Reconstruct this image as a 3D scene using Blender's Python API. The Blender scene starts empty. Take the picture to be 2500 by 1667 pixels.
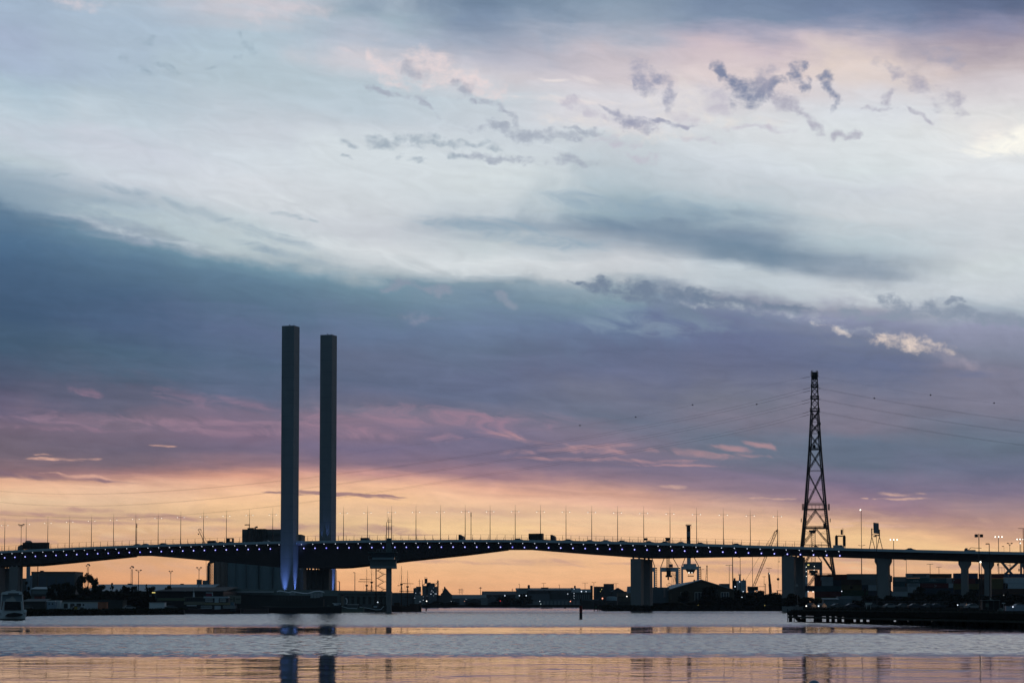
import bpy, bmesh, math, random
from mathutils import Vector, Matrix
R = math.radians
random.seed(7)
scene = bpy.context.scene
COL = scene.collection

# ---------------------------------------------------------------- camera
F = 5200.0; CX = 1250.0; CY = 833.5; HOR = 1470.0; CAMZ = 4.0; PITCH = R(3.2)
cd = bpy.data.cameras.new('camera'); cam = bpy.data.objects.new('camera', cd); COL.objects.link(cam)
cam.location = (0, 0, CAMZ); cam.rotation_euler = (R(90) + PITCH, 0, 0)
cd.sensor_width = 36.0; cd.lens = F / 2500 * 36.0
SH = (HOR - CY) - F * math.tan(PITCH)
cd.shift_y = SH / 2500.0
cd.clip_start = 1.0; cd.clip_end = 20000
scene.camera = cam
scene.render.resolution_x = 1024; scene.render.resolution_y = 682

def ray(px, py):
    """direction from the camera for a point measured in the photograph"""
    a = (px - CX) / F; b = (CY - py + SH) / F
    c, s = math.cos(PITCH), math.sin(PITCH)
    return Vector((a, c - b * s, s + b * c))
def W(px, py, D):
    d = ray(px, py); t = D / d.y
    return Vector((d.x * t, D, CAMZ + d.z * t))
def wy(py, D, px=1250): return W(px, py, D).z
def wx(px, D, py=1450): return W(px, py, D).x
def shore(px, py):
    """where the sight line meets the water"""
    d = ray(px, py); t = -CAMZ / d.z
    return Vector((d.x * t, d.y * t, 0))

# ---------------------------------------------------------------- sky
world = bpy.data.worlds.new('World'); scene.world = world; world.use_nodes = True
nt = world.node_tree; nt.nodes.clear()
def N(t, tree=None, **kw):
    n = (tree or nt).nodes.new(t)
    for k, v in kw.items(): setattr(n, k, v)
    return n
def L(a, b, tree=None): (tree or nt).links.new(a, b)
def setin(sock, v, tree=None):
    if isinstance(v, bpy.types.NodeSocket): L(v, sock, tree)
    else: sock.default_value = v
def M(op, a, b=None, c=None, clamp=False, tree=None):
    n = N('ShaderNodeMath', tree, operation=op, use_clamp=clamp)
    setin(n.inputs[0], a, tree)
    if b is not None: setin(n.inputs[1], b, tree)
    if c is not None: setin(n.inputs[2], c, tree)
    return n.outputs[0]
def MR(v, a, b, c=0.0, d=1.0, smooth=False, tree=None):
    n = N('ShaderNodeMapRange', tree, interpolation_type='SMOOTHSTEP' if smooth else 'LINEAR')
    setin(n.inputs[0], v, tree)
    for i, q in enumerate((a, b, c, d)): setin(n.inputs[1 + i], q, tree)
    return n.outputs[0]
def lin(c): return tuple(((v / 255) / 12.92 if v / 255 < .04045 else ((v / 255 + .055) / 1.055) ** 2.4) for v in c) + (1.0,)
def MIX(f, a, b, tree=None, blend='MIX'):
    n = N('ShaderNodeMix', tree, data_type='RGBA', blend_type=blend)
    setin(n.inputs[0], f, tree); setin(n.inputs[6], a, tree); setin(n.inputs[7], b, tree)
    return n.outputs[2]
def NOISE(vec, scale, detail, rough=.55, dist=0.0, dims='2D', tree=None):
    n = N('ShaderNodeTexNoise', tree, noise_dimensions=dims)
    L(vec, n.inputs['Vector'], tree)
    n.inputs['Scale'].default_value = scale; n.inputs['Detail'].default_value = detail
    n.inputs['Roughness'].default_value = rough; n.inputs['Distortion'].default_value = dist
    return n.outputs['Fac']
def XYZ(x, y, z=0.0, tree=None):
    n = N('ShaderNodeCombineXYZ', tree)
    setin(n.inputs[0], x, tree); setin(n.inputs[1], y, tree); setin(n.inputs[2], z, tree)
    return n.outputs[0]
def skyxy(px, py):
    d = ray(px, py).normalized()
    return 1250 + F * math.atan2(d.x, d.y), HOR - F * math.asin(d.z)
def sy(py): return skyxy(1250, py)[1]

tc = N('ShaderNodeTexCoord'); sep = N('ShaderNodeSeparateXYZ'); L(tc.outputs['Generated'], sep.inputs[0])
DX, DY, DZ = sep.outputs
AZ = M('ARCTAN2', DX, DY)
EL = M('ARCSINE', DZ)
U = M('MULTIPLY_ADD', AZ, F, 1250.0)
V = M('MULTIPLY_ADD', EL, -F, HOR)
P0 = XYZ(U, V)
# cloud textures (azimuth / elevation space)
Vs = M('MULTIPLY_ADD', U, -0.15, V)                    # streaks fall to the right
streakA = NOISE(XYZ(M('MULTIPLY', U, .0016), M('MULTIPLY', Vs, .0085)), 1.0, 6, .55, .3)
Vs2 = M('MULTIPLY_ADD', U, -0.03, V)
streakB = NOISE(XYZ(M('MULTIPLY', U, .0042), M('MULTIPLY', Vs2, .034)), 1.0, 6, .6, .4)
billow = NOISE(P0, .006, 9, .6, .2)
fine = NOISE(P0, .026, 8, .62, .35)
wisp = NOISE(XYZ(M('MULTIPLY', U, .009), M('MULTIPLY', Vs, .03)), 1.0, 8, .62, .8)
# warped height
low = MR(V, 1000.0, 1150.0, 1.0, .22)
wv = M('MULTIPLY', M('SUBTRACT', streakA, .5), 110.0)
wv = M('MULTIPLY_ADD', M('SUBTRACT', billow, .5), 50.0, wv)
wv = M('MULTIPLY', wv, low)
wv = M('MULTIPLY_ADD', M('SUBTRACT', streakB, .5), 26.0, wv)
Vw = M('ADD', V, wv)
Uw = M('MULTIPLY_ADD', M('SUBTRACT', billow, .5), 260.0, U)

XS = [0, 300, 600, 900, 1200, 1500, 1800, 2100, 2400]
EA = [535, 580, 640, 682, 690, 698, 715, 755, 768]       # upper edge of the blue bank
EB = [1172, 1172, 1160, 1158, 1180, 1212, 1245, 1275, 1318]   # where the orange band begins
def ramp_of(vals, xs=XS, x0=-300., x1=2800., scale=2000.):
    n = N('ShaderNodeFloatCurve'); c = n.mapping.curves[0]
    n.mapping.extend = 'HORIZONTAL'
    while len(c.points) > 2: c.points.remove(c.points[1])
    c.points[0].location = ((xs[0] - x0) / (x1 - x0), vals[0] / scale)
    c.points[1].location = ((xs[-1] - x0) / (x1 - x0), vals[-1] / scale)
    for x, v in list(zip(xs, vals))[1:-1]: c.points.new((x - x0) / (x1 - x0), v / scale)
    n.mapping.update()
    L(MR(U, x0, x1), n.inputs['Value'])
    return M('MULTIPLY', n.outputs[0], scale)
EAn = [sy(v) for v in EA]; EBn = [sy(v) for v in EB]
eA = ramp_of(EAn); eB = ramp_of(EBn)
TA, TB = 690.0, 1180.0; T0 = sy(0)
t1 = MR(Vw, T0, eA, 0., TA)
t2 = MR(Vw, eA, eB, 0., TB - TA)
t3 = MR(Vw, eB, HOR, 0., HOR - TB)
T = M('ADD', M('ADD', t1, t2), t3)
T = M('DIVIDE', T, HOR)
COLS = [
 # x = 0
 [(0,160,178,200),(60,166,184,205),(120,166,180,203),(180,168,184,205),(240,176,196,210),(300,192,207,218),(360,197,206,217),(400,190,204,212),(430,165,182,196),(480,150,170,188),(515,138,160,178),(550,98,126,151),(600,82,113,143),(660,74,102,132),(720,70,95,124),(780,66,90,118),(840,70,93,117),(900,76,89,113),(940,81,89,113),(980,95,93,117),(1020,109,101,124),(1040,121,106,124),(1080,115,103,118),(1120,118,105,118),(1150,136,111,118),(1165,130,105,118),(1180,236,183,151),(1205,238,191,155),(1230,238,202,165),(1262,220,178,146),(1310,230,183,141),(1400,223,165,120),(1470,220,154,113)],
 [(0,175,190,205),(60,172,190,208),(120,173,190,207),(180,175,192,208),(240,182,198,210),(300,195,208,218),(360,202,208,219),(420,206,214,223),(450,201,208,217),(480,175,190,200),(520,165,182,195),(545,182,198,206),(570,150,165,182),(592,108,139,160),(640,92,121,147),(700,84,111,137),(760,76,101,130),(820,78,98,128),(880,78,101,124),(920,82,101,124),(960,95,99,121),(1000,102,103,124),(1030,124,111,128),(1060,121,108,126),(1100,112,103,121),(1140,126,109,121),(1160,165,125,125),(1175,203,154,137),(1195,243,197,165),(1225,240,200,165),(1262,220,183,146),(1310,230,183,141),(1470,223,156,111)],
 [(0,190,200,212),(30,203,200,208),(80,178,195,208),(140,180,198,210),(200,182,198,208),(260,190,202,212),(320,201,208,217),(380,210,218,225),(450,214,219,225),(510,208,214,220),(560,195,207,213),(600,190,203,208),(625,165,180,189),(650,115,146,165),(700,98,126,149),(760,90,115,139),(820,94,110,141),(880,90,109,135),(940,93,107,133),(980,98,109,135),(1020,122,111,132),(1060,132,113,135),(1100,118,107,129),(1140,158,124,129),(1165,218,159,137),(1200,248,197,160),(1235,248,202,155),(1270,233,193,151),(1310,238,188,141),(1400,243,181,130),(1470,234,165,119)],
 [(0,165,180,195),(50,160,178,192),(100,180,190,205),(150,208,205,212),(200,185,200,210),(260,192,205,215),(320,201,209,217),(380,214,222,227),(440,211,218,223),(500,208,214,219),(550,201,206,213),(600,214,219,223),(640,201,208,213),(670,165,180,189),(700,115,144,162),(750,104,128,149),(800,102,120,149),(860,102,113,139),(920,96,107,133),(960,103,109,135),(1000,119,117,137),(1040,138,120,139),(1090,119,109,135),(1130,140,118,135),(1155,200,150,145),(1180,246,193,158),(1215,248,200,155),(1250,236,194,155),(1290,246,207,155),(1350,243,193,146),(1400,243,185,135),(1470,234,167,120)],
 [(0,118,138,162),(50,135,152,175),(100,160,170,188),(150,190,190,202),(190,210,206,212),(240,200,210,218),(300,201,209,217),(360,206,214,221),(420,214,222,225),(480,214,222,225),(520,197,206,213),(550,165,179,192),(590,195,205,210),(640,218,224,227),(675,197,204,209),(700,135,157,173),(750,115,138,159),(800,110,128,157),(850,102,117,142),(910,104,113,141),(960,104,113,139),(1010,118,118,139),(1050,129,120,142),(1090,118,113,139),(1130,127,113,135),(1160,165,130,140),(1190,233,178,153),(1220,246,197,162),(1250,234,193,158),(1285,248,207,155),(1350,243,197,153),(1400,243,188,141),(1470,236,171,126)],
 [(0,140,158,178),(50,148,162,180),(90,175,180,195),(130,200,192,200),(180,212,203,208),(240,218,216,222),(300,218,216,221),(350,208,214,220),(400,197,206,213),(440,182,198,206),(480,168,186,196),(520,155,176,188),(560,140,157,175),(600,168,179,191),(650,208,212,217),(680,201,206,211),(715,150,167,179),(760,127,151,167),(800,108,126,156),(850,102,113,142),(910,106,113,141),(960,114,118,139),(1020,110,118,139),(1060,122,118,137),(1100,132,120,139),(1140,122,113,135),(1170,150,125,138),(1200,213,164,146),(1235,238,188,162),(1265,243,202,162),(1320,246,197,153),(1400,243,188,141),(1470,234,171,128)],
 [(0,120,138,165),(50,128,145,170),(90,165,165,185),(130,205,190,198),(180,222,208,208),(240,215,210,215),(300,218,220,223),(360,214,220,225),(420,211,218,225),(470,198,206,213),(510,175,192,202),(550,140,157,175),(600,125,146,165),(640,140,157,173),(670,195,205,212),(700,190,200,208),(730,140,148,167),(770,127,138,162),(820,108,118,151),(870,104,111,139),(930,110,115,139),(980,119,122,139),(1030,125,122,139),(1080,110,120,139),(1120,110,118,137),(1160,130,118,140),(1200,150,128,142),(1235,203,164,151),(1265,233,188,155),(1300,246,198,153),(1400,238,185,139),(1470,236,175,134)],
 [(0,108,125,155),(50,120,136,165),(90,150,155,178),(130,200,188,195),(180,225,210,205),(230,218,212,215),(290,218,222,228),(350,221,226,229),(420,216,224,227),(480,208,214,221),(540,206,212,217),(590,185,200,208),(640,155,169,183),(690,165,175,187),(730,205,212,218),(765,156,160,177),(800,139,145,171),(850,118,127,149),(900,103,113,142),(950,116,120,142),(1000,127,124,142),(1050,127,122,139),(1090,102,115,135),(1140,106,117,137),(1190,125,115,140),(1235,160,130,142),(1265,194,154,139),(1290,233,188,146),(1320,248,204,151),(1400,236,181,141),(1470,233,175,137)],
 [(0,95,108,138),(50,105,118,148),(90,140,142,168),(140,166,156,170),(190,196,184,188),(240,215,208,212),(300,221,219,221),(350,228,228,227),(420,226,230,233),(490,221,224,227),(560,211,216,221),(620,204,210,215),(670,206,214,217),(730,205,212,218),(770,166,178,190),(820,149,153,177),(880,127,133,153),(940,127,127,147),(1000,125,124,142),(1050,113,120,139),(1100,104,117,135),(1160,110,114,138),(1210,132,120,142),(1250,165,138,142),(1290,189,149,137),(1315,213,168,139),(1335,238,188,146),(1350,248,202,151),(1400,238,185,141),(1470,234,177,137)],
]
def tmap(v, i):
    ea, eb = EAn[i], EBn[i]; v = sy(v)
    if v < ea: t = (v - T0) / (ea - T0) * TA
    elif v < eb: t = TA + (v - ea) / (eb - ea) * (TB - TA)
    else: t = TB + (v - eb) / (HOR - eb) * (HOR - TB)
    return max(0, min(1, t / HOR))
skycol = None
for i, stops in enumerate(COLS):
    stops = stops[:32] if len(stops) <= 32 else stops[:9] + stops[10:]
    r = N('ShaderNodeValToRGB'); cr = r.color_ramp; cr.interpolation = 'LINEAR'
    cr.elements[0].position = tmap(stops[0][0], i); cr.elements[0].color = lin(stops[0][1:])
    cr.elements[1].position = tmap(stops[-1][0], i); cr.elements[1].color = lin(stops[-1][1:])
    for s in stops[1:-1]:
        e = cr.elements.new(tmap(s[0], i)); e.color = lin(s[1:])
    L(T, r.inputs[0])
    if skycol is None: skycol = r.outputs[0]
    else: skycol = MIX(MR(Uw, float(XS[i - 1]), float(XS[i]), smooth=True), skycol, r.outputs[0])

# overall small scale variation
det = M('ADD', M('MULTIPLY', M('SUBTRACT', streakB, .5), MR(V, 600., 980., .10, .34)), M('MULTIPLY', M('SUBTRACT', wisp, .5), .22))
det = M('ADD', det, 1.0)
vm = N('ShaderNodeVectorMath', operation='SCALE'); L(skycol, vm.inputs[0]); L(det, vm.inputs['Scale'])
skycol = vm.outputs[0]
nrm = lambda n, a=.3, b=.7: MR(n, a, b)
fine2 = NOISE(XYZ(M('MULTIPLY', U, .020), M('MULTIPLY', Vs2, .032)), 1.0, 10, .68, .15)
fineN, wispN, billowN, streakN = nrm(fine2, .30, .70), nrm(wisp, .32, .68), nrm(billow), nrm(streakA)
micro = nrm(NOISE(P0, .07, 6, .6, .3), .32, .68)
nz2 = N('ShaderNodeTexNoise', noise_dimensions='2D'); L(P0, nz2.inputs['Vector']); nz2.inputs['Scale'].default_value = .014; nz2.inputs['Detail'].default_value = 5
wv3 = N('ShaderNodeVectorMath', operation='SUBTRACT'); L(nz2.outputs['Color'], wv3.inputs[0]); wv3.inputs[1].default_value = (.5, .5, .5)
wv4 = N('ShaderNodeVectorMath', operation='MULTIPLY_ADD'); L(wv3.outputs[0], wv4.inputs[0]); wv4.inputs[1].default_value = (95, 60, 0); L(P0, wv4.inputs[2])
PW = wv4.outputs[0]                    # torn
wv5 = N('ShaderNodeVectorMath', operation='MULTIPLY_ADD'); L(wv3.outputs[0], wv5.inputs[0]); wv5.inputs[1].default_value = (110, 12, 0); L(P0, wv5.inputs[2])
PS = wv5.outputs[0]                    # drawn out
# one ellipse: min(distance so far, distance to this ellipse)
eg = bpy.data.node_groups.new('ellipse', 'ShaderNodeTree')
for nm, ty in (('P','NodeSocketVector'),('A','NodeSocketVector'),('B','NodeSocketVector'),('O','NodeSocketVector'),('Acc','NodeSocketFloat')):
    eg.interface.new_socket(nm, in_out='INPUT', socket_type=ty)
eg.interface.new_socket('Acc', in_out='OUTPUT', socket_type='NodeSocketFloat')
gi = N('NodeGroupInput', eg); go = N('NodeGroupOutput', eg)
q1 = N('ShaderNodeVectorMath', eg, operation='SUBTRACT'); L(gi.outputs[0], q1.inputs[0], eg); L(gi.outputs[3], q1.inputs[1], eg)
qd = []
for i_ in (1, 2):
    q2 = N('ShaderNodeVectorMath', eg, operation='DOT_PRODUCT'); L(q1.outputs[0], q2.inputs[0], eg); L(gi.outputs[i_], q2.inputs[1], eg); qd.append(q2.outputs['Value'])
q3 = M('MULTIPLY_ADD', qd[0], qd[0], M('MULTIPLY', qd[1], qd[1], tree=eg), tree=eg)
L(M('MINIMUM', gi.outputs[4], q3, tree=eg), go.inputs[0], eg)
base = None
skyparts = []
def region():
    """start a new part of the sky from the plain gradient"""
    global skycol
    skyparts.append(skycol); skycol = base
LOWSOFT = 1.0
def clouds(ells, col, op=1.0, noise=None, k=1.5, soft=.9, bias=0.0, warp='torn'):
    """a set of ellipses in azimuth / elevation, merged and broken up by noise"""
    global skycol
    q = N('ShaderNodeVectorMath', operation='MULTIPLY_ADD')     # keeps the graph evaluated in order
    L(skycol, q.inputs[0]); q.inputs[1].default_value = (1e-7,) * 3; L({'torn': PW, 'drawn': PS, 'none': P0}[warp], q.inputs[2])
    acc = 1e6; bias += .10 if warp == 'torn' else .05
    for (px, py, rx, ry, rot) in ells:
        x, y = skyxy(px, py); c, s_ = math.cos(R(rot)), math.sin(R(rot))
        g = N('ShaderNodeGroup'); g.node_tree = eg
        L(q.outputs[0], g.inputs[0]); g.inputs[1].default_value = (c / rx, s_ / rx, 0); g.inputs[2].default_value = (-s_ / ry, c / ry, 0)
        g.inputs[3].default_value = (x, y, 0); setin(g.inputs[4], acc); acc = g.outputs[0]
    if warp == 'torn': soft *= SOFT_T
    else: soft *= SOFT_D * LOWSOFT
    n = noise or fineN
    f = M('SUBTRACT', 1.0 + bias - k * .5, acc)
    f = M('MULTIPLY_ADD', n, k, f)
    skycol = MIX(MR(f, 0.0, soft, 0.0, op, smooth=True), skycol, lin(col))
SOFT_T, SOFT_D = 2.3, 1.9
base = skycol

# -- upper sky
clouds([(1050,10,170,70,0),(1180,60,150,60,30),(900,10,120,30,0)], (108,130,160), .6, billowN, 1.4, 1.8, .2)
clouds([(1260,140,280,60,10),(1500,60,200,40,5)], (158,166,188), .55, billowN, 1.6, 1.8, .1)
clouds([(2490,5,90,60,20)], (62,74,98), .85, billowN, 1.0, 1.6)
clouds([(1720,125,260,42,6),(1580,150,120,35,0)], (206,190,198), .7, billowN, 1.5, 1.6, .1)
clouds([(2080,175,280,40,12),(2120,150,120,40,0)], (230,212,200), .95, billowN, 1.5, 1.6, .1)
clouds([(2290,155,200,42,20),(2230,120,120,30,0)], (168,160,174), .6, billowN, 1.6, 1.6)
clouds([(200,8,90,13,8),(650,34,95,24,0),(720,18,120,20,5),(845,128,30,6,5)], (218,209,215), .85, fineN, 1.6, 1.2)
clouds([(1045,158,75,38,12),(945,178,55,24,10),(915,140,18,20,60),(1150,205,120,22,14),(1080,190,90,30,0)], (234,218,218), .95, fineN, 1.6, 1.0, .3)
clouds([(1470,200,85,9,8),(1330,194,60,4,2),(1350,242,130,11,2),(1420,248,120,9,3)], (233,224,223), .85, wispN, 1.5, 1.1, .1, 'drawn')
clouds([(1640,262,120,48,8),(1760,290,160,22,6),(1440,300,150,16,4),(1560,325,140,20,4),(1690,235,60,30,30)], (233,226,222), .85, fineN, 2.0, 1.3, .05)
clouds([(2480,352,120,26,-3),(2500,335,70,30,0)], (255,252,242), 1., wispN, 1.1, 1.0, .5, 'drawn')
clouds([(2430,318,90,40,0)], (240,228,222), .5, billowN, 1.6, 1.4)
clouds([(345,90,30,10,25),(303,142,22,10,25),(395,162,42,7,18),(355,176,40,11,8),(494,159,40,6,0),(600,90,16,8,30),(622,122,18,18,40),(570,150,30,5,-10)], (148,168,184), .75, fineN, 2.0, 1.1, .0)
clouds([(920,346,50,18,-8),(1000,338,75,12,-6),(972,377,24,10,-15),(1080,350,60,10,3),(1020,390,25,9,0),(1115,380,36,10,5),(850,350,26,8,0),(1160,350,60,8,5),(840,382,20,6,0)], (160,174,187), .9, fineN, 1.8, .9, .3)
clouds([(1205,314,66,13,3),(1300,328,60,15,8),(1370,330,50,12,3),(1270,300,30,12,30),(1390,392,60,14,8),(1220,385,110,12,5),(1430,320,50,8,10),(1285,398,40,8,0)], (164,172,187), .9, fineN, 1.8, .9, .35)
clouds([(1150,230,24,26,-50),(1170,250,16,10,0),(1215,256,44,14,25),(1010,178,36,20,10),(1115,207,22,14,30),(1240,272,30,8,25),(960,225,90,10,12),(1020,250,50,10,30)], (164,170,186), .85, fineN, 1.9, .9, .25)
clouds([(1540,304,60,18,12),(1500,272,40,10,25),(1568,195,36,42,-30),(1546,210,14,24,0),(1628,220,20,46,5),(1600,300,90,8,2),(1660,305,50,8,3),(1610,190,22,20,0)], (150,154,178), .9, fineN, 1.7, .9, .35)
clouds([(1500,340,60,14,5),(1720,348,50,10,10),(1440,275,40,10,20),(1400,255,40,8,20),(1560,380,60,14,8),(1680,290,60,20,20),(1740,240,50,26,30),(1850,312,90,8,3)], (192,188,202), .8, fineN, 1.9, 1.0, .3)
clouds([(1765,172,42,14,50),(1790,205,34,30,60),(1828,225,48,32,0),(1860,225,30,10,-30),(1898,215,36,18,-35),(1935,180,16,28,-10),(1955,205,30,15,10),(1972,200,12,22,-30),(2012,185,22,14,20),(2026,215,14,46,-12)], (118,130,160), .92, fineN, 1.5, .9, .45)
clouds([(1882,112,34,42,0),(2235,100,70,60,20)], (140,146,174), .55, billowN, 1.5, 1.4, .1)
clouds([(1930,258,80,20,28),(1985,290,50,14,45),(2010,318,20,14,60),(2165,250,18,36,8),(2140,276,50,8,0),(2322,250,34,34,25),(2070,330,30,10,-15),(2240,200,60,24,40),(2190,170,50,16,20),(2300,145,50,20,20),(1870,190,40,40,0),(2245,285,40,8,40)], (166,164,182), .8, fineN, 1.9, 1.0, .3)
region()
# -- the blue bank
clouds([(1720,560,380,62,9),(1900,620,330,42,10),(1500,545,160,20,8)], (104,130,155), .95, streakN, 1.4, 1.3, .25, 'drawn')
clouds([(1190,550,220,20,3),(1560,505,250,30,6),(1330,590,200,24,6)], (146,168,185), .9, wispN, 1.5, 1.2, .2, 'drawn')
clouds([(900,615,270,24,9),(1100,655,230,18,5),(700,500,160,20,5)], (222,228,231), .7, wispN, 1.5, 1.4, .25, 'drawn')
clouds([(270,556,120,11,16),(440,592,130,10,11)], (204,214,220), .7, wispN, 1.6, 1.4, .15, 'drawn')
clouds([(150,500,260,20,12),(560,545,300,16,16),(120,462,200,12,9),(420,500,200,14,14),(700,620,180,14,12)], (146,166,182), .85, wispN, 1.5, 1.3, .2, 'drawn')
clouds([(700,524,60,7,8),(748,535,40,5,10),(40,430,60,6,-10),(130,428,40,4,-8),(40,340,8,5,0)], (160,178,190), .8, wispN, 1.5, 1.0, .1, 'drawn')
clouds([(1448,694,44,17,15),(1410,686,30,8,-10),(1570,705,64,22,10),(1640,714,50,22,5),(1700,726,75,26,12),(1810,738,110,18,10),(1900,750,100,14,8),(1590,735,120,14,12),(1660,760,120,20,20)], (116,132,154), .95, fineN, 1.7, .8, .4)
clouds([(2190,748,40,24,30),(2210,770,60,18,0),(2275,752,55,18,10),(2330,736,24,8,-10),(2345,765,60,22,0),(2420,778,80,16,5),(2480,785,60,16,0),(2120,770,100,16,5),(1230,735,34,18,30),(1060,710,50,14,10),(960,700,60,14,-5)], (140,152,170), .95, fineN, 1.8, .8, .3)
clouds([(1830,752,110,15,12),(1990,782,150,20,12),(1700,745,60,10,10),(2080,800,60,12,5)], (196,202,210), .6, fineN, 2.4, 1.2, .05)
clouds([(1560,790,220,30,5),(1420,740,140,16,8),(1300,700,160,12,3)], (150,170,182), .5, wispN, 1.8, 1.5, 0, 'drawn')
clouds([(1720,790,150,22,15),(1830,770,100,12,12),(1900,790,120,12,12),(1960,770,50,8,10)], (120,136,160), .7, fineN, 2.0, 1.2)
clouds([(2045,802,50,9,8)], (234,220,210), .75, fineN, 2.2, 1.0, .15)
clouds([(1960,822,200,16,3),(2190,884,230,24,8),(2330,905,150,16,8),(2080,850,120,12,3)], (106,116,147), .8, wispN, 1.6, 1.4, .1, 'drawn')
clouds([(2290,860,100,26,25),(2380,890,60,14,20)], (190,176,186), .65, billowN, 1.6, 1.3)
clouds([(2205,838,75,20,8),(2270,846,50,16,10),(2150,828,24,10,20)], (240,220,206), .9, fineN, 1.8, 1.0, .3)
clouds([(1000,775,50,16,3),(1055,780,40,8,5)], (142,147,169), .75, fineN, 1.8, 1.1, .1)
region()
# -- low sky
LOWSOFT = 1.15
clouds([(200,962,36,12,22),(470,975,110,18,14),(600,988,140,12,10),(760,1035,60,22,15),(1230,1035,90,26,10),(870,1045,80,9,12),(150,1047,160,7,1)], (166,130,150), .65, wispN, 2.0, 1.3, .05, 'drawn')
clouds([(395,1028,420,16,1),(650,1055,280,14,1),(1060,1015,280,28,3),(1240,1065,100,10,5),(780,1020,140,14,0),(940,1060,200,14,2)], (160,130,148), .8, wispN, 2.2, 1.3, .3, 'drawn')
clouds([(1310,1078,90,14,12),(1420,1095,170,9,-3),(1480,1103,120,7,2),(1400,1120,140,5,1),(1560,1124,100,5,3),(1620,1126,70,5,-2),(1780,1096,60,9,6),(1800,1112,120,6,3),(1870,1088,34,9,15),(1640,1135,140,3,1),(1700,1108,140,9,5)], (190,148,152), .75, wispN, 1.9, 1.2, .3, 'drawn')
clouds([(145,1120,74,5,1),(120,1111,30,3,1),(210,1166,70,7,6),(270,1171,44,6,8),(390,1088,34,3,1),(150,1156,40,4,5)], (238,184,162), .9, wispN, 1.3, .9, .15, 'drawn')
clouds([(2190,1205,62,6,3),(2200,1217,68,4,2),(1910,1217,80,4,1),(2080,1272,60,5,-4),(1625,1188,44,6,3),(2095,1216,14,2,0),(2110,1283,110,5,0)], (232,188,166), .8, wispN, 1.4, .9, .1, 'drawn')
clouds([(60,1163,180,8,2),(240,1172,90,5,3)], (128,104,118), .9, wispN, 1.0, .9, .3, 'drawn')
clouds([(120,1257,240,6,2),(420,1263,170,7,3),(100,1270,320,5,1),(560,1292,110,7,2),(650,1291,90,8,1),(30,1320,120,8,0),(200,1245,100,8,0)], (186,146,136), .95, wispN, 1.2, 1.1, .45, 'drawn')
clouds([(830,1206,130,5,4),(920,1210,70,3,3),(700,1203,60,3,3)], (168,132,130), 1., wispN, 1.0, .7, .5, 'drawn')
clouds([(890,1292,150,13,3),(760,1290,90,15,1),(980,1303,90,4,3),(840,1305,80,8,0)], (188,150,138), .95, wispN, 1.2, 1.1, .45, 'drawn')
clouds([(60,1295,220,26,0),(300,1312,230,18,0),(520,1300,120,12,0),(1130,1247,240,10,3),(1450,1310,200,8,6),(1500,1250,260,9,5),(620,1312,120,9,1),(1980,1252,220,12,1),(2300,1268,220,7,2),(420,1385,160,22,3),(1440,1352,100,4,2)], (206,166,146), .8, wispN, 1.6, 1.6, .4, 'drawn')
clouds([(1150,1372,300,5,2),(1300,1370,130,8,2),(1600,1378,160,4,2),(1770,1374,150,6,1),(1800,1392,140,9,1),(2090,1366,240,9,2),(2330,1382,220,9,2),(2300,1362,200,6,2),(1950,1384,120,5,1)], (196,154,140), .9, wispN, 1.3, 1.2, .4, 'drawn')
clouds([(180,1290,60,12,10),(250,1300,50,9,5),(350,1295,60,14,0),(1700,1280,220,5,4),(2050,1370,80,3,2),(2130,1387,140,4,2),(1320,1272,280,5,5),(1700,1384,90,4,-2),(480,1290,80,12,0)], (247,212,168), .6, wispN, 1.7, 1.3, .1, 'drawn')
region()

# outside the picture: a plain sky, darker overhead, dim and blue in the east behind the camera
up = N('ShaderNodeValToRGB'); e = up.color_ramp.elements
e[0].position = 0; e[0].color = lin((238,182,138)); e[1].position = 1; e[1].color = lin((40,52,66))
for p, c in ((.02,(240,196,150)),(.045,(190,140,140)),(.06,(116,112,140)),(.09,(112,128,154)),(.12,(196,206,214)),(.16,(180,188,200)),(.185,(136,152,176)),(.24,(118,140,164)),(.4,(96,114,136)),(.6,(68,84,104))):
    x = e.new(p); x.color = lin(c)
L(MR(EL, R(0), R(90)), up.inputs[0])
ns = N('ShaderNodeTexSky', sky_type='NISHITA'); ns.sun_disc = False; ns.sun_elevation = R(1.0); ns.sun_rotation = R(38)
ns.air_density = 1.2; ns.dust_density = 2.0; ns.ozone_density = 3.0
nsv = N('ShaderNodeVectorMath', operation='SCALE'); L(ns.outputs[0], nsv.inputs[0]); nsv.inputs['Scale'].default_value = .02
east = MIX(1.0, nsv.outputs[0], (.064, .115, .16, 1.0), blend='ADD')
outside = MIX(MR(M('COSINE', AZ), .85, .1, 0., 1., smooth=True), up.outputs[0], east)
def BG(c):
    b_ = N('ShaderNodeBackground'); L(c, b_.inputs['Color']); b_.inputs['Strength'].default_value = 1.0; return b_.outputs[0]
def MS(f, a, b_):
    m = N('ShaderNodeMixShader'); setin(m.inputs[0], f); L(a, m.inputs[1]); L(b_, m.inputs[2]); return m.outputs[0]
sh = MS(M('GREATER_THAN', V, sy(935)), MS(M('GREATER_THAN', V, sy(416)), BG(skyparts[0]), BG(skyparts[1])), BG(skyparts[2]))
of = M('MAXIMUM', MR(EL, R(16.0), R(19), smooth=True), MR(M('COSINE', AZ), math.cos(R(16)), math.cos(R(22)), smooth=True))
sh = MS(of, sh, BG(outside))
wo = N('ShaderNodeOutputWorld'); L(sh, wo.inputs['Surface'])
world.cycles.sampling_method = 'MANUAL'; world.cycles.sample_map_resolution = 1024

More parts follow.
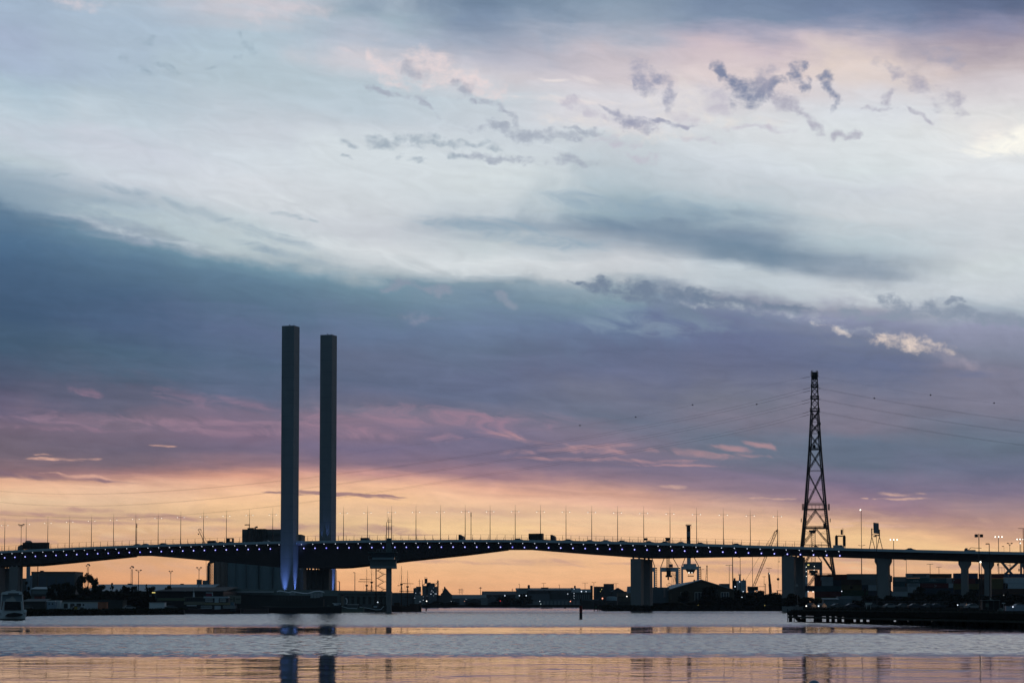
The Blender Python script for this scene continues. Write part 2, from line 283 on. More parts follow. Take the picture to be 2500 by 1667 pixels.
# ---------------------------------------------------------------- last light
sl = bpy.data.lights.new('sun', 'SUN'); sl.energy = .12; sl.angle = R(10); sl.color = (1.0, .62, .40)
so = bpy.data.objects.new('sun', sl); COL.objects.link(so)
sd = Vector((math.sin(R(38)), math.cos(R(38)), math.tan(R(2))))      # low in the west, right of the picture
so.rotation_euler = sd.to_track_quat('Z', 'Y').to_euler()
vs = scene.view_settings; vs.view_transform = 'Standard'; vs.look = 'None'; vs.exposure = 0; vs.gamma = 1; vs.use_curve_mapping = False
CHOP_HI, CHOP_LO, SWELL, TILT, TILT0 = .020, .0048, .013, .082, .0022

# ---------------------------------------------------------------- helpers
def tag(o, label=None, cat=None, group=None, kind=None):
    if label: o['label'] = label
    if cat: o['category'] = cat
    if group: o['group'] = group
    if kind: o['kind'] = kind
    return o
def empty(name, loc, label=None, cat=None, group=None, rz=0):
    o = bpy.data.objects.new(name, None); COL.objects.link(o)
    o.location = loc; o.rotation_euler = (0, 0, rz); o.empty_display_size = .2
    return tag(o, label, cat, group)
class MB:
    def __init__(s): s.v = []; s.f = []
    def add(s, vs, fs):
        n = len(s.v); s.v += [tuple(v) for v in vs]; s.f += [tuple(i + n for i in f) for f in fs]; return s
    def box(s, x0, x1, y0, y1, z0, z1):
        return s.add([(x0,y0,z0),(x1,y0,z0),(x1,y1,z0),(x0,y1,z0),(x0,y0,z1),(x1,y0,z1),(x1,y1,z1),(x0,y1,z1)],
                     [(0,3,2,1),(4,5,6,7),(0,1,5,4),(1,2,6,5),(2,3,7,6),(3,0,4,7)])
    def tube(s, a, b, r, r2=None, n=6, cap=True):
        a = Vector(a); b = Vector(b); r2 = r if r2 is None else r2
        d = (b - a)
        if d.length < 1e-6: return s
        d.normalize(); u = d.cross(Vector((0, 0, 1)))
        if u.length < .01: u = Vector((1, 0, 0))
        u.normalize(); w = d.cross(u)
        vs = []
        for p, q in ((a, r), (b, r2)):
            for i in range(n):
                t = 2 * math.pi * (i + .5) / n; vs.append(p + u * (math.cos(t) * q) + w * (math.sin(t) * q))
        fs = [(i, (i + 1) % n, n + (i + 1) % n, n + i) for i in range(n)]
        if cap: fs += [tuple(range(n - 1, -1, -1)), tuple(range(n, 2 * n))]
        return s.add(vs, fs)
    def path(s, pts, r, n=4):
        for a, b in zip(pts[:-1], pts[1:]): s.tube(a, b, r, n=n, cap=False)
        return s
    def cyl(s, x, y, z0, z1, r, r2=None, n=20): return s.tube((x, y, z0), (x, y, z1), r, r2, n)
    def ball(s, c, r, n=10, m=6, sz=1.0):
        c = Vector(c); vs = [c + Vector((0, 0, -r * sz))]
        for j in range(1, m):
            ph = -math.pi / 2 + math.pi * j / m
            for i in range(n):
                t = 2 * math.pi * i / n; vs.append(c + Vector((math.cos(t) * math.cos(ph) * r, math.sin(t) * math.cos(ph) * r, math.sin(ph) * r * sz)))
        vs.append(c + Vector((0, 0, r * sz))); fs = []
        for i in range(n):
            fs.append((0, 1 + (i + 1) % n, 1 + i)); fs.append((len(vs) - 1, 1 + (m - 2) * n + i, 1 + (m - 2) * n + (i + 1) % n))
        for j in range(m - 2):
            for i in range(n):
                a = 1 + j * n + i; b = 1 + j * n + (i + 1) % n; fs.append((a, b, b + n, a + n))
        return s.add(vs, fs)
    def prism(s, prof, y0, y1):
        """profile in x,z pushed along y"""
        n = len(prof)
        return s.add([(x, y0, z) for x, z in prof] + [(x, y1, z) for x, z in prof],
                     [tuple(range(n)), tuple(range(2 * n - 1, n - 1, -1))] + [(i, n + i, n + (i + 1) % n, (i + 1) % n) for i in range(n)])
    def prismx(s, prof, x0, x1):
        """profile in y,z pushed along x"""
        n = len(prof)
        return s.add([(x0, y, z) for y, z in prof] + [(x1, y, z) for y, z in prof],
                     [tuple(range(n)), tuple(range(2 * n - 1, n - 1, -1))] + [(i, n + i, n + (i + 1) % n, (i + 1) % n) for i in range(n)])
    def slabs(s, pts, z0, z1):
        """polygon in x,y pushed up"""
        n = len(pts)
        return s.add([(x, y, z0) for x, y in pts] + [(x, y, z1) for x, y in pts],
                     [tuple(range(n - 1, -1, -1)), tuple(range(n, 2 * n))] + [(i, (i + 1) % n, n + (i + 1) % n, n + i) for i in range(n)])
    def sweep(s, rings):
        """rings: equal length lists of points, joined in order, ends closed"""
        n = len(rings[0]); vs = [p for r in rings for p in r]; fs = []
        for j in range(len(rings) - 1):
            for i in range(n):
                a = j * n + i; b = j * n + (i + 1) % n; fs.append((a, b, b + n, a + n))
        fs += [tuple(range(n - 1, -1, -1)), tuple(range((len(rings) - 1) * n, len(rings) * n))]
        return s.add(vs, fs)
    def build(s, name, mat, parent=None, label=None, cat=None, group=None, kind=None, smooth=False, local=True):
        """points are relative to the parent's own base"""
        me = bpy.data.meshes.new(name); me.from_pydata(s.v, [], s.f); me.update()
        bm = bmesh.new(); bm.from_mesh(me); bmesh.ops.recalc_face_normals(bm, faces=bm.faces); bm.to_mesh(me); bm.free()
        if smooth: me.polygons.foreach_set('use_smooth', [True] * len(me.polygons))
        me.materials.append(mat)
        o = bpy.data.objects.new(name, me); COL.objects.link(o)
        if parent: o.parent = parent
        return tag(o, label, cat, group, kind)
    def thing(s, name, mat, label, cat, group=None, kind=None):
        """one-mesh thing: origin moved to its base"""
        xs = [v[0] for v in s.v]; ys = [v[1] for v in s.v]; zs = [v[2] for v in s.v]
        c = ((min(xs) + max(xs)) / 2, (min(ys) + max(ys)) / 2, min(zs))
        s.v = [(x - c[0], y - c[1], z - c[2]) for x, y, z in s.v]
        o = s.build(name, mat, None, label, cat, group, kind); o.location = c
        return o
def kids(o): return [c for c in bpy.data.objects if c.parent == o]
CH = {}
def copy_tree(o, parent=None):
    c = o.copy(); COL.objects.link(c); c.parent = parent
    if parent is None: CH.clear(); [CH.setdefault(q.parent, []).append(q) for q in bpy.data.objects if q.parent]
    for ch in list(CH.get(o, [])): copy_tree(ch, c)
    return c

MATS = {}
def mat(name, col, rough=.8, var=.25, scale=.4, metal=0.0, spec=.3, stain=None, bump=0.0):
    if name in MATS: return MATS[name]
    m = bpy.data.materials.new(name); m.use_nodes = True; t = m.node_tree
    b = t.nodes['Principled BSDF']; b.inputs['Roughness'].default_value = rough; b.inputs['Metallic'].default_value = metal
    b.inputs['Specular IOR Level'].default_value = spec
    g = N('ShaderNodeNewGeometry', t)
    n1 = NOISE(g.outputs['Position'], scale, 6, .6, 0, '3D', t)
    st = N('ShaderNodeMapping', t); st.inputs['Scale'].default_value = (1, 1, .12); L(g.outputs['Position'], st.inputs['Vector'], t)
    n2 = NOISE(st.outputs[0], scale * 2.5, 4, .6, 0, '3D', t)
    f = M('MULTIPLY_ADD', M('ADD', n1, n2, tree=t), var, 1 - var, tree=t)
    c = (col[0], col[1], col[2])
    v = N('ShaderNodeVectorMath', t, operation='SCALE'); v.inputs[0].default_value = c; L(f, v.inputs['Scale'], t)
    L(v.outputs[0], b.inputs['Base Color'], t)
    if bump:
        bp = N('ShaderNodeBump', t); bp.inputs['Strength'].default_value = bump; L(n1, bp.inputs['Height'], t); L(bp.outputs[0], b.inputs['Normal'], t)
    MATS[name] = m; return m
def glow(name, col, strength):
    if name in MATS: return MATS[name]
    m = bpy.data.materials.new(name); m.use_nodes = True; t = m.node_tree; t.nodes.clear()
    e = N('ShaderNodeEmission', t); e.inputs[0].default_value = (*col, 1); e.inputs[1].default_value = strength
    o = N('ShaderNodeOutputMaterial', t); L(e.outputs[0], o.inputs[0], t); MATS[name] = m; return m
def clear(g): return g

# ---------------------------------------------------------------- water
wm = bpy.data.materials.new('water'); wm.use_nodes = True; t = wm.node_tree
b = t.nodes['Principled BSDF']; b.inputs['Base Color'].default_value = (.012, .02, .026, 1); b.inputs['IOR'].default_value = 1.33
g = N('ShaderNodeNewGeometry', t); sp = N('ShaderNodeSeparateXYZ', t); L(g.outputs['Position'], sp.inputs[0], t)
X, Y = sp.outputs[0], sp.outputs[1]
wob = NOISE(XYZ(M('MULTIPLY', X, .012, tree=t), M('MULTIPLY', Y, .006, tree=t), tree=t), 1, 3, .5, 0, '2D', t)
wob2 = NOISE(XYZ(M('MULTIPLY', X, .25, tree=t), M('MULTIPLY', Y, .08, tree=t), tree=t), 1, 4, .65, .3, '2D', t)
Yw = M('MULTIPLY_ADD', M('SUBTRACT', wob, .5, tree=t), M('MULTIPLY', Y, .06, tree=t), Y, tree=t)
Yw = M('MULTIPLY_ADD', M('SUBTRACT', wob2, .5, tree=t), M('MULTIPLY', Y, .045, tree=t), Yw, tree=t)
Yw = M('MULTIPLY_ADD', X, -.04, Yw, tree=t)
# cat's-paws: where the breeze roughens the water (metres from the quay)
br = N('ShaderNodeValToRGB', t); br.color_ramp.interpolation = 'LINEAR'
stops = [(0,0),(154,0),(164,.45),(176,.85),(200,1),(236,1),(254,.82),(266,.5),(278,.05),(335,.02),(358,.4),(390,.75),(430,1),(490,.95),(640,.8),(850,.72),(1000,.6),(1050,.45),(1300,.3),(1700,.3)]
e = br.color_ramp.elements; e[0].position = 0; e[0].color = (0,0,0,1); e[1].position = 1; e[1].color = (.5,.5,.5,1)
for d_, v_ in stops[1:-1]: q = e.new(d_ / 1700); q.color = (v_, v_, v_, 1)
L(M('DIVIDE', Yw, 1700.0, tree=t), br.inputs[0], t)
ruf = br.outputs[0]
strk = NOISE(XYZ(M('MULTIPLY', X, .004, tree=t), M('MULTIPLY', Y, .035, tree=t), tree=t), 1, 5, .6, .3, '2D', t)
ruf = M('MULTIPLY', ruf, MR(strk, .3, .7, .78, 1.18, tree=t), tree=t)
chop = NOISE(XYZ(M('MULTIPLY', X, 1.1, tree=t), M('MULTIPLY', Y, .55, tree=t), tree=t), 1.0, 5, .62, .2, '2D', t)
mid = NOISE(XYZ(M('MULTIPLY', X, .9, tree=t), M('MULTIPLY', Y, .22, tree=t), tree=t), 1.0, 3, .6, .2, '2D', t)
swell = NOISE(XYZ(M('MULTIPLY', X, .20, tree=t), M('MULTIPLY', Y, .42, tree=t), tree=t), 1.0, 4, .55, .4, '2D', t)
lull = MR(NOISE(XYZ(M('MULTIPLY', X, .05, tree=t), M('MULTIPLY', Y, .09, tree=t), tree=t), 1.0, 4, .6, .2, '2D', t), .35, .68, .25, 2.4, tree=t)
amp = M('MULTIPLY_ADD', ruf, CHOP_HI - CHOP_LO, CHOP_LO, tree=t)
hgt = M('ADD', M('MULTIPLY', chop, amp, tree=t), M('MULTIPLY', M('MULTIPLY', swell, SWELL, tree=t), lull, tree=t), tree=t)
hgt = M('ADD', hgt, M('MULTIPLY', mid, M('MULTIPLY', ruf, .07, tree=t), tree=t), tree=t)
bp = N('ShaderNodeBump', t); bp.inputs['Strength'].default_value = 1.0; bp.inputs['Distance'].default_value = 1.0
L(hgt, bp.inputs['Height'], t)
# seen this low only the near faces of the wavelets show
nv = N('ShaderNodeVectorMath', t, operation='ADD'); L(bp.outputs[0], nv.inputs[0], t)
tn = MR(NOISE(XYZ(M('MULTIPLY', X, .9, tree=t), M('MULTIPLY', Y, .26, tree=t), tree=t), 1.0, 4, .65, .3, '2D', t), .3, .7, .12, 1.85, tree=t)
tn0 = MR(NOISE(XYZ(M('MULTIPLY', X, .22, tree=t), M('MULTIPLY', Y, .38, tree=t), tree=t), 1.0, 5, .62, .5, '2D', t), .48, .72, .0, 5.5, tree=t)
tilt = M('MULTIPLY_ADD', M('MULTIPLY', ruf, tn, tree=t), -TILT, M('MULTIPLY_ADD', M('MULTIPLY', tn0, lull, tree=t), -TILT0, -.0018, tree=t), tree=t)
L(XYZ(0.0, tilt, 0.0, tree=t), nv.inputs[1], t)
nn = N('ShaderNodeVectorMath', t, operation='NORMALIZE'); L(nv.outputs[0], nn.inputs[0], t); L(nn.outputs[0], b.inputs['Normal'], t)
L(MR(ruf, 0., 1., .02, .10, tree=t), b.inputs['Roughness'], t)
w_ = MB(); w_.add([(-6000,-300,0),(6000,-300,0),(6000,14000,0),(-6000,14000,0)], [(0,1,2,3)])
w_.build('water', wm, kind='structure')



# fix-up of MB.build for world coordinate parts
def root_of(o):
    while o.parent: o = o.parent
    return o
def part(mb, name, m, parent, label=None, smooth=False, kind=None):
    """mb holds world coordinates; the part hangs under its (unrotated) thing"""
    b0 = root_of(parent).location
    mb.v = [(x - b0.x, y - b0.y, z - b0.z) for x, y, z in mb.v]
    return mb.build(name, m, parent, label, smooth=smooth, kind=kind)

CONC = mat('concrete', (.18, .185, .19), .85, .35, .15)
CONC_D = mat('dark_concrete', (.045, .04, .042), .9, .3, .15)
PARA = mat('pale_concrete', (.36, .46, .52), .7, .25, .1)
ASPH = mat('asphalt', (.05, .05, .05), .9)
STEEL = mat('dark_steel', (.03, .028, .03), .6, .2, .5)
GREY = mat('grey_steel', (.14, .155, .17), .6, .25, .5)
WHITE = mat('white_paint', (.55, .58, .6), .5, .2, .3)
OFFW = mat('offwhite', (.34, .35, .34), .7, .25, .3)
BLK = mat('black', (.015, .016, .018), .6, .2, .5)
GLASS = mat('dark_glass', (.02, .03, .04), .08, .1, .5, spec=.8)
RED = mat('red_paint', (.25, .03, .03), .6)
ROCK = mat('rock', (.022, .022, .018), .95, .6, .8, spec=0)
SOIL = mat('soil', (.016, .016, .014), 1.0, .5, .3, spec=0)
L_WHITE = glow('lamp_white', (1.0, .93, .82), 2.4)
L_DECK = glow('deck_lamp', (.8, .85, 1.0), 1.7)
L_COOL = glow('lamp_cool', (.75, .85, 1.0), 1.6)
L_SPILL = glow('spill_blue', (.16, .14, 1.0), 1.3)
L_YEL = glow('lamp_yellow', (.95, .8, .25), 1.0)
L_RED = glow('lamp_red', (1.0, .06, .08), 1.2)
L_ORG = glow('lamp_orange', (1.0, .35, .22), 2.4)

# ---------------------------------------------------------------- ground, banks
LZ, RZ, FZ = 1.55, 2.3, 1.6
leftline = [shore(px, py) for px, py in ((-700, 1517), (0, 1504.3), (150, 1502), (400, 1499.5), (446, 1498.9), (452, 1494.6), (585, 1494.2), (592, 1497.3), (650, 1496.8), (660, 1493.8), (830, 1493.2), (945, 1493.0))]
lp = [(v.x, v.y) for v in leftline] + [(wx(985, 1180), 1180), (wx(1010, 1500), 1500), (wx(1015, 1733), 1735), (-2600, 1735), (-2600, leftline[0].y)]
MB().slabs(lp, -2, LZ).build('ground', SOIL, kind='structure')
rl = [shore(px, py) for px, py in ((1476, 1491.2), (1560, 1491.0), (1720, 1490.8), (1935, 1491), (2300, 1491.4), (3300, 1492))]
rp = [(v.x, v.y) for v in rl] + [(2600, 1735), (wx(1465, 1733), 1735), (wx(1462, 1250), 1250)]
MB().slabs(rp, -2, RZ).build('ground', SOIL, kind='structure')
MB().slabs([(-3000, 1736), (3000, 1736), (3000, 9000), (-3000, 9000)], -2, FZ).build('ground', SOIL, kind='structure')
def rockbank(line, h, step, depth, seed, name='embankment'):
    rnd = random.Random(seed); m = MB()
    for a, b in zip(line[:-1], line[1:]):
        n = max(1, int((b - a).length / step))
        for i in range(n):
            for k in range(4):
                p = a.lerp(b, (i + rnd.random()) / n); s = rnd.uniform(.5, 1.1) * h * .32
                q = Vector((p.x, p.y - depth + k * depth / 3.2 + rnd.uniform(-.3, .3), h * k / 3.6))
                vs = [q + Vector((sx * s * rnd.uniform(.7, 1.4), sy * s * rnd.uniform(.6, 1.1), sz * s * rnd.uniform(.5, 1.0))) for sx in (-1, 1) for sy in (-1, 1) for sz in (-1, 1)]
                m.add(vs, [(0,1,3,2),(4,6,7,5),(0,4,5,1),(2,3,7,6),(0,2,6,4),(1,5,7,3)])
    return m.build(name, ROCK, kind='structure')
rockbank([Vector(v) for v in leftline[:5]], LZ - .1, 2.2, 1.2, 3)
rockbank([Vector(v) for v in rl[:5]], RZ, 2.6, 2.0, 5)
# quay face east of the rocks
q = MB(); pts = leftline[4:]
for a, b in zip(pts[:-1], pts[1:]):
    n = Vector((b.y - a.y, -(b.x - a.x), 0)).normalized() * .5
    q.add([(a.x + n.x, a.y + n.y, -1), (b.x + n.x, b.y + n.y, -1), (b.x, b.y, -1), (a.x, a.y, -1), (a.x + n.x, a.y + n.y, LZ + .25), (b.x + n.x, b.y + n.y, LZ + .25), (b.x, b.y, LZ + .25), (a.x, a.y, LZ + .25)],
          [(0,3,2,1),(4,5,6,7),(0,1,5,4),(1,2,6,5),(2,3,7,6),(3,0,4,7)])
q.build('quay', CONC_D, kind='structure')

# ---------------------------------------------------------------- the bridge
ANG = R(18.33); BU = Vector((math.cos(ANG), -math.sin(ANG), 0)); BN = Vector((-math.sin(ANG), -math.cos(ANG), 0))
BO = Vector((-266.8, 1120.0, 0)); LS = 12.85
def bp_(s, off, z=0.0): v = BO + BU * s + BN * off; return Vector((v.x, v.y, z))
def bhit(px, py, off):
    d = ray(px, py); C0 = Vector((0, 0, CAMZ)); t = (off + (BO - C0).dot(BN)) / d.dot(BN); p = C0 + d * t
    return (p - BO).dot(BU), p.z
def table(rows, off): return [bhit(x, y, off) for x, y in rows]
def look(tab, s):
    if s <= tab[0][0]: return tab[0][1]
    for (a, za), (b, zb) in zip(tab[:-1], tab[1:]):
        if s <= b: return za + (zb - za) * (s - a) / (b - a)
    return tab[-1][1]
EDGE, WEB = 15.5, 11.6
TOPT = table([(-220,1354.5),(-40,1346),(0,1344.2),(100,1339.3),(200,1335),(300,1331),(420,1327.3),(560,1323.7),(680,1321),(820,1318.8),(950,1317.4),(1100,1316.6),(1220,1316.6),(1350,1318.2),(1500,1321.3),(1620,1324.2),(1760,1328),(1850,1330.9),(1920,1333),(2050,1336.7),(2200,1340.4),(2350,1344),(2500,1347),(2900,1354)], EDGE)
BOTT = table([(-220,1392),(-60,1384),(0,1381.5),(51,1380),(160,1369.3),(282,1357.2),(283,1354.8),(335,1354.4),(345,1354.8),(420,1360.5),(515,1369),(600,1377),(683,1384.6),(728,1386),(795,1386),(818,1385),(900,1376),(965,1368),(1100,1354),(1205,1340.8),(1206,1339.5),(1262,1339.5),(1270,1340),(1400,1350),(1543,1360.2),(1560,1360.8),(1592,1360.8),(1640,1359.6),(1760,1357.4),(1905,1355.4),(1906,1353.8),(1916,1354),(1960,1355.6),(2040,1358.5),(2130,1361.4),(2250,1365.2),(2420,1371),(2500,1373.5),(2900,1386)], WEB)
ztop = lambda s: look(TOPT, s)
zbot = lambda s: look(BOTT, s)
S0, S1 = TOPT[0][0] + 2, TOPT[-1][0] - 2
brid = empty('bridge', (BO.x, BO.y, 0), 'long dark concrete road bridge with rows of small blue-white lights under its pale edge', 'bridge')
stations = sorted(set([S0 + i * (S1 - S0) / 90 for i in range(91)] + [s for s, _ in BOTT if S0 < s < S1]))
for sg, nm in ((1, ''), (-1, '')):
    gd = MB(); rings = []
    for s in stations:
        t, b = ztop(s), zbot(s)
        rings.append([bp_(s, sg * o, z) for o, z in ((15.2, t - .75), (15.2, t - 1.1), (12.0, t - 2.0), (11.2, b), (4.6, b), (3.8, t - 2.0), (1.0, t - 1.1), (1.0, t - .75))])
    gd.sweep(rings); part(gd, 'deck_girder', CONC_D, brid)  # same concrete as the piers, its shade put into the darker colour
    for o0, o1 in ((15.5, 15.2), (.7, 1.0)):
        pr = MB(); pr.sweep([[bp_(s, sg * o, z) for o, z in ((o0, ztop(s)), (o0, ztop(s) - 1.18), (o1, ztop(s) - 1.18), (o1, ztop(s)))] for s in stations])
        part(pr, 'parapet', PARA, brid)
    rd = MB(); vs = []; fs = []
    for i, s in enumerate(stations):
        vs += [bp_(s, sg * 1.1, ztop(s) - .74), bp_(s, sg * 15.1, ztop(s) - .74)]
        if i: fs.append((2*i-2, 2*i-1, 2*i+1, 2*i))
    rd.add(vs, fs); part(rd, 'road_surface', ASPH, brid)
# railings: tall curved screen posts on the near edge, lower ones on the far edge
s_fence_end = bhit(2035, 1336, EDGE)[0]
for off, h, sp, ph in ((15.3, 2.45, 4.1, 0), (-15.2, 1.75, 4.1, 1.3)):
    rl_ = MB(); s = S0 + ph; pp = []
    while s < s_fence_end:
        z = ztop(s) - .05
        rl_.tube(bp_(s, off, z), bp_(s, off + .25, z + h * .45), .11, n=4, cap=False); rl_.tube(bp_(s, off + .25, z + h * .45), bp_(s, off, z + h), .11, .07, n=4)
        pp.append((s, z)); s += sp
    for f_ in (1.0, .55, .28): rl_.path([bp_(s, off + (.2 if f_ < 1 else 0), z + h * f_) for s, z in pp], .05 if f_ == 1 else .025, 4)
    part(rl_, 'railing', STEEL, brid)
# light fittings, each with a disc for its violet spill
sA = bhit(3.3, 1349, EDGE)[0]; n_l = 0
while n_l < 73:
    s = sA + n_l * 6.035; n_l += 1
    t = ztop(s)
    e1 = MB(); c_ = bp_(s, 15.25, t - 1.5); e1.tube(c_, c_ + BN * -.1 + Vector((.12, 0, -.3)), .13, .09, 6); part(e1, 'edge_light', L_DECK, brid)
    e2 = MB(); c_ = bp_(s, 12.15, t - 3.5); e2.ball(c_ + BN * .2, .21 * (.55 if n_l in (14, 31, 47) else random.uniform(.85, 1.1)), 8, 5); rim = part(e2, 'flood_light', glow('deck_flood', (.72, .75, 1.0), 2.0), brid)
    e3 = MB(); e3.tube(c_, c_ + BN * .14 , .36, .32, 8); part(e3, 'spill_disc', L_SPILL, rim)  # not a fitting: glowing disc stands in for violet light on the girder
# piers
def pier_at(px, off, w, t, zt=None, m=CONC, base=-1.0):
    s, _ = bhit(px, 1420, off); zt = zt or zbot(s) - .55
    a = MB(); pts = [bp_(s - w / 2, off + t / 2), bp_(s + w / 2, off + t / 2), bp_(s + w / 2, off - t / 2), bp_(s - w / 2, off - t / 2)]
    a.slabs([(p.x, p.y) for p in pts], base, zt)
    for k in (-.7, .7): a.tube(bp_(s + w * k * .4, off + t * .3, zt), bp_(s + w * k * .4, off + t * .3, zt + .7), .5, n=8)
    return part(a, 'pier', m, brid)
for px, off, w, t in ((1555.5, 10.5, 5.0, 5), (1581, -4.5, 3.6, 5), (1926, 10.5, 5.6, 5), (1952, -4.5, 4.4, 5),
                      (39, 10, 5.0, 5), (24, -6, 2.8, 5), (-3, 10, 4.4, 5), (705, 10, 3.4, 5), (736, 10, 3.6, 4), (752, -3, 2.6, 4), (783, -9, 3.6, 4.4), (800, -9.5, 3.0, 4), (767, -6, 3.6, 4)):
    pier_at(px, off, w, t)
def tpier(x0, x1, sx0, sx1, off):
    s0, _ = bhit(x0, 1370, off); s1, _ = bhit(x1, 1370, off); a0, _ = bhit(sx0, 1400, off); a1, _ = bhit(sx1, 1400, off)
    zt = zbot((s0 + s1) / 2) + .1; zc = zt - 1.6; zd = zt - 3.6; t = 2.4
    m = MB(); r = [(s0, zt), (s0, zc), (a0, zd), (a0, 0), (a1, 0), (a1, zd), (s1, zc), (s1, zt)]
    m.add([bp_(s, off + t, z) for s, z in r] + [bp_(s, off - t, z) for s, z in r], [tuple(range(8)), tuple(range(15, 7, -1))] + [(i, 8 + i, 8 + (i + 1) % 8, (i + 1) % 8) for i in range(8)])
    part(m, 'pier', CONC, brid)
tpier(2137, 2176, 2143, 2171, 8); tpier(2341, 2370, 2347.5, 2363.5, 8); tpier(2397, 2426, 2404, 2419, 8); tpier(2496, 2530, 2502, 2524, 8)

# twin towers
def tower(pxl, pxc, pxr, pytop, D, off, label):
    w_ = (pxr - pxl) * D / F
    ang = R(19.0); va = math.atan2((pxc - CX), F)
    side = 6.0 / math.cos(ang) if off > 0 else 6.0 / math.cos(ang)
    cpx = (pxl + pxr) / 2; C = W(cpx, 1420, D); C.z = 0
    side = w_ / (math.cos(ang - va) + math.sin(ang - va) + 0)
    h = side / 2; zt = wy(pytop, D, cpx)
    u = BU * h; n = BN * h
    root = empty('bridge_tower', (C.x, C.y, 0), label, 'tower', 'pair of tall concrete towers beside the bridge')
    m = MB()
    segs = [(-1, 1.0)] + [(zt * k / 24, 1.0) for k in range(1, 24)] + [(zt, 1.0)]
    ps = [C + u * a + n * b for a, b in ((-1, 1), (1, 1), (1, -1), (-1, -1))]
    zz = 0
    step = zt / 22
    for k in range(22):                                  # lifts with fine recessed joints
        g = .06 if k < 21 else 0
        m.slabs([(p.x, p.y) for p in ps], k * step - (1 if k == 0 else 0), (k + 1) * step - g)
    part(m, 'shaft', mat('tower_concrete', (.185, .215, .24), .85, .3, .12), root)
    j = MB(); q = [C + (u * a + n * b) * .985 for a, b in ((-1, 1), (1, 1), (1, -1), (-1, -1))]; j.slabs([(p.x, p.y) for p in q], 0, zt - .5); part(j, 'joint_core', CONC_D, root)
    tp = MB(); tp.tube(C + Vector((-.5, 0, zt)), C + Vector((-.5, 0, zt + .7)), .12, n=5); tp.ball(C + Vector((-.5, 0, zt + .8)), .25, 6, 4); tp.tube(C + Vector((1.6, 0, zt)), C + Vector((1.6, 0, zt + 1.4)), .05, n=4); part(tp, 'beacon', BLK, root)
    return C, u, n, zt, root
T1 = tower(684.5, 713.5, 728, 797, 1051, 1, 'left one of the twin square concrete towers, standing before the deck, foot lit blue')
T2 = tower(779, 808.5, 820, 819, 1086, -1, 'farther square concrete tower rising from behind the bridge deck, blue light streaks above the road')
def floods(T, spots, power, z0):
    C, u, n, zt, root = T
    for a, b, e in spots:
        P = C + u * a + n * b; P.z = z0
        ld = bpy.data.lights.new('floodlight', 'SPOT'); ld.energy = power * e; ld.color = (.20, .34, 1.0); ld.spot_size = R(26); ld.spot_blend = 1.0; ld.shadow_soft_size = .2
        lo = bpy.data.objects.new('floodlight', ld); COL.objects.link(lo)
        tgt = C + u * (a if abs(a) < 1 else math.copysign(1, a)) + n * (b if abs(b) < 1 else math.copysign(1, b)); tgt.z = z0 + 32
        lo.location = P; d = (tgt - P); lo.rotation_euler = d.to_track_quat('-Z', 'Y').to_euler()
        h = MB(); h.box(P.x - .4, P.x + .4, P.y - .4, P.y + .4, z0 - .8, z0 - .1); part(h, 'floodlight', BLK, root)
floods(T1, ((-.25, 1.5, 1), (1.5, .15, 1.3)), 52000, 3.5)
floods(T2, ((1.5, .15, 1.2),), 42000, 3.5)
floods(T2, ((-.55, 1.28, .45), (.42, 1.28, .7)), 5200, ztop(bhit(790, 1320, 15)[0]) - .4)

# lamp posts along the median
def lamp_proto():
    r = empty('bridge_lamp_post', (0, 0, 0))
    a = MB(); a.tube((0, 0, -1.2), (0, 0, 13), .20, .11, 6); a.tube((0, 0, 13), (0, 0, 17.4), .09, .03, 5); a.build('pole', STEEL, r)
    b = MB(); b.tube((-1.9, 0, 14.2), (1.9, 0, 14.2), .05, n=4); b.build('cross_arm', STEEL, r)
    for s in (-1, 1):
        c = MB(); c.box(s * 1.9 - .3, s * 1.9 + .3, -.18, .18, 14.1, 14.28); h = c.build('lamp_head', GREY, r)
        d = MB(); d.ball((s * 1.9, 0, 14.0), .17, 8, 4); d.build('lamp', L_WHITE, h)
    return r
ORD = ['first','second','third','fourth','fifth','sixth','seventh','eighth','ninth','tenth','eleventh','twelfth','thirteenth','fourteenth','fifteenth','sixteenth','seventeenth','eighteenth','nineteenth','twentieth']
lp0 = lamp_proto(); first = True; idx = []
for k in range(33):
    if k in (13, 14): continue
    idx.append(k)
for k in idx:
    o = lp0 if first else copy_tree(lp0); first = False
    o.location = bp_(k * LS, 0, ztop(k * LS)); o.rotation_euler = (0, 0, -ANG)
    if k < 13: lb = f'tall twin-arm lamp post on the bridge, {ORD[k]} from the left edge of the picture'
    else:
        q = k - 15; lb = f'tall twin-arm lamp post on the bridge, {ORD[q]} to the right of the twin towers'
    tag(o, lb, 'lamp post', 'twin-arm lamp posts along the bridge')

# vehicles: built facing along +x, then turned along the deck
def car_proto(name, m, van=False):
    r = empty(name, (0, 0, 0)); b = MB()
    if van: prof = [(-2.5,.35),(-2.5,1.95),(1.3,2.0),(1.9,1.2),(2.5,1.05),(2.5,.35)]
    else: prof = [(-2.2,.35),(-2.25,.95),(-1.6,1.0),(-1.0,1.42),(.35,1.45),(1.1,1.0),(2.15,.85),(2.25,.35)]
    b.prism(prof, -.88, .88); b.build('body', m, r)
    g = MB()
    if van: g.prism([(.6,1.25),(.6,1.85),(1.25,1.9),(1.75,1.25)], -.9, .9)
    else: g.prism([(-1.45,1.0),(-.95,1.36),(.3,1.39),(.95,1.0)], -.9, .9)
    g.build('windows', GLASS, r)
    for x in (-1.4, 1.45):
        for y in (-.8, .8):
            w = MB(); w.tube((x, y - .1, .33), (x, y + .1, .33), .33, n=12); w.build('wheel', BLK, r)
    return r
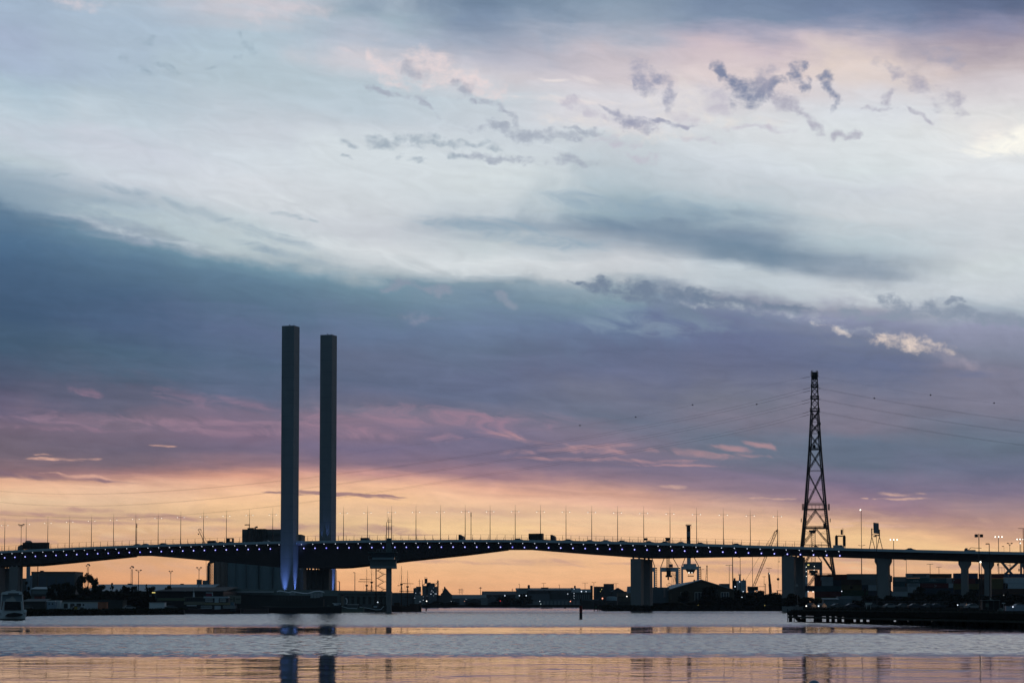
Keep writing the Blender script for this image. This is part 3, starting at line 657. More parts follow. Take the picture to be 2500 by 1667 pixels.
def truck_proto(name, boxl, boxh, m_box, m_cab, gap=.6, cab=True, boxx=None):
    r = empty(name, (0, 0, 0))
    x0 = -boxl / 2
    if boxl: b = MB(); b.box(x0, x0 + boxl, -1.22, 1.22, 1.1, boxh); b.build('cargo_box', m_box, r)
    f = MB(); f.box(x0, boxl / 2 + gap + 2.4, -.5, .5, .75, 1.05); f.build('chassis', BLK, r)
    if cab:
        c = MB(); cx = boxl / 2 + gap; c.prism([(cx, .5), (cx, 3.2), (cx + .5, 3.25), (cx + 1.3, 2.7), (cx + 1.9, 2.6), (cx + 2.3, 1.9), (cx + 2.4, .5)], -1.15, 1.15); cb = c.build('cab', m_cab, r)
        g = MB(); g.prism([(cx + .9, 1.7), (cx + .95, 2.5), (cx + 1.75, 2.5), (cx + 2.1, 1.8)], -1.17, 1.17); g.build('windscreen', GLASS, cb)
    for x in (x0 + .8, x0 + 2.0, boxl / 2 + gap + 1.2):
        for y in (-1.0, 1.0): w = MB(); w.tube((x, y - .15, .5), (x, y + .15, .5), .5, n=12); w.build('wheel', BLK, r)
    return r
CP = {'d': mat('car_dark', (.03, .035, .05), .35, .1), 'l': mat('car_silver', (.35, .36, .38), .35, .1), 'r': mat('car_maroon', (.14, .03, .03), .35, .1), 'w': mat('car_white', (.55, .57, .6), .35, .1)}
protos = {}
def place_vehicle(kind, px, off, label, cat='car', flip=False, group='cars crossing the bridge', z=None):
    key = kind
    if key not in protos:
        protos[key] = {'cd': lambda: car_proto('car', CP['d']), 'cl': lambda: car_proto('car', CP['l']), 'cr': lambda: car_proto('car', CP['r']), 'cw': lambda: car_proto('car', CP['w']), 'vd': lambda: car_proto('van', CP['d'], True), 'vl': lambda: car_proto('van', CP['l'], True)}[key](); o = protos[key]
    else: o = copy_tree(protos[key])
    s, _ = bhit(px, 1325, off); o.location = bp_(s, off, ztop(s) - .72); o.rotation_euler = (0, 0, -ANG + (math.pi if flip else 0))
    return tag(o, label, cat, group)
for kind, px, off, lb in (
    ('cl', 337, 12.5, 'silver car on the bridge just right of the slim dark pole left of the towers'),
    ('cl', 357, 12.5, 'silver car following close behind another, left part of the bridge'),
    ('cd', 400, 12.5, 'dark car low behind the parapet between the seventh and eighth bridge lamps'),
    ('vd', 519, 12.5, 'long low dark van approaching the square framed trailer left of the towers'),
    ('cd', 541, 9, 'dark car just left of the square framed trailer on the bridge'),
    ('cl', 652, 12.5, 'pale car on the bridge against the silo block, left of the towers'),
    ('vd', 893, 12.5, 'dark flat van on the bridge between the far tower and the control tower'),
    ('cd', 1266, 12.5, 'dark car low on the bridge just left of the box lorry'),
    ('cd', 1388, 12.5, 'dark car on the bridge right of the lorry cab, under the lamp post'),
    ('cd', 1441, 8, 'dark car barely showing above the parapet at mid-span right'),
    ('cl', 1480, 12.5, 'pale car above the haunch of the right span'),
    ('cd', 1520, 12.5, 'dark car above the left edge of the middle water pier'),
    ('cd', 1585, 12.5, 'dark car passing the first small road sign above the pier'),
    ('cd', 1625, 12.5, 'dark car under the second small road sign on the bridge'),
    ('cl', 1664, 12.5, 'pale car on the bridge left of the banded crane boom'),
    ('cd', 1711, 8, 'dark car on the bridge right of the banded crane boom'),
    ('cr', 1799, 12.5, 'dark red car with lights beside it, left of the lattice crane tip'),
    ('vl', 2048, 12.5, 'pale van passing beneath the black arched gantry'),
    ('cd', 2223, 12.5, 'dark low car alone on the right approach of the bridge')):
    place_vehicle(kind, px, off, lb)
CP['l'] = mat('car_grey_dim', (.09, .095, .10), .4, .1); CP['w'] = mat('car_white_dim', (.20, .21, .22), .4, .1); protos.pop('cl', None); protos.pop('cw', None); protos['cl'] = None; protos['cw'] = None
def set_truck(o, px, off, label, cat, flip=False):
    s, _ = bhit(px, 1325, off); o.location = bp_(s, off, ztop(s) - .72); o.rotation_euler = (0, 0, -ANG + (math.pi if flip else 0)); tag(o, label, cat)
tk = truck_proto('semi_trailer_truck', 14.4, 4.3, BLK, GREY); set_truck(tk, 88, 12, 'very long black semi-trailer lorry at the left end of the bridge', 'truck', True)
rb = MB(); rb.box(2.8, 6.0, -.9, .9, 4.3, 4.9); rb.box(3.4, 5.4, -.7, .7, 4.9, 5.3); rb.build('roof_unit', GREY, tk)
tk = truck_proto('box_lorry', 6.9, 3.9, BLK, mat('cab_dark', (.05, .03, .03), .5), gap=4.0); set_truck(tk, 1309, 11.5, 'black box lorry with an empty gap behind its cab, right of mid-span', 'truck')
tk = truck_proto('tractor_unit', 0, 3, BLK, mat('cab_dark', (.05, .03, .03), .5), gap=-.6); set_truck(tk, 1124, 11.5, 'dark lorry cab without a trailer near the middle of the bridge', 'truck')
# square framed trailer
r = empty('sign_trailer', (0, 0, 0)); m = MB()
for x0, x1, z0, z1 in ((-1.8, -1.4, .6, 3.0), (1.4, 1.8, .6, 3.0), (-1.8, 1.8, 2.6, 3.0), (-1.8, 1.8, .6, 1.3), (-1.4, -.4, 1.3, 2.6)): m.box(x0, x1, -.6, .6, z0, z1)
m.build('frame', BLK, r); w = MB(); w.tube((0, -.7, .35), (0, .7, .35), .35, n=10); w.build('wheel', BLK, r); set_truck(r, 562, 12, 'black square framed trailer with an opening, left of the silo block', 'trailer')
# tipper with raised boom at right
r = empty('tow_truck', (0, 0, 0)); m = MB(); m.box(-2.6, 1.0, -1.1, 1.1, .6, 1.3); m.build('bed', CP['l'], r)
m = MB(); m.prism([(-3.9, .5), (-3.8, 1.6), (-3.3, 2.1), (-2.5, 2.1), (-2.4, .5)], -1.0, 1.0); m.build('cab', CP['l'], r)
m = MB(); m.tube((-2.2, 0, 1.3), (-1.0, 0, 2.3), .14, n=5); m.tube((-1.0, 0, 2.3), (3.6, 0, 2.0), .12, n=5); m.build('boom', STEEL, r)
for x in (-3.2, -.2):
    w = MB(); w.tube((x, -1.1, .4), (x, 1.1, .4), .4, n=10); w.build('wheel', BLK, r)
set_truck(r, 2376, 12.5, 'pale tow lorry with a flat raised boom near the right end of the bridge', 'truck')

def px_thing(name, label, cat, px, D, group=None, z=0):
    return empty(name, (wx(px, D), D, z), label, cat, group)
# road signs and posts standing on the deck
for px, y0, lb in ((1576, 1313, 'small square road sign on the bridge above the middle pier'), (1630, 1312, 'small square road sign on the bridge left of the banded crane boom')):
    s, z = bhit(px, y0, 2); r = empty('road_sign', bp_(s, 2, ztop(s) - .7), lb, 'sign', 'small road signs on the bridge')
    c = bp_(s, 2, 0); zz = z
    m = MB(); m.box(c.x - 1.0, c.x + 1.0, c.y - .1, c.y + .1, zz - 1.1, zz); part(m, 'panel', BLK, r)
    m = MB(); m.tube((c.x - .8, c.y, ztop(s) - .7), (c.x - .8, c.y, zz - 1.1), .12, n=5); m.tube((c.x + .5, c.y, ztop(s) - .7), (c.x + .5, c.y, zz - 1.1), .1, n=5); part(m, 'post', STEEL, r)
for px, y0, lb in ((334, 1277, 'slim dark pole on the bridge beside the seventh lamp post'), (1150, 1250, 'slim dark pole on the bridge near its middle, between two lamp posts')):
    s, z = bhit(px, y0, 13); c = bp_(s, 13, 0); m = MB(); m.tube((c.x, c.y, ztop(s) - .7), (c.x, c.y, z), .2, .13, 6); m.tube((c.x, c.y, z - 2.2), (c.x, c.y, z), .26, .2, 6)
    m.thing('pole', STEEL, lb, 'pole', 'slim dark poles on the bridge')
# black arched gantry
s, z = bhit(2050, 1306, 9); D = bp_(s, 9).y
r = px_thing('gantry', 'black gantry of two round-topped columns joined by a knobbly bar on the right approach', 'gantry', 2051, D, z=ztop(s) - .7)
for a, b in ((2039, 2045.3), (2058, 2064.3)):
    m = MB(); xa, xb = wx(a, D, 1320), wx(b, D, 1320); z1 = wy(1306, D, a); zb = ztop(s) - .7
    prof = [(xa, wy(1333, D)), (xa, z1 - .6), (xa + .3, z1 - .1), (xa + .7, z1 + .1), (xb - .3, z1 - .1), (xb, z1 - .6), (xb, wy(1333, D))]
    m.prism(prof, D - .5, D + .5); part(m, 'column', BLK, r)
    m = MB(); m.box(xa + .1, xa + .3, D - .2, D + .2, zb, wy(1333, D)); m.box(xb - .3, xb - .1, D - .2, D + .2, zb, wy(1333, D)); part(m, 'foot', BLK, r)
m = MB(); zz = wy(1308, D); m.tube((wx(2044, D, 1308), D, zz), (wx(2060, D, 1308), D, zz), .14, n=5)
for k in range(4): m.ball((wx(2046.5 + k * 3, D, 1308), D, zz), .34, 6, 4)
part(m, 'cross_bar', mat('rust', (.12, .04, .03), .9), r)
m = MB(); m.box(wx(2052.6, D, 1300), wx(2057.5, D, 1300), D - .2, D + .2, wy(1304.5, D), wy(1292.5, D)); part(m, 'sign_panel', BLK, r)
m = MB(); m.tube((wx(2056.6, D, 1300), D, zz), (wx(2056.6, D, 1290), D, wy(1288.5, D)), .08, n=4); m.tube((wx(2059.6, D, 1300), D, zz), (wx(2059.6, D, 1290), D, wy(1289.5, D)), .07, n=4); part(m, 'antenna', STEEL, r)
# sign panel on A-frames
s, z = bhit(2140, 1338, 0); D = bp_(s, 0).y; zb = ztop(s) - .7
r = px_thing('billboard', 'grey sign board held high on two dark A-frame trestles above the right approach', 'billboard', 2140, D, z=zb)
m = MB(); x0, x1 = wx(2133, D, 1290), wx(2146, D, 1290)
m.add([(x0, D, wy(1301, D)), (x1, D, wy(1303, D)), (x1 - .1, D, wy(1276.5, D)), (x0 - .1, D, wy(1275, D)), (x0, D + .4, wy(1301, D)), (x1, D + .4, wy(1303, D)), (x1 - .1, D + .4, wy(1276.5, D)), (x0 - .1, D + .4, wy(1275, D))], [(0,1,2,3),(7,6,5,4),(0,4,5,1),(1,5,6,2),(2,6,7,3),(3,7,4,0)])
part(m, 'board', mat('board_grey', (.16, .16, .18), .8, .5, 1.5), r)
for tx, ty, lx, rx in ((2128.6, 1289, 2121.6, 2137.5), (2147.3, 1292, 2139.8, 2155.8)):
    m = MB(); ax = wx(tx, D, 1300); zt_ = wy(ty, D); zk = wy(1309, D); m.tube((ax, D + .3, zk), (ax, D + .3, zt_), .26, n=5)
    for q in (lx, rx): m.tube((ax, D + .3, zk), (wx(q, D, 1338), D + .3, zb), .17, n=5)
    zm = wy(1322.5, D); m.tube((wx(tx + (lx - tx) * .48, D, 1322), D + .3, zm), (wx(tx + (rx - tx) * .48, D, 1322), D + .3, zm), .1, n=4)
    part(m, 'trestle', STEEL, r)
m = MB(); m.tube((wx(2129, D, 1291), D + .3, wy(1291, D)), (wx(2134, D, 1291), D + .3, wy(1291, D)), .12, n=4); m.tube((wx(2129, D, 1304), D + .3, wy(1304, D)), (wx(2147, D, 1305), D + .3, wy(1305.5, D)), .16, n=4)
for k in range(3): m.ball((wx(2137 + k * 3.6, D, 1306), D, wy(1306.5, D)), .32, 6, 4)
part(m, 'walkway', STEEL, r)

# ---------------------------------------------------------------- generic builders
def bar(m, px0, py0, px1, py1, D, r, r2=None, D2=None, n=5):
    m.tube(W(px0, py0, D), W(px1, py1, D2 or D), r, r2, n); return m
def pbox(m, px0, px1, py0, py1, D, dep):
    m.box(wx(px0, D), wx(px1, D), D, D + dep, wy(py1, D), wy(py0, D)); return m
def windows(root_part, px0, px1, py0, py1, D, nx, ny=1, fw=.55, fh=.6, m=None, name='window', frame=None):
    """nx by ny openings standing 3 cm proud of a wall's front"""
    dx, dy = (px1 - px0) / nx, (py1 - py0) / ny
    for i in range(nx):
        for j in range(ny):
            a = MB(); x = px0 + dx * (i + .5); y = py0 + dy * (j + .5)
            a.box(wx(x - dx * fw / 2, D), wx(x + dx * fw / 2, D), D - .04, D + .06, wy(y + dy * fh / 2, D), wy(y - dy * fh / 2, D))
            part(a, name, m or GLASS, root_part)
def shed(name, label, cat, px0, px1, eave, ridge, D, dep, wall, roof, kind='flat', base=None, group=None, over=.4):
    """kind: flat, front (gable end towards us), side (ridge parallel to the front), lean (roof rising backwards)"""
    z0 = LZ if base is None else base
    x0, x1 = wx(px0, D), wx(px1, D); ze, zr = wy(eave, D), wy(ridge, D + {'lean': dep, 'side': dep / 2}.get(kind, 0))
    r = empty(name, ((x0 + x1) / 2, D, z0), label, cat, group)
    w = MB(); rf = MB()
    if kind == 'flat':
        w.box(x0, x1, D, D + dep, z0, ze - .15); rf.box(x0 - over * .3, x1 + over * .3, D - over * .3, D + dep, ze - .15, zr)
    elif kind == 'front':
        xm = (x0 + x1) / 2; w.prism([(x0, z0), (x1, z0), (x1, ze - .2), (xm, zr - .3), (x0, ze - .2)], D, D + dep)
        rf.prism([(x0 - over, ze - .35), (xm, zr - .15), (x1 + over, ze - .35), (x1 + over, ze), (xm, zr + .2), (x0 - over, ze)], D - over, D + dep)
    elif kind == 'side':
        w.box(x0, x1, D, D + dep, z0, ze - .2); ym = D + dep / 2
        rf.prismx([(D - over, ze - .2), (ym, zr - .2), (D + dep + over, ze - .2), (D + dep + over, ze), (ym, zr), (D - over, ze)], x0 - over, x1 + over)
    elif kind == 'lean':
        w.box(x0, x1, D, D + dep, z0, ze - .2)
        rf.prismx([(D - over, ze - .2), (D + dep, zr - .2), (D + dep, zr), (D - over, ze)], x0 - over, x1 + over)
    wp = part(w, 'wall', wall, r); rp = part(rf, 'roof', roof, r)
    return r, wp, rp
def glowdot(parent, px, py, D, rr, m=None, name='lamp'):
    a = MB(); a.ball(W(px, py, D), rr, 7, 4); return part(a, name, m or L_COOL, parent)
def mast(label, px, ytop, D, base=None, kind='V', r=.16, lit=False, group='floodlight and lamp masts of the port', mm=None, name='light_mast', cat='light mast', wide=1.0):
    z0 = RZ if base is None else base; X = wx(px, D, ytop); zt = wy(ytop, D)
    rt = empty(name, (X, D, z0), label, cat, group); m = MB()
    mm = mm or STEEL
    if kind == 'lattice':
        for s in (-.5, .5):
            for q in (-.5, .5): m.tube((X + s, D + q, z0), (X + s * .7, D + q * .7, zt - 1), .07, n=4)
        z = z0; k = 0
        while z < zt - 2: m.tube((X - .6 * (1 if k % 2 else -1), D, z), (X + .6 * (1 if k % 2 else -1), D, z + 1.6), .05, n=4, cap=False); z += 1.6; k += 1
    else: m.tube((X, D, z0), (X, D, zt), r * 1.25, r * .75, 6)
    part(m, 'pole', mm, rt)
    def head(dx, dz, w, h, lit_=lit):
        a = MB(); a.box(X + dx - w, X + dx + w, D - .35, D + .35, zt + dz - h, zt + dz + h); hp = part(a, 'lamp_head', mm if not lit_ else GREY, rt)
        if lit_: b = MB(); b.ball((X + dx, D - .5, zt + dz - .1), min(w * .8, .45), 7, 4); part(b, 'lamp', L_WHITE, hp)
    a = MB()
    if kind == 'V':
        a.tube((X, D, zt - 1.3), (X - 1.1 * wide, D, zt - .3), .1, n=4); a.tube((X, D, zt - 1.3), (X + 1.1 * wide, D, zt - .3), .1, n=4); part(a, 'bracket', mm, rt)
        head(-1.15 * wide, 0, .42 * wide + .08, .22); head(1.15 * wide, 0, .42 * wide + .08, .22)
    elif kind == 'four':
        a.tube((X - 1.5 * wide, D, zt - .2), (X, D, zt - .7), .06, n=4); a.tube((X + 1.5 * wide, D, zt - .2), (X, D, zt - .7), .06, n=4); a.tube((X, D, zt - 1), (X, D, zt), .1, n=4); part(a, 'bracket', mm, rt)
        for dx, dz in ((-1.6, .12), (-.6, 0), (.6, 0), (1.6, .12)): head(dx * wide, dz, .26 * wide + .08, .13)
    elif kind in ('T', 'T3'):
        w = 1.7 * wide; a.tube((X - w, D, zt - .1), (X + w, D, zt - .1), .09, n=4); part(a, 'cross_arm', mm, rt)
        for dx in ((-w, 0, w) if kind == 'T3' else (-w, w)): head(dx, 0, .45, .14)
    elif kind == 'ring':
        a.tube((X - 1.5 * wide, D, zt), (X + 1.5 * wide, D, zt), .25, n=5); a.tube((X, D, zt - .6), (X, D, zt + .8), .3, n=6); part(a, 'lamp_ring', mm, rt)
    elif kind == 'lattice':
        for dx, dz in ((-.8, -.35), (.5, .35), (-.1, .4), (.8, -.2)): head(dx, dz, .38, .3)
    elif kind == 'double':
        a.tube((X - 1.6 * wide, D, zt - .14), (X + 1.6 * wide, D, zt - .14), .02, n=4); part(a, 'cross_arm', mm, rt)
        for dx in (-1.25, 1.25): head(dx * wide, -.38, .62 * wide, .72 * wide)
    elif kind == 'one':
        head(-.5, 0, .5, .15)
    elif kind == 'bar':
        a.tube((X - 2.2 * wide, D, zt), (X + 2.2 * wide, D, zt), .16, n=4); part(a, 'cross_arm', mm, rt)
    return rt

# ---------------------------------------------------------------- trees
LEAF = mat('leaves', (.026, .032, .022), .9, .5, .5, spec=0); BARK = mat('bark', (.035, .028, .022), .95, .4, 1.0)
LEAF2 = mat('leaves_olive', (.03, .031, .02), .9, .5, .5, spec=0)
tree_protos = {}
def tree_mesh(kind, seed):
    """unit tree: 1 high, 1 wide"""
    rnd = random.Random(seed); crown = MB(); trunk = MB(); cl = []
    if kind == 'round':
        for i in range(34):
            t = rnd.uniform(0, 2 * math.pi); rr = rnd.uniform(.0, .42) ; z = rnd.uniform(.28, .88); f = math.sqrt(max(.1, 1 - ((z - .56) / .42) ** 2))
            cl.append((math.cos(t) * rr * f, math.sin(t) * rr * f, z, rnd.uniform(.07, .15)))
    elif kind == 'cone':
        for i in range(36):
            z = rnd.uniform(.12, .95); f = (1.05 - z) * .42; t = rnd.uniform(0, 2 * math.pi); cl.append((math.cos(t) * f * rnd.random(), math.sin(t) * f * rnd.random(), z, rnd.uniform(.05, .13) * (1.25 - z)))
    elif kind == 'bush':
        for i in range(38):
            t = rnd.uniform(0, 2 * math.pi); rr = rnd.uniform(0, .42); z = rnd.uniform(.1, .82) * (1 - rr); cl.append((math.cos(t) * rr, math.sin(t) * rr, z, rnd.uniform(.09, .17)))
    elif kind == 'open':
        for i in range(30): t = rnd.uniform(.0, 2 * math.pi); q = rnd.uniform(.30, .42); cl.append((math.cos(t) * q, rnd.uniform(-.25, .25), .62 + .78 * q * math.sin(t), rnd.uniform(.07, .12)))
        for i in range(9): cl.append((rnd.uniform(-.28, .28), rnd.uniform(-.25, .25), rnd.uniform(.45, .85), rnd.uniform(.05, .09)))
    trunk.tube((0, 0, 0), (.01, 0, .42), .030, .018, 6)
    for x, y, z, s in cl[::2]: trunk.tube((.01, 0, min(.42, z * .6)), (x * .85, y * .85, z), .012, .004, 4, False)
    for x, y, z, s in cl:
        n = int(150 * (s / .12) ** 1.6) + 24
        for k in range(n):
            u = rnd.gauss(0, 1), rnd.gauss(0, 1), rnd.gauss(0, 1); L_ = math.sqrt(sum(q * q for q in u)) or 1; q = s * rnd.random() ** .5 * 1.15
            c = Vector((x + u[0] / L_ * q, y + u[1] / L_ * q, max(.02, z + u[2] / L_ * q * .85)))
            a = Vector((rnd.gauss(0, 1), rnd.gauss(0, 1), rnd.gauss(0, 1))).normalized(); b = a.cross(Vector((rnd.gauss(0, 1), rnd.gauss(0, 1), 1))).normalized(); w = rnd.uniform(.013, .030)
            crown.add([c - a * w - b * w * .6, c + a * w - b * w * .6, c + a * w + b * w * .6, c - a * w + b * w * .6], [(0, 1, 2, 3)])
    return crown, trunk
def tree(kind, px, ytop, wpx, D, base=None, label='', group='trees along the shore', name='tree', cat='tree', seed=0):
    key = (kind, seed % 3)
    if key not in tree_protos:
        c, t = tree_mesh(kind, 11 * seed % 3 + len(kind) + seed % 3)
        r = empty(name, (0, 0, 0)); t.build('trunk', BARK, r); c.build('crown', LEAF if seed % 2 else LEAF2, r); tree_protos[key] = r; o = r
    else: o = copy_tree(tree_protos[key])
    o.name = name
    z0 = LZ if base is None else base; h = (wy(ytop, D, px) - z0) / .98; w = wpx * D / F * (1.3 if kind != 'open' else 1.05)
    o.location = (wx(px, D), D, z0); o.scale = (w, w * .8, h); o.rotation_euler = (0, 0, (px * 37 % 7) * .35 if kind != 'open' else 0)
    return tag(o, label, cat, group)

def cont_mat(n, c): return mat('container_' + n, tuple(q * 1.35 for q in c), .6, .3, .8)
CC = {'grey': cont_mat('grey', (.18, .21, .23)), 'maroon': cont_mat('maroon', (.10, .02, .022)), 'teal': cont_mat('teal', (.03, .085, .105)), 'blue': cont_mat('blue', (.02, .045, .10)),
      'olive': cont_mat('ochre', (.10, .085, .035)), 'white': cont_mat('white', (.36, .42, .46)), 'brown': cont_mat('brown', (.06, .035, .025)), 'navy': cont_mat('navy', (.035, .05, .075)), 'green': cont_mat('green', (.02, .06, .035)), 'orange': cont_mat('orange', (.25, .09, .05))}
def container(px0, px1, py0, py1, D, col, label, dep=2.5, name='shipping_container', group='stacked shipping containers'):
    x0, x1, z0, z1 = wx(px0, D), wx(px1, D), wy(py1, D), wy(py0, D)
    r = empty(name, ((x0 + x1) / 2, D, z0), label, 'container', group)
    m = MB(); n = max(6, int((x1 - x0) / .45)); dx = (x1 - x0 - .3) / n                # corrugated front
    prof = [(x0 + .15, D + .04)]
    for i in range(n):
        a = x0 + .15 + i * dx; prof += [(a + dx * .1, D + .0), (a + dx * .45, D + .0), (a + dx * .55, D + .06), (a + dx * .95, D + .06)]
    prof += [(x1 - .15, D + .04), (x1 - .15, D + dep - .05), (x0 + .15, D + dep - .05)]
    m.slabs(prof, z0 + .12, z1 - .12); part(m, 'side_panels', CC[col], r)
    f = MB()
    for xa, xb in ((x0, x0 + .16), (x1 - .16, x1)):
        for ya in (D - .05, D + dep - .16): f.box(xa, xb, ya, ya + .16, z0, z1)
    for za, zb in ((z0, z0 + .12), (z1 - .12, z1)):
        f.box(x0 + .16, x1 - .16, D - .04, D + .1, za, zb); f.box(x0 + .16, x1 - .16, D + dep - .15, D + dep - .03, za, zb)
    part(f, 'frame', CC[col], r)
    return r
def lettering(parent, text, px, py, D, hpx, m, shear=0.0, wide=1.0, name='lettering'):
    cu = bpy.data.curves.new('t', 'FONT'); cu.body = text; cu.size = hpx * D / F * 1.4; cu.shear = shear; cu.align_x = 'CENTER'; cu.extrude = .01; cu.offset = .02
    to = bpy.data.objects.new('t', cu); COL.objects.link(to); bpy.context.view_layer.update()
    me = bpy.data.meshes.new_from_object(to); bpy.data.objects.remove(to)
    o = bpy.data.objects.new(name, me); COL.objects.link(o); me.materials.clear(); me.materials.append(m)
    rt = root_of(parent).location; p = W(px, py, D - .12)
    o.parent = parent; o.location = (p.x - rt.x, p.y - rt.y, p.z - rt.z - hpx * D / F * .5); o.rotation_euler = (R(90), 0, 0); o.scale = (wide, 1, 1)
    return o

# ================================================================ LEFT BANK
S_DARK = mat('dark_wall', (.045, .05, .05), .9); S_BLUE = mat('slate_cladding', (.13, .16, .18), .7, .25, .2); S_ROOF = mat('metal_roof', (.26, .31, .34), .55, .2, .1)
S_MID = mat('grey_wall', (.08, .095, .10), .85); S_BRN = mat('brown_concrete', (.20, .165, .15), .9); S_SILO = mat('silo_steel', (.13, .19, .215), .6, .25, .12)
BRICK = mat('dull_brick', (.07, .06, .045), .95, .3, .6)
# works block with pipe, far left
r, w, rf = shed('factory_block', 'dark square factory block with a curved pipe at its right end, behind the left bank', 'factory', 76, 182.5, 1397, 1394.5, 1260, 24, S_MID, S_DARK)
windows(w, 92, 182, 1406, 1430, 1260, 4, 1, .8, .95, mat('panel_blue', (.07, .095, .125), .8), 'wall_panel')
m = MB(); D = 1262
m.path([W(183, 1399, D), W(187, 1403, D), W(188.5, 1410, D), W(188.5, 1436, D)], .32, 6); m.path([W(183, 1403, D), W(185, 1406, D), W(185.5, 1436, D)], .2, 5); part(m, 'pipe', GREY, r)
m = MB(); pbox(m, 97, 104, 1392, 1395, 1262, 3); part(m, 'roof_vent', STEEL, r)
m = MB(); m.cyl(wx(68.5, 1240), 1240, LZ, wy(1376, 1240), 1.12, n=18); m.cyl(wx(74, 1244), 1244, LZ, wy(1404, 1244), 1.0, n=16)
m.thing('chimney', mat('pale_blue_steel', (.17, .24, .30), .6), 'pale blue round chimney rising to the deck beside the left pier', 'chimney')
shed('low_building', 'small pale blue shed wall seen between the two left piers', 'shed', 8, 19, 1411, 1409, 1230, 12, mat('pale_blue_wall', (.12, .18, .22), .7), S_DARK)
shed('low_building', 'dark annex between the left pier and the pale chimney', 'shed', 51, 66, 1412, 1411, 1250, 12, S_MID, S_DARK)
r, w, rf = shed('pavilion', 'low pale-roofed pavilion behind the dark cone-shaped bush', 'building', 76, 118, 1437, 1432, 930, 10, S_MID, mat('pale_roof', (.22, .30, .33), .6), 'lean')
m = MB(); pbox(m, 79, 118, 1440.5, 1449.5, 929, .5); part(m, 'fascia', mat('pale_wall', (.13, .17, .18), .8), r)
# long pale roof behind the trees
r, w, rf = shed('long_warehouse', 'very long warehouse with pale blue-grey metal roof behind the left trees', 'warehouse', 205, 506, 1442, 1425.5, 1150, 45, S_MID, S_ROOF, 'lean')
for a, b, y in ((311, 320, 1423.6), (440, 447, 1424), (234, 238, 1419.5)):
    m = MB(); pbox(m, a, b, y, 1426.5, 1192, 3); part(m, 'roof_vent', S_DARK, r)
shed('plant_room', 'small slate-blue box on the warehouse roof under the twin floodlight, left one', 'plant room', 480, 489, 1414.6, 1414, 1196, 6, S_BLUE, S_BLUE, base=wy(1427, 1196))
shed('plant_room', 'small slate-blue box on the warehouse roof beside the elevator pipe', 'plant room', 494, 506, 1416.4, 1416, 1196, 6, S_BLUE, S_BLUE, base=wy(1427, 1196))
# silo works
r = px_thing('silo_works', 'big grain silo works with flat dark headhouse above the deck and round silos below', 'silo', 620, 1215, z=LZ)
m = MB(); pbox(m, 590, 735, 1304, 1440, 1232, 22); part(m, 'core', S_MID, r)
m = MB(); pbox(m, 590, 690, 1291.5, 1304, 1231, 24); part(m, 'headhouse', mat('headhouse', (.09, .11, .11), .8), r)
m = MB(); pbox(m, 603, 618, 1288, 1324, 1229, 2); part(m, 'stair_tower', S_DARK, r)
m = MB()
for px in (624, 634, 644): m.cyl(wx(px, 1230), 1230, wy(1326, 1230), wy(1290.5, 1230), 1.25, n=14)
part(m, 'vessel', S_DARK, r)
m = MB(); m.path([W(608.8, 1294, 1230), W(608.8, 1280, 1230)], .28, 5); m.path([W(598, 1280.5, 1230), W(610, 1280.5, 1230)], .3, 5); m.box(wx(598, 1230) - .4, wx(601, 1230), 1229.6, 1230.4, wy(1281.8, 1230), wy(1280, 1230)); part(m, 'roof_hoist', STEEL, r)
m = MB(); m.path([W(622, 1290, 1230), W(624, 1286.5, 1230), W(629, 1286, 1230)], .5, 6); part(m, 'duct', STEEL, r)
for px, rr, mm in ((530, 2.2, S_BRN), (543.5, 1.8, S_BRN), (553, 1.0, S_BRN), (568, 3.0, S_SILO), (590, 3.6, S_SILO), (617, 3.9, S_SILO), (650, 4.2, S_SILO), (682, 3.9, S_SILO), (718, 3.9, S_SILO)):
    m = MB(); D = 1218; m.cyl(wx(px, D), D, LZ, wy(1352, D), rr, n=28); part(m, 'silo', mm, r)
m = MB(); D = 1212; m.path([W(509, 1436, D), W(509, 1380, D), W(511.5, 1373.5, D), W(517, 1370.5, D), W(524, 1370, D)], .85, 8); part(m, 'elevator_duct', STEEL, r)
m = MB()
for a, b in zip(range(1374, 1432, 7), range(1381, 1439, 7)): bar(m, 513.5, a, 518, b, D, .12); bar(m, 518, a, 513.5, b, D, .12); bar(m, 513.5, b, 518, b, D, .12)
bar(m, 513.5, 1372, 513.5, 1436, D, .16); bar(m, 518.5, 1372, 518.5, 1436, D, .16); part(m, 'ladder_tower', STEEL, r)
# big quayside shed in two parts
r, w, rf = shed('quay_shed', 'long low quayside shed with broad grey-green fascia, reaching right to the control tower', 'shed', 520, 944, 1449, 1436, 905, 40, S_DARK, mat('fascia', (.13, .165, .165), .7), 'flat')
rf.data.vertices[0].co  # roof drops towards its right end
for v in rf.data.vertices:
    wxp = (v.co.x + r.location.x); f = (wxp - wx(740, 905)) / (wx(944, 905) - wx(740, 905))
    if f > 0: v.co.z -= f * f * 1.1
m = MB(); pbox(m, 554, 668, 1442.5, 1446.2, 903.5, 1.0); part(m, 'eave_strip', mat('pale_strip', (.34, .36, .38), .6), r)
windows(w, 820, 944, 1452, 1476, 905, 9, 1, .5, .95, mat('door_grey', (.10, .12, .12), .8), 'door_bay')
m = MB(); pbox(m, 826, 943, 1447.4, 1449.5, 903.8, .8); part(m, 'canopy', S_MID, r)
glowdot(r, 922, 1469.5, 903.4, .28)
r, w, rf = shed('quay_shed', 'low black open shed with a thin pale eave line, left of the ferry', 'shed', 382, 545, 1442, 1432.5, 860, 45, BLK, S_DARK, 'lean')
m = MB(); pbox(m, 384, 556, 1441.5, 1442.6, 859, .4); part(m, 'eave_strip', GREY, r)
glowdot(r, 452, 1443, 858, .18, GREY)
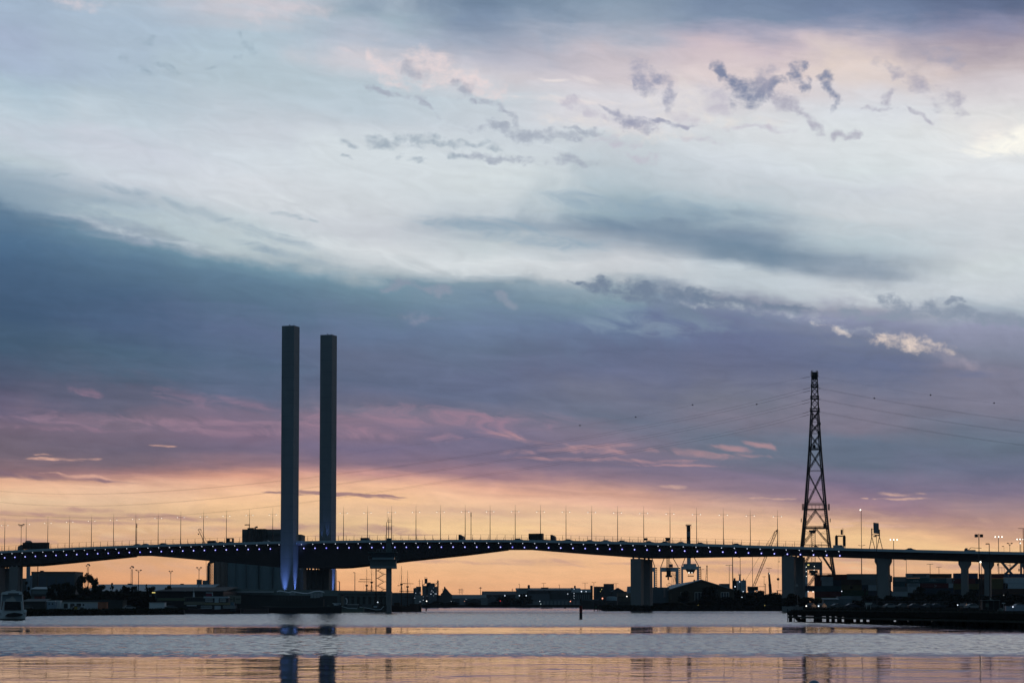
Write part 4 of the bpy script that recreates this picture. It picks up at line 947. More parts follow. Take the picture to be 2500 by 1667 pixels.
m = MB(); pbox(m, 371.2, 378.8, 1444.8, 1446.8, 858.8, .2); part(m, 'tube_lamp', L_YEL, r)
m = MB(); pbox(m, 364.5, 370.3, 1450.5, 1455.5, 858.8, .3); part(m, 'notice', GREY, r)
MB_ = MB(); pbox(MB_, 384, 410, 1459, 1465.5, 830, .3); pbox(MB_, 410, 452, 1459, 1465.7, 830, .3)
MB_.v = MB_.v; MB_.thing('hoarding', mat('olive_panel', (.10, .12, .075), .8), 'dull olive hoarding panels left of the ferry', 'hoarding')
# cabins and containers on the bank
r, w, rf = shed('site_cabin', 'small pale blue cabin with raised white roof edge, left of the white huts', 'cabin', 114.5, 134, 1467, 1465.3, 742, 3, mat('cabin_blue', (.20, .27, .34), .6), WHITE)
windows(w, 116, 133, 1470, 1477, 742, 2, 1, .35, .5)
r, w, rf = shed('site_cabin', 'narrow white cabin tucked between the blue cabin and the white huts', 'cabin', 134.5, 147, 1470, 1465, 745, 3, WHITE, WHITE)
r, w, rf = shed('site_hut', 'long row of white site huts with dark openings under one flat roof', 'hut', 146, 239, 1470, 1468.6, 748, 4, WHITE, OFFW)
windows(w, 153, 200, 1471, 1486, 748, 3, 1, .62, .8, S_DARK, 'opening'); windows(w, 192, 208, 1472, 1480, 748, 2, 1, .6, .7)
windows(w, 208, 238, 1471, 1486, 748, 12, 1, .25, .85, mat('cabin_blue', (.20, .27, .34), .6), 'panel')
container(239, 261, 1469, 1488.2, 744, 'orange', 'rust-red container at the right end of the white huts', group=None)
r, w, rf = shed('white_container', 'plain white boxy container standing alone between the parked cars', 'container', 364.8, 401.8, 1470, 1469.6, 742, 4, WHITE, OFFW)
shed('red_shed', 'small dull red shed below the pale-roofed pavilion', 'shed', 84, 102, 1454, 1453, 800, 6, mat('dull_red', (.14, .035, .03), .8), S_DARK)
shed('dark_shed', 'low dark shed behind the cruiser, left of the blue cabin', 'shed', 58, 110, 1467, 1461, 790, 8, S_DARK, S_MID, 'lean')
shed('low_store', 'low dark brown store under the trees behind the white huts', 'shed', 118, 300, 1467, 1464, 800, 8, S_DARK, S_DARK)
def dimcar(kind):
    if protos.get(kind) is None: protos[kind] = car_proto('car', CP[kind[1]]); return protos[kind]
    return copy_tree(protos[kind])
for kind, px, D, lb in (('cw', 316, 742, 'white parked car low on the bank in front of the trees'), ('cl', 418, 742, 'silver parked car just right of the white container'), ('cl', 66, 760, 'pale parked car behind the cruiser')):
    o = dimcar(kind); o.location = (wx(px, D), D, LZ); o.rotation_euler = (0, 0, .25); tag(o, lb, 'car', 'cars parked on the left bank')
for px, D, lb in ((190, 738, 'white parked car in front of the white huts'),):
    o = dimcar('cw'); o.location = (wx(px, D), D, LZ); tag(o, lb, 'car', 'cars parked on the left bank')
r = px_thing('forklift', 'small yellow forklift in front of the white huts', 'forklift', 184.5, 736, z=LZ)
m = MB(); pbox(m, 181, 188, 1480, 1487, 736, 1.2); part(m, 'body', mat('yellow_paint', (.3, .22, .04), .6), r); m = MB(); bar(m, 181.5, 1474, 181.5, 1487, 736, .08); bar(m, 187, 1474, 187, 1481, 736, .06); bar(m, 181.5, 1474, 187, 1474, 736, .06); part(m, 'mast', STEEL, r)
m = MB(); m.tube(W(552.8, 1452.5, 865), W(552.8, 1486, 865), .1); m.tube(W(588, 1452.5, 865), W(588, 1486, 865), .1)
r = px_thing('sign_board', 'large dim olive-grey sign board on posts behind the ferry bow', 'sign', 570, 865, z=LZ)
part(m, 'post', STEEL, r); m = MB(); pbox(m, 553, 588, 1452.5, 1472.5, 864, .25); part(m, 'board', mat('board_olive', (.17, .18, .155), .8), r)
m = MB(); pbox(m, 556, 568, 1461, 1463, 863.9, .08); pbox(m, 576, 586, 1460.5, 1463, 863.9, .08); pbox(m, 570, 573, 1457, 1468, 863.9, .08); part(m, 'faded_marks', mat('faded', (.07, .08, .065), .9), r)

# floodlight masts, left
mast('tall dark floodlight mast with four splayed heads standing before the left end of the bridge', 52, 1281, 700, LZ, 'four', .10, wide=.5)
mast('pale lattice floodlight mast above the round gappy tree', 215, 1379, 1180, LZ, 'lattice', mm=GREY)
mast('pale lattice floodlight mast left of the pair of lamps over the long warehouse', 322, 1384, 1180, LZ, 'lattice', mm=GREY)
mast('double-headed lamp mast just right of the lattice mast over the long warehouse', 338.5, 1391, 1120, LZ, 'V', .2)
mast('double-headed lamp mast standing alone over the middle of the long warehouse', 417, 1393.5, 1120, LZ, 'V', .14, wide=.6)
mast('double-headed lamp mast in front of the small roof boxes left of the silos', 486, 1385, 1000, LZ, 'V', .16, wide=.8)
mast('short floodlight on a bracket mast below the deck near the left pier', 92.5, 1377, 1190, LZ, 'one', .3)
mast('thin lamp mast just right of the far tower, above the shed roof', 821.5, 1392, 1160, LZ, 'one', .18)
mast('pale slim lamp mast above the quay shed, left of the ship masts', 866.5, 1397, 1160, LZ, 'one', .22, mm=GREY)
mast('curved black lamp above the quay shed beside the far tower', 829, 1419, 1160, LZ, 'one', .3)
m = MB()
for k in range(9): bar(m, 484 + k * 1.9, 1292 + k * 4, 486 + k * 1.9, 1297 + k * 4, 1420, .1); bar(m, 486.5 + k * 1.9, 1292 + k * 4, 485.5 + k * 1.9, 1298 + k * 4, 1420, .08)
bar(m, 483.5, 1291.5, 502, 1328, 1420, .12); bar(m, 489, 1292, 507, 1326, 1420, .1); m.path([W(483.5, 1294, 1420), W(485, 1291, 1420), W(489, 1290.5, 1420), W(492, 1294, 1420)], .2, 4)
bar(m, 502, 1328, 506, 1480, 1420, .12, .15); m.ball(W(484.5, 1303, 1420), .5, 6, 4)
m.thing('crane_jib', GREY, 'thin faint lattice crane jib far behind the bridge, left of the silos', 'crane')

# trees of the left bank (photo x, top y, width px, depth)
k = 0
for kind, px, yt, wp, D, lb in (
    ('cone', 64, 1416, 34, 820, 'tall dark cone-shaped bush right behind the cruiser'), ('round', 128, 1424, 34, 840, 'dark round tree in front of the factory block, leftmost of its row'),
    ('round', 154, 1420, 40, 850, 'dark round tree in front of the middle of the factory block'), ('round', 177, 1427, 32, 850, 'dark tree under the right end of the factory block'),
    ('open', 211, 1400, 50, 1000, 'rounded gappy tree with sky showing through it, tallest of the left trees'), ('round', 232, 1409, 16, 1000, 'small dark tree at the right shoulder of the gappy tree'),
    ('bush', 205, 1428, 62, 860, 'broad dark bush under the gappy tree'), ('round', 243, 1426, 40, 860, 'dark round tree right of the gappy tree'), ('cone', 273, 1421, 28, 880, 'small pointed tree against the warehouse roof'),
    ('bush', 262, 1434, 46, 850, 'broad dark bush below the pointed tree'), ('round', 304, 1428, 32, 870, 'dark round tree left of the double lamp mast'), ('round', 322, 1429, 30, 872, 'dark round tree beneath the right lattice mast'),
    ('bush', 340, 1436, 40, 860, 'low bush beneath the double lamp mast'), ('cone', 357, 1424, 22, 880, 'slim pointed tree right of the double lamp mast'), ('round', 369, 1430, 28, 870, 'small round tree just right of the slim pointed tree'),
    ('bush', 298, 1441, 64, 840, 'wide low hedge behind the parked white car'), ('bush', 345, 1445, 60, 838, 'wide low hedge behind the white container'), ('bush', 235, 1446, 70, 835, 'wide low hedge above the rust-red container'),
    ('bush', 180, 1445, 66, 832, 'wide low hedge above the long row of white huts'), ('bush', 138, 1448, 50, 830, 'low dark hedge above the blue cabin'), ('round', 412, 1428, 34, 880, 'dark tree at the left end of the black open shed'),
    ('bush', 396, 1436, 30, 878, 'small bush at the corner of the black open shed'), ('bush', 27, 1446, 40, 830, 'dark bush behind the cruiser under the left pier'), ('bush', 92, 1455, 44, 826, 'dark bush below the pale-roofed pavilion'),
    ('round', 286, 1438, 22, 842, 'small dark tree between the pointed tree and its round neighbour')):
    tree(kind, px, yt, wp, D, LZ, lb, seed=k); k += 1
# grass tufts of the bank
def stuff_grass(name, line, n, h, off, seed):
    rnd = random.Random(seed); m = MB()
    for i in range(n):
        t = rnd.random() * (len(line) - 1); j = min(int(t), len(line) - 2); p = line[j].lerp(line[j + 1], t - j); y = p.y + off + rnd.uniform(0, 6); x = p.x + rnd.uniform(-1, 1); hh = h * rnd.uniform(.3, 1)
        w = rnd.uniform(.1, .5); m.add([(x - w, y, LZ - .1), (x + w, y + .1, LZ - .1), (x + rnd.uniform(-.4, .4), y, LZ + hh)], [(0, 1, 2)])
    m.build(name, LEAF2, kind='stuff', label=None)
stuff_grass('grass', [Vector(v) for v in leftline[:5]], 1800, .8, .6, 4)
stuff_grass('grass', [Vector(v) for v in rl[:5]], 2600, 1.6, .8, 9)

# ---------------------------------------------------------------- boats of the left bank
def hull(m, L_, B_, H_, draft=.6, bow=.35, sheer=.25, n=14, transom=.75):
    """hull along x, bow at +x, deck at z=H_"""
    rings = []
    for i in range(n + 1):
        t = i / n; x = -L_ / 2 + L_ * t
        wdt = B_ / 2 * (transom + (1 - transom) * min(1, t / .35)) if t < 1 - bow else B_ / 2 * max(.03, max(0.0, math.cos((t - (1 - bow)) / bow * math.pi / 2)) ** .8)
        zt = H_ * (1 + sheer * (2 * t - .9) ** 2 * (1.4 if t > .5 else .8)); k = .62 if t < .95 else .3
        rings.append([(x, -wdt, zt), (x, -wdt * .92, 0), (x - (0 if t < .9 else .3), -wdt * k * .7, -draft), (x - (0 if t < .9 else .3), wdt * k * .7, -draft), (x, wdt * .92, 0), (x, wdt, zt)])
    return m.sweep(rings)
# motor cruiser at the left edge, stern towards us
D = 495; X = wx(31, D, 1500); zz = lambda py: wy(py, D, 31); xx = lambda px: wx(px, D, 1480)
def cruiser(root, xo=0.0):
    P = lambda px, py: (xx(px) + xo, zz(py))
    def poly(pts, y0, y1, name, m, parent=root):
        q = MB(); q.prism([P(*p) for p in pts], y0, y1); return part(q, name, m, parent)
    poly([(-1, 1513), (61, 1513), (62.5, 1506), (63, 1494), (60, 1488), (2, 1488), (-1, 1494), (-2, 1506)], D + 1.2, D + 13, 'hull', WHITE)
    poly([(1, 1513.5), (60, 1513.5), (60, 1509.5), (1, 1509.5)], D - .6, D + 1.2, 'swim_platform', S_DARK)
    poly([(2, 1509.4), (59, 1509.4), (57, 1490), (53, 1467), (9, 1467), (5, 1490)], D + .6, D + 1.15, 'transom', WHITE)
    poly([(11, 1488.5), (51, 1488.5), (50, 1467.5), (12, 1467.5)], D + .2, D + .58, 'cockpit_shade', BLK)
    poly([(12, 1503), (20, 1497), (34, 1494.5), (48, 1496), (56, 1499), (52, 1503), (36, 1505), (20, 1505)], D - .5, D + .15, 'tender_cover', BLK)
    poly([(4, 1467), (55, 1467), (54, 1450), (5, 1450)], D + 2, D + 7, 'flybridge_screen', mat('screen', (.17, .23, .27), .5), root)
    poly([(13, 1467), (16, 1461), (24, 1460), (29, 1454), (34, 1458), (40, 1466.8)], D + 1.2, D + 1.9, 'canvas_cover', OFFW)
    poly([(2, 1450.5), (54, 1450.5), (53, 1444), (47, 1442.5), (31, 1441.5), (16, 1442.5), (5, 1445)], D + 1.0, D + 8, 'hardtop', WHITE)
    poly([(19, 1449.8), (46, 1449.8), (45, 1447), (20, 1447)], D + .85, D + .99, 'hardtop_window', GLASS)
    for px in (5, 53.5): m = MB(); m.tube((xx(px) + xo, D + 1.4, zz(1450)), (xx(px + (1 if px > 30 else -1) * 3) + xo, D + 1.4, zz(1490)), .14, n=6); part(m, 'stanchion', WHITE, root)
    m = MB(); m.path([(xx(27) + xo, D + 3, zz(1441)), (xx(27) + xo, D + 3, zz(1440)), (xx(37) + xo, D + 3, zz(1440)), (xx(37) + xo, D + 3, zz(1441))], .06, 4); m.tube((xx(54) + xo, D + 1.5, zz(1451.3)), (xx(56) + xo, D + 1.5, zz(1451.3)), .07, n=4); part(m, 'radar_rail', WHITE, root)
    for px in (60.5, 1): m = MB(); m.tube((xx(px) + xo, D + .9, zz(1491)), (xx(px) + xo, D + 4, zz(1500)), .42, n=8); part(m, 'fender', WHITE, root)
r = empty('motor_cruiser', (X, D, 0), 'white motor cruiser with black cockpit awning, moored stern-on at the left edge', 'boat'); cruiser(r); r.rotation_euler = (0, 0, R(13.2))
r = empty('motor_cruiser', (X - 6.8, D + .4, 0), 'slice of a second white cruiser cut off by the left picture edge', 'boat'); cruiser(r, -6.75); r.rotation_euler = (0, 0, R(13.2))
# paddle ferry
D = 768; r = px_thing('ferry', 'old white two-deck ferry with ochre awnings and small red funnel at the left quay', 'ferry', 512, D)
YEL = mat('ochre_canvas', (.20, .18, .11), .8); FW = mat('ferry_white', (.36, .41, .45), .6)
m = MB(); hull(m, 21.5, 5.2, 1.5, .5, .3, .2); m.v = [(x + wx(512, D), y + D + 2.6, z) for x, y, z in m.v]; part(m, 'hull', mat('ferry_hull', (.05, .03, .03), .8), r)
def fb(a, b, y0, y1, mm, name, dep=3.5, dy=0.0, par=None): q = MB(); pbox(q, a, b, y0, y1, D + .6 + dy, dep); return part(q, name, mm, par or r)
fb(490, 575, 1477, 1491.5, mat('ferry_dark', (.04, .05, .06), .8), 'main_cabin')
fb(497.6, 558, 1458, 1470, mat('ferry_dark', (.04, .05, .06), .8), 'upper_cabin')
fb(497, 557, 1455.2, 1459.3, FW, 'upper_roof', 4.2, -.35); fb(448, 502, 1456.5, 1458, mat('awn', (.12, .12, .10), .8), 'awning_frame', 4, -.3)
fb(449, 500, 1468, 1475, mat('ochre_dull', (.17, .165, .13), .8), 'side_screen', .2, -.4); fb(500, 561, 1470, 1475.8, YEL, 'awning', 4.4, -.5)
fb(456, 480, 1476.5, 1478.5, WHITE, 'lifeboat_rail', .4, -.6)
def balus(a, b, y0, y1, n, mm=WHITE):
    q = MB()
    for i in range(n + 1): x = a + (b - a) * i / n; bar(q, x, y0, x, y1, D + .3, .07, n=4)
    bar(q, a, y0, b, y0, D + .3, .06, n=4); bar(q, a, y1, b, y1, D + .3, .09, n=4); part(q, 'railing', mm, r)
balus(502, 519, 1460.5, 1468, 8); balus(537, 551, 1460.5, 1468, 8); balus(491, 517, 1478, 1484.5, 10); balus(545, 574, 1478, 1483.5, 12); balus(450, 498, 1458.5, 1467, 10, S_MID)
fb(524, 534, 1458.5, 1470, FW, 'door_panel', .2, -.25); fb(524, 539, 1478, 1491, FW, 'door_panel', .2, -.25); fb(563, 571, 1469, 1477, mat('blue_panel', (.08, .14, .18), .7), 'deck_box', 2)
m = MB(); X = wx(514.5, D, 1450); m.add([W(502, 1455, D + 2), W(518, 1455, D + 2), W(516.5, 1446.5, D + 2), W(503.5, 1446.5, D + 2), W(502, 1455, D + 4), W(518, 1455, D + 4), W(516.5, 1446.5, D + 4), W(503.5, 1446.5, D + 4)], [(0,1,2,3),(7,6,5,4),(0,4,5,1),(1,5,6,2),(2,6,7,3),(3,7,4,0)]); part(m, 'funnel', mat('funnel_red', (.16, .02, .04), .7), r)
m = MB(); pbox(m, 502.5, 517.5, 1445.5, 1447.3, D + 1.8, 2.3); bar(m, 518, 1446, 519, 1454, D + 1.8, .15); part(m, 'funnel_band', FW, r)
m = MB(); bar(m, 473.3, 1457, 473.3, 1446, D + 2, .35, .2); bar(m, 473.3, 1446, 473.2, 1432, D + 2, .1, .05); bar(m, 470.5, 1446.5, 475, 1446.5, D + 2, .06); part(m, 'mast', WHITE, r)
# barge with white canopy
D = 800; r = px_thing('barge', 'long dark barge under a sagging white canvas canopy, against the quay shed', 'barge', 735, D)
m = MB(); hull(m, 30, 6, 2.0, .6, .25, .35); m.v = [(x + wx(735, D), y + D + 3, z) for x, y, z in m.v]; part(m, 'hull', BLK, r)
m = MB(); pbox(m, 676, 790, 1462, 1487, D + 2, 3); part(m, 'deckhouse', S_DARK, r)
m = MB(); top = [(676, 1442.6), (682, 1441), (692, 1442), (705, 1445), (714, 1442.4), (738, 1446.5), (752, 1447), (768, 1442.3), (780, 1441.6), (791, 1444), (792, 1447)]
for (a, ya), (b, yb) in zip(top[:-1], top[1:]):
    m.add([W(a, ya, D + .6), W(b, yb, D + .6), W(b, yb + 1.8, D), W(a, ya + 1.8, D), W(a, ya - .5, D + 4), W(b, yb - .5, D + 4)], [(3, 2, 1, 0), (0, 1, 5, 4), (3, 4, 5, 2)])
part(m, 'canopy', mat('canvas', (.42, .45, .47), .8), r)
for a, b, y0, y1 in ((707, 721, 1446, 1452), (758, 765, 1447, 1459), (766, 773, 1447, 1459), (774, 781, 1447, 1458), (782, 788, 1447, 1456)):
    m = MB(); pbox(m, a, b, y0, y1, D - .1, .1); part(m, 'side_curtain', mat('canvas_dim', (.25, .28, .30), .8), r)
m = MB()
for a in range(680, 792, 8): bar(m, a, 1446, a, 1466, D + .3, .06, n=4)
part(m, 'awning_post', S_MID, r)
m = MB(); m.path([W(640, 1478, D - .1), W(700, 1481, D - .1), W(850, 1480, D - .1)], .09, 4); part(m, 'rubbing_strake', S_MID, r)
# workboats and tug
D = 868; r = px_thing('workboat', 'pale green workboat with white wheelhouse and tall buff funnel, beside the quay shed', 'workboat', 843, D)
m = MB(); hull(m, 15, 4, 1.5, .5, .4, .6); m.v = [(-x * 1 + wx(843, D), y + D + 2, z) for x, y, z in m.v]; part(m, 'hull', mat('hull_green', (.10, .13, .11), .7), r)
m = MB(); m.path([W(812, 1472, D), W(826, 1477, D), W(850, 1484, D), W(872, 1485, D)], .16, 5); part(m, 'gunwale', WHITE, r)
m = MB(); pbox(m, 815, 832, 1471.5, 1478, D + 1, 2); part(m, 'wheelhouse', FW, r); windows(r, 816, 831, 1472, 1475.5, D + 1, 4, 1, .6, .7)
m = MB(); pbox(m, 848, 873, 1476, 1484, D + 1, 2); part(m, 'deckhouse', S_MID, r); m = MB(); pbox(m, 847, 875, 1474, 1476, D + .8, 2.6); part(m, 'deckhouse_roof', OFFW, r)
m = MB(); m.cyl(wx(835.5, D + 2), D + 2, 2, wy(1454, D), .62, n=12); part(m, 'funnel', mat('buff', (.13, .12, .10), .8), r); m = MB(); m.cyl(wx(835.5, D + 2), D + 2, wy(1454, D), wy(1450.5, D), .7, n=12); part(m, 'funnel_cap', BLK, r)
m = MB(); m.path([W(844, 1459, D), W(847, 1463, D), W(847.5, 1470, D), W(845, 1474, D)], .22, 5); part(m, 'davit', WHITE, r)
D = 885; r = px_thing('workboat', 'grey workboat with upturned bow and white rail, next to the control tower', 'workboat', 905, D)
m = MB(); hull(m, 13, 3.6, 1.3, .5, .4, .8); m.v = [(x + wx(905, D), y + D + 2, z) for x, y, z in m.v]; part(m, 'hull', S_DARK, r)
m = MB(); m.path([W(878, 1481, D), W(900, 1484, D), W(918, 1488, D), W(930, 1487, D), W(937, 1479, D)], .15, 5); part(m, 'gunwale', WHITE, r)
m = MB(); pbox(m, 884, 908, 1474, 1484, D + 1, 2); part(m, 'wheelhouse', S_MID, r); m = MB(); pbox(m, 912, 920, 1478, 1483, D + 1, 1); part(m, 'hatch', FW, r)
m = MB(); bar(m, 922, 1469, 922, 1486, D, .1); part(m, 'mast', S_MID, r)

# ================================================================ CONTROL TOWER AND MIDDLE
D = 900; r = px_thing('control_tower', 'harbour control tower, boxy cabin on a column with zigzag stairs and antenna masts', 'control tower', 948, D)
CT = mat('tower_panel', (.085, .115, .12), .7); CTL = mat('tower_pale', (.15, .19, .20), .7)
def cb(a, b, y0, y1, mm, name, dep=9, dy=0.0, par=None): q = MB(); pbox(q, a, b, y0, y1, D + dy, dep); return part(q, name, mm, par or r)
m = MB(); pbox(m, 942.3, 955, 1387, 1484, D + 2, 3.5); m.v = [(x, y, (-.5 if z < 3 else z)) for x, y, z in m.v]; part(m, 'column', CONC, r)
cb(902.8, 965.6, 1366, 1380.5, CT, 'lower_cabin'); cb(902.6, 965.8, 1380.2, 1387, CTL, 'cabin_base', 9.4, -.2)
cb(908.5, 961.5, 1360.3, 1364.6, mat('window_strip', (.16, .22, .25), .3), 'window_strip', 8, .3)
cb(899, 969.5, 1364.8, 1366, CTL, 'walkway', 11, -1)
m = MB(); m.add([W(908, 1360.2, D + .5), W(962, 1360.2, D + .5), W(966.5, 1348, D - .3), W(900, 1348, D - .3), W(908, 1360.2, D + 8), W(962, 1360.2, D + 8), W(966.5, 1348, D + 9), W(900, 1348, D + 9)], [(0,1,2,3),(7,6,5,4),(0,4,5,1),(1,5,6,2),(2,6,7,3),(3,7,4,0)])
part(m, 'glazed_cabin', mat('cabin_glass', (.035, .055, .07), .15, spec=.6), r)
cb(897.5, 967.5, 1346.2, 1348, CT, 'cabin_roof', 10, -.6)
m = MB()
for px in (919.5, 926, 933, 960, 967): bar(m, px, 1340, px, 1346.5, D, .07)
bar(m, 919.5, 1340.4, 942, 1340.4, D, .06); bar(m, 919.5, 1343.4, 942, 1343.4, D, .04); bar(m, 955, 1340.4, 967, 1340.4, D, .06)
for px in (899.5, 969): bar(m, px, 1357, px, 1365, D - .8, .07)
bar(m, 899.5, 1357.5, 908, 1357.5, D - .8, .05); bar(m, 962, 1357.5, 969, 1357.5, D - .8, .05); part(m, 'railing', CTL, r)
m = MB(); m.add([W(941.5, 1346.4, D + 1), W(957, 1346.4, D + 1), W(954.6, 1324, D + 1), W(942.5, 1322, D + 1), W(941.5, 1346.4, D + 4), W(957, 1346.4, D + 4), W(954.6, 1324, D + 4), W(942.5, 1322, D + 4)], [(0,1,2,3),(7,6,5,4),(0,4,5,1),(1,5,6,2),(2,6,7,3),(3,7,4,0)]); pbox(m, 942, 955, 1313, 1324.5, D + 1.2, 2.6); part(m, 'lookout_pod', CT, r)
m = MB(); bar(m, 943.6, 1313.5, 943.6, 1274, D + 2, .17, .12); bar(m, 948.8, 1313.5, 948.8, 1262, D + 2, .17, .08); bar(m, 945.6, 1274, 945.4, 1240, D + 2, .05, .02); bar(m, 952.4, 1268, 952.3, 1257, D + 2, .05, .02)
bar(m, 935, 1283, 963, 1283, D + 2, .06)
for y in (1287, 1289.5, 1292): bar(m, 943, y, 957, y, D + 2, .09)
bar(m, 956.5, 1286, 956.5, 1313.5, D + 2, .1)
part(m, 'antenna_mast', STEEL, r)
m = MB(); z0, z1 = wy(1274, D), wy(1268, D); xa, xb = wx(945.4, D), wx(952.6, D)
for x in (xa, (xa + xb) / 2, xb): m.tube((x, D + 2, z0), (x, D + 2, z1), .07, n=4)
m.tube((xa, D + 2, z0), (xb, D + 2, z0), .1, n=4); m.tube((xa, D + 2, z1), (xb, D + 2, z1), .07, n=4); part(m, 'lantern_cage', mat('cage_yellow', (.22, .20, .05), .6), r)
m = MB(); bar(m, 918.2, 1387, 918.2, 1484, D + 2, .26); y = 1384
for k in range(5):
    yy = y + k * 18.4; a, b = 921.5, 936.5
    bar(m, a, yy + 8.5, b, yy, D + 2.2, .13) if True else 0
    bar(m, a, yy + 8.5, b, yy + 17, D + 1.4, .13); bar(m, 918.2, yy + 8.5, a, yy + 8.5, D + 1.8, .13); bar(m, b, yy + 17, 942, yy + 17, D + 1.8, .13)
    for dy in (-4.2, -2.2): bar(m, a + 3, yy + 6.8 + dy, b, yy + dy, D + 2.2, .03, n=3); bar(m, a + 2, yy + 9.5 + dy, b, yy + 17 + dy, D + 1.4, .03, n=3)
part(m, 'staircase', STEEL, r)

def sail_ship(name, label, px, D, hull_rng, masts, yards, group=None, wl=True):
    r = px_thing(name, label, 'ship', px, D, group)
    a, b = hull_rng; Lh = (b - a) * D / F
    m = MB(); hull(m, Lh, 5.5, 2.3, .6, .3, .45); m.v = [(x + wx(px, D), y + D + 3, z) for x, y, z in m.v]; part(m, 'hull', mat('wood_hull', (.06, .035, .028), .8), r)
    m = MB(); m.box(wx(a + (b - a) * .1, D), wx(a + (b - a) * .3, D), D + 1.2, D + 4.5, 2, 3.9); m.box(wx(a + (b - a) * .62, D), wx(a + (b - a) * .85, D), D + 1.2, D + 4.5, 2, 3.4); part(m, 'deckhouse', mat('wood', (.05, .03, .022), .8), r)
    for mx, mt in masts:
        m = MB(); zt = wy(mt, D, mx); X = wx(mx, D, mt); hgt = zt - 2
        m.tube((X, D + 3, 1.5), (X, D + 3, 2 + hgt * .55), .32, .22, 6); m.tube((X, D + 3, 2 + hgt * .5), (X, D + 3, zt), .14, .04, 5); m.box(X - .55, X + .55, D + 2.4, D + 3.6, 2 + hgt * .53, 2 + hgt * .57)
        mp = part(m, 'mast', mat('wood', (.05, .03, .022), .8), r)
        g = MB()
        for s in (-1, 1):
            g.tube((X, D + 3, 2 + hgt * .54), (X + s * 2.4, D + 3, 2.2), .035, n=3); g.tube((X, D + 3, 2 + hgt * .54), (X + s * 1.5, D + 3, 2.2), .035, n=3); g.tube((X, D + 3, zt - .5), (X + s * 3.0, D + 3, 2.4), .022, n=3); g.tube((X, D + 3, 2 + hgt * .8), (X + s * .6, D + 3, 2 + hgt * .55), .02, n=3)
        for q in range(1, 7): w_ = 2.4 * (1 - q / 7.5); g.tube((X - w_, D + 3, 2.2 + hgt * .54 * q / 7.5), (X + w_, D + 3, 2.2 + hgt * .54 * q / 7.5), .02, n=3)
        part(g, 'rigging', BLK, mp)
    for y0, y1, yy in yards: m = MB(); bar(m, y0, yy, y1, yy + .6, D + 2.7, .15, .09); part(m, 'yard', mat('wood', (.05, .03, .022), .8), r)
    return r
sail_ship('tall_ship', 'old two-masted tall ship with crossed yards, moored just right of the control tower', 991, 935, (953, 1028), ((979.4, 1380), (994.3, 1391)), ((983, 1010, 1423.6), (975, 1016, 1442), (970.5, 980, 1428.5), (986, 1002, 1457)))
sail_ship('tall_ship', 'masts and furled yards of a ship mostly hidden behind the quay shed roof', 900, 985, (868, 934), ((894.3, 1386), (906.5, 1372)), ((878, 908, 1413.4), (875, 914, 1419), (897, 915, 1440)))
m = MB(); D = 930; m.box(wx(1023.5, D), wx(1026.8, D), D, D + .6, -1, wy(1477, D)); m.thing('mooring_pile', BLK, 'short dark pile at the right end of the moored tall ship', 'pile')
# channel beacons
D = 1000; r = px_thing('channel_beacon', 'thin dark channel beacon on a stub pile, right of the tall ship', 'beacon', 1040.5, D)
m = MB(); m.cyl(wx(1040.5, D), D, -1, wy(1483, D), .30, n=8); m.cyl(wx(1040.5, D), D, wy(1483, D), wy(1455, D), .10, n=6); part(m, 'pile', BLK, r)
m = MB(); X = wx(1040.5, D); m.box(X - .28, X + .28, D - .2, D + .2, wy(1473, D), wy(1468, D)); part(m, 'daymark', BLK, r); glowdot(r, 1041.5, 1466.5, D, .28, L_WHITE)
D = 522; r = px_thing('channel_beacon', 'thick dark pile beacon with red upper half standing in mid-channel', 'beacon', 1418, D)
X = wx(1418, D); m = MB(); m.cyl(X, D, -1, wy(1483.5, D), .37, n=14); part(m, 'pile', BLK, r)
m = MB(); m.cyl(X, D, wy(1484, D), wy(1478, D), .39, n=14); m.cyl(X, D, wy(1495, D), wy(1484, D), .38, n=14); part(m, 'red_band', mat('beacon_red', (.16, .02, .02), .7), r)
m = MB(); m.cyl(X, D, wy(1478, D), wy(1471, D), .09, n=6); m.tube((X, D, wy(1471.5, D)), (X, D, wy(1462.5, D)), .22, .20, 8); m.cyl(X, D, wy(1462.5, D), wy(1460, D), .1, n=6); part(m, 'lantern', BLK, r)
D = 985; r = px_thing('channel_beacon', 'square dark timber beacon with a green triangle mark, left of the right bank', 'beacon', 1455, D)
m = MB(); pbox(m, 1449.8, 1460.4, 1472, 1477, D, 1.6)
for px in (1450.8, 1459.4): m.tube((wx(px, D), D + .2, -1), (wx(px, D), D + .2, wy(1474, D)), .2, n=6); m.tube((wx(px, D), D + 1.4, -1), (wx(px, D), D + 1.4, wy(1474, D)), .2, n=6)
pbox(m, 1450, 1460.2, 1477, 1487.5, D + .5, .4); part(m, 'pile_frame', BLK, r)
m = MB(); m.add([W(1452.3, 1483, D - .1), W(1457.5, 1483, D - .1), W(1454.9, 1477, D - .1), W(1452.3, 1483, D), W(1457.5, 1483, D), W(1454.9, 1477, D)], [(0,1,2),(5,4,3),(0,3,4,1),(1,4,5,2),(2,5,3,0)]); part(m, 'triangle_mark', mat('mark_green', (.05, .13, .08), .7), r)
D = 1000; r = px_thing('timber_dolphin', 'low dark timber jetty stub with leaning white stays on the right bank corner', 'jetty', 1478, D)
m = MB(); pbox(m, 1461, 1483, 1475, 1479, D, 3)
for k in range(5): m.tube(W(1463 + k * 4.6, 1477, D + .4), W(1463 + k * 4.6, 1491, D + .4), .22)
pbox(m, 1482, 1500, 1472, 1488, D, 3); part(m, 'timbers', BLK, r)
m = MB()
for a in (1484, 1487, 1490.5, 1494): m.tube(W(a, 1474, D - .3), W(a + 2.6, 1480, D - .3), .09)
part(m, 'stays', GREY, r)
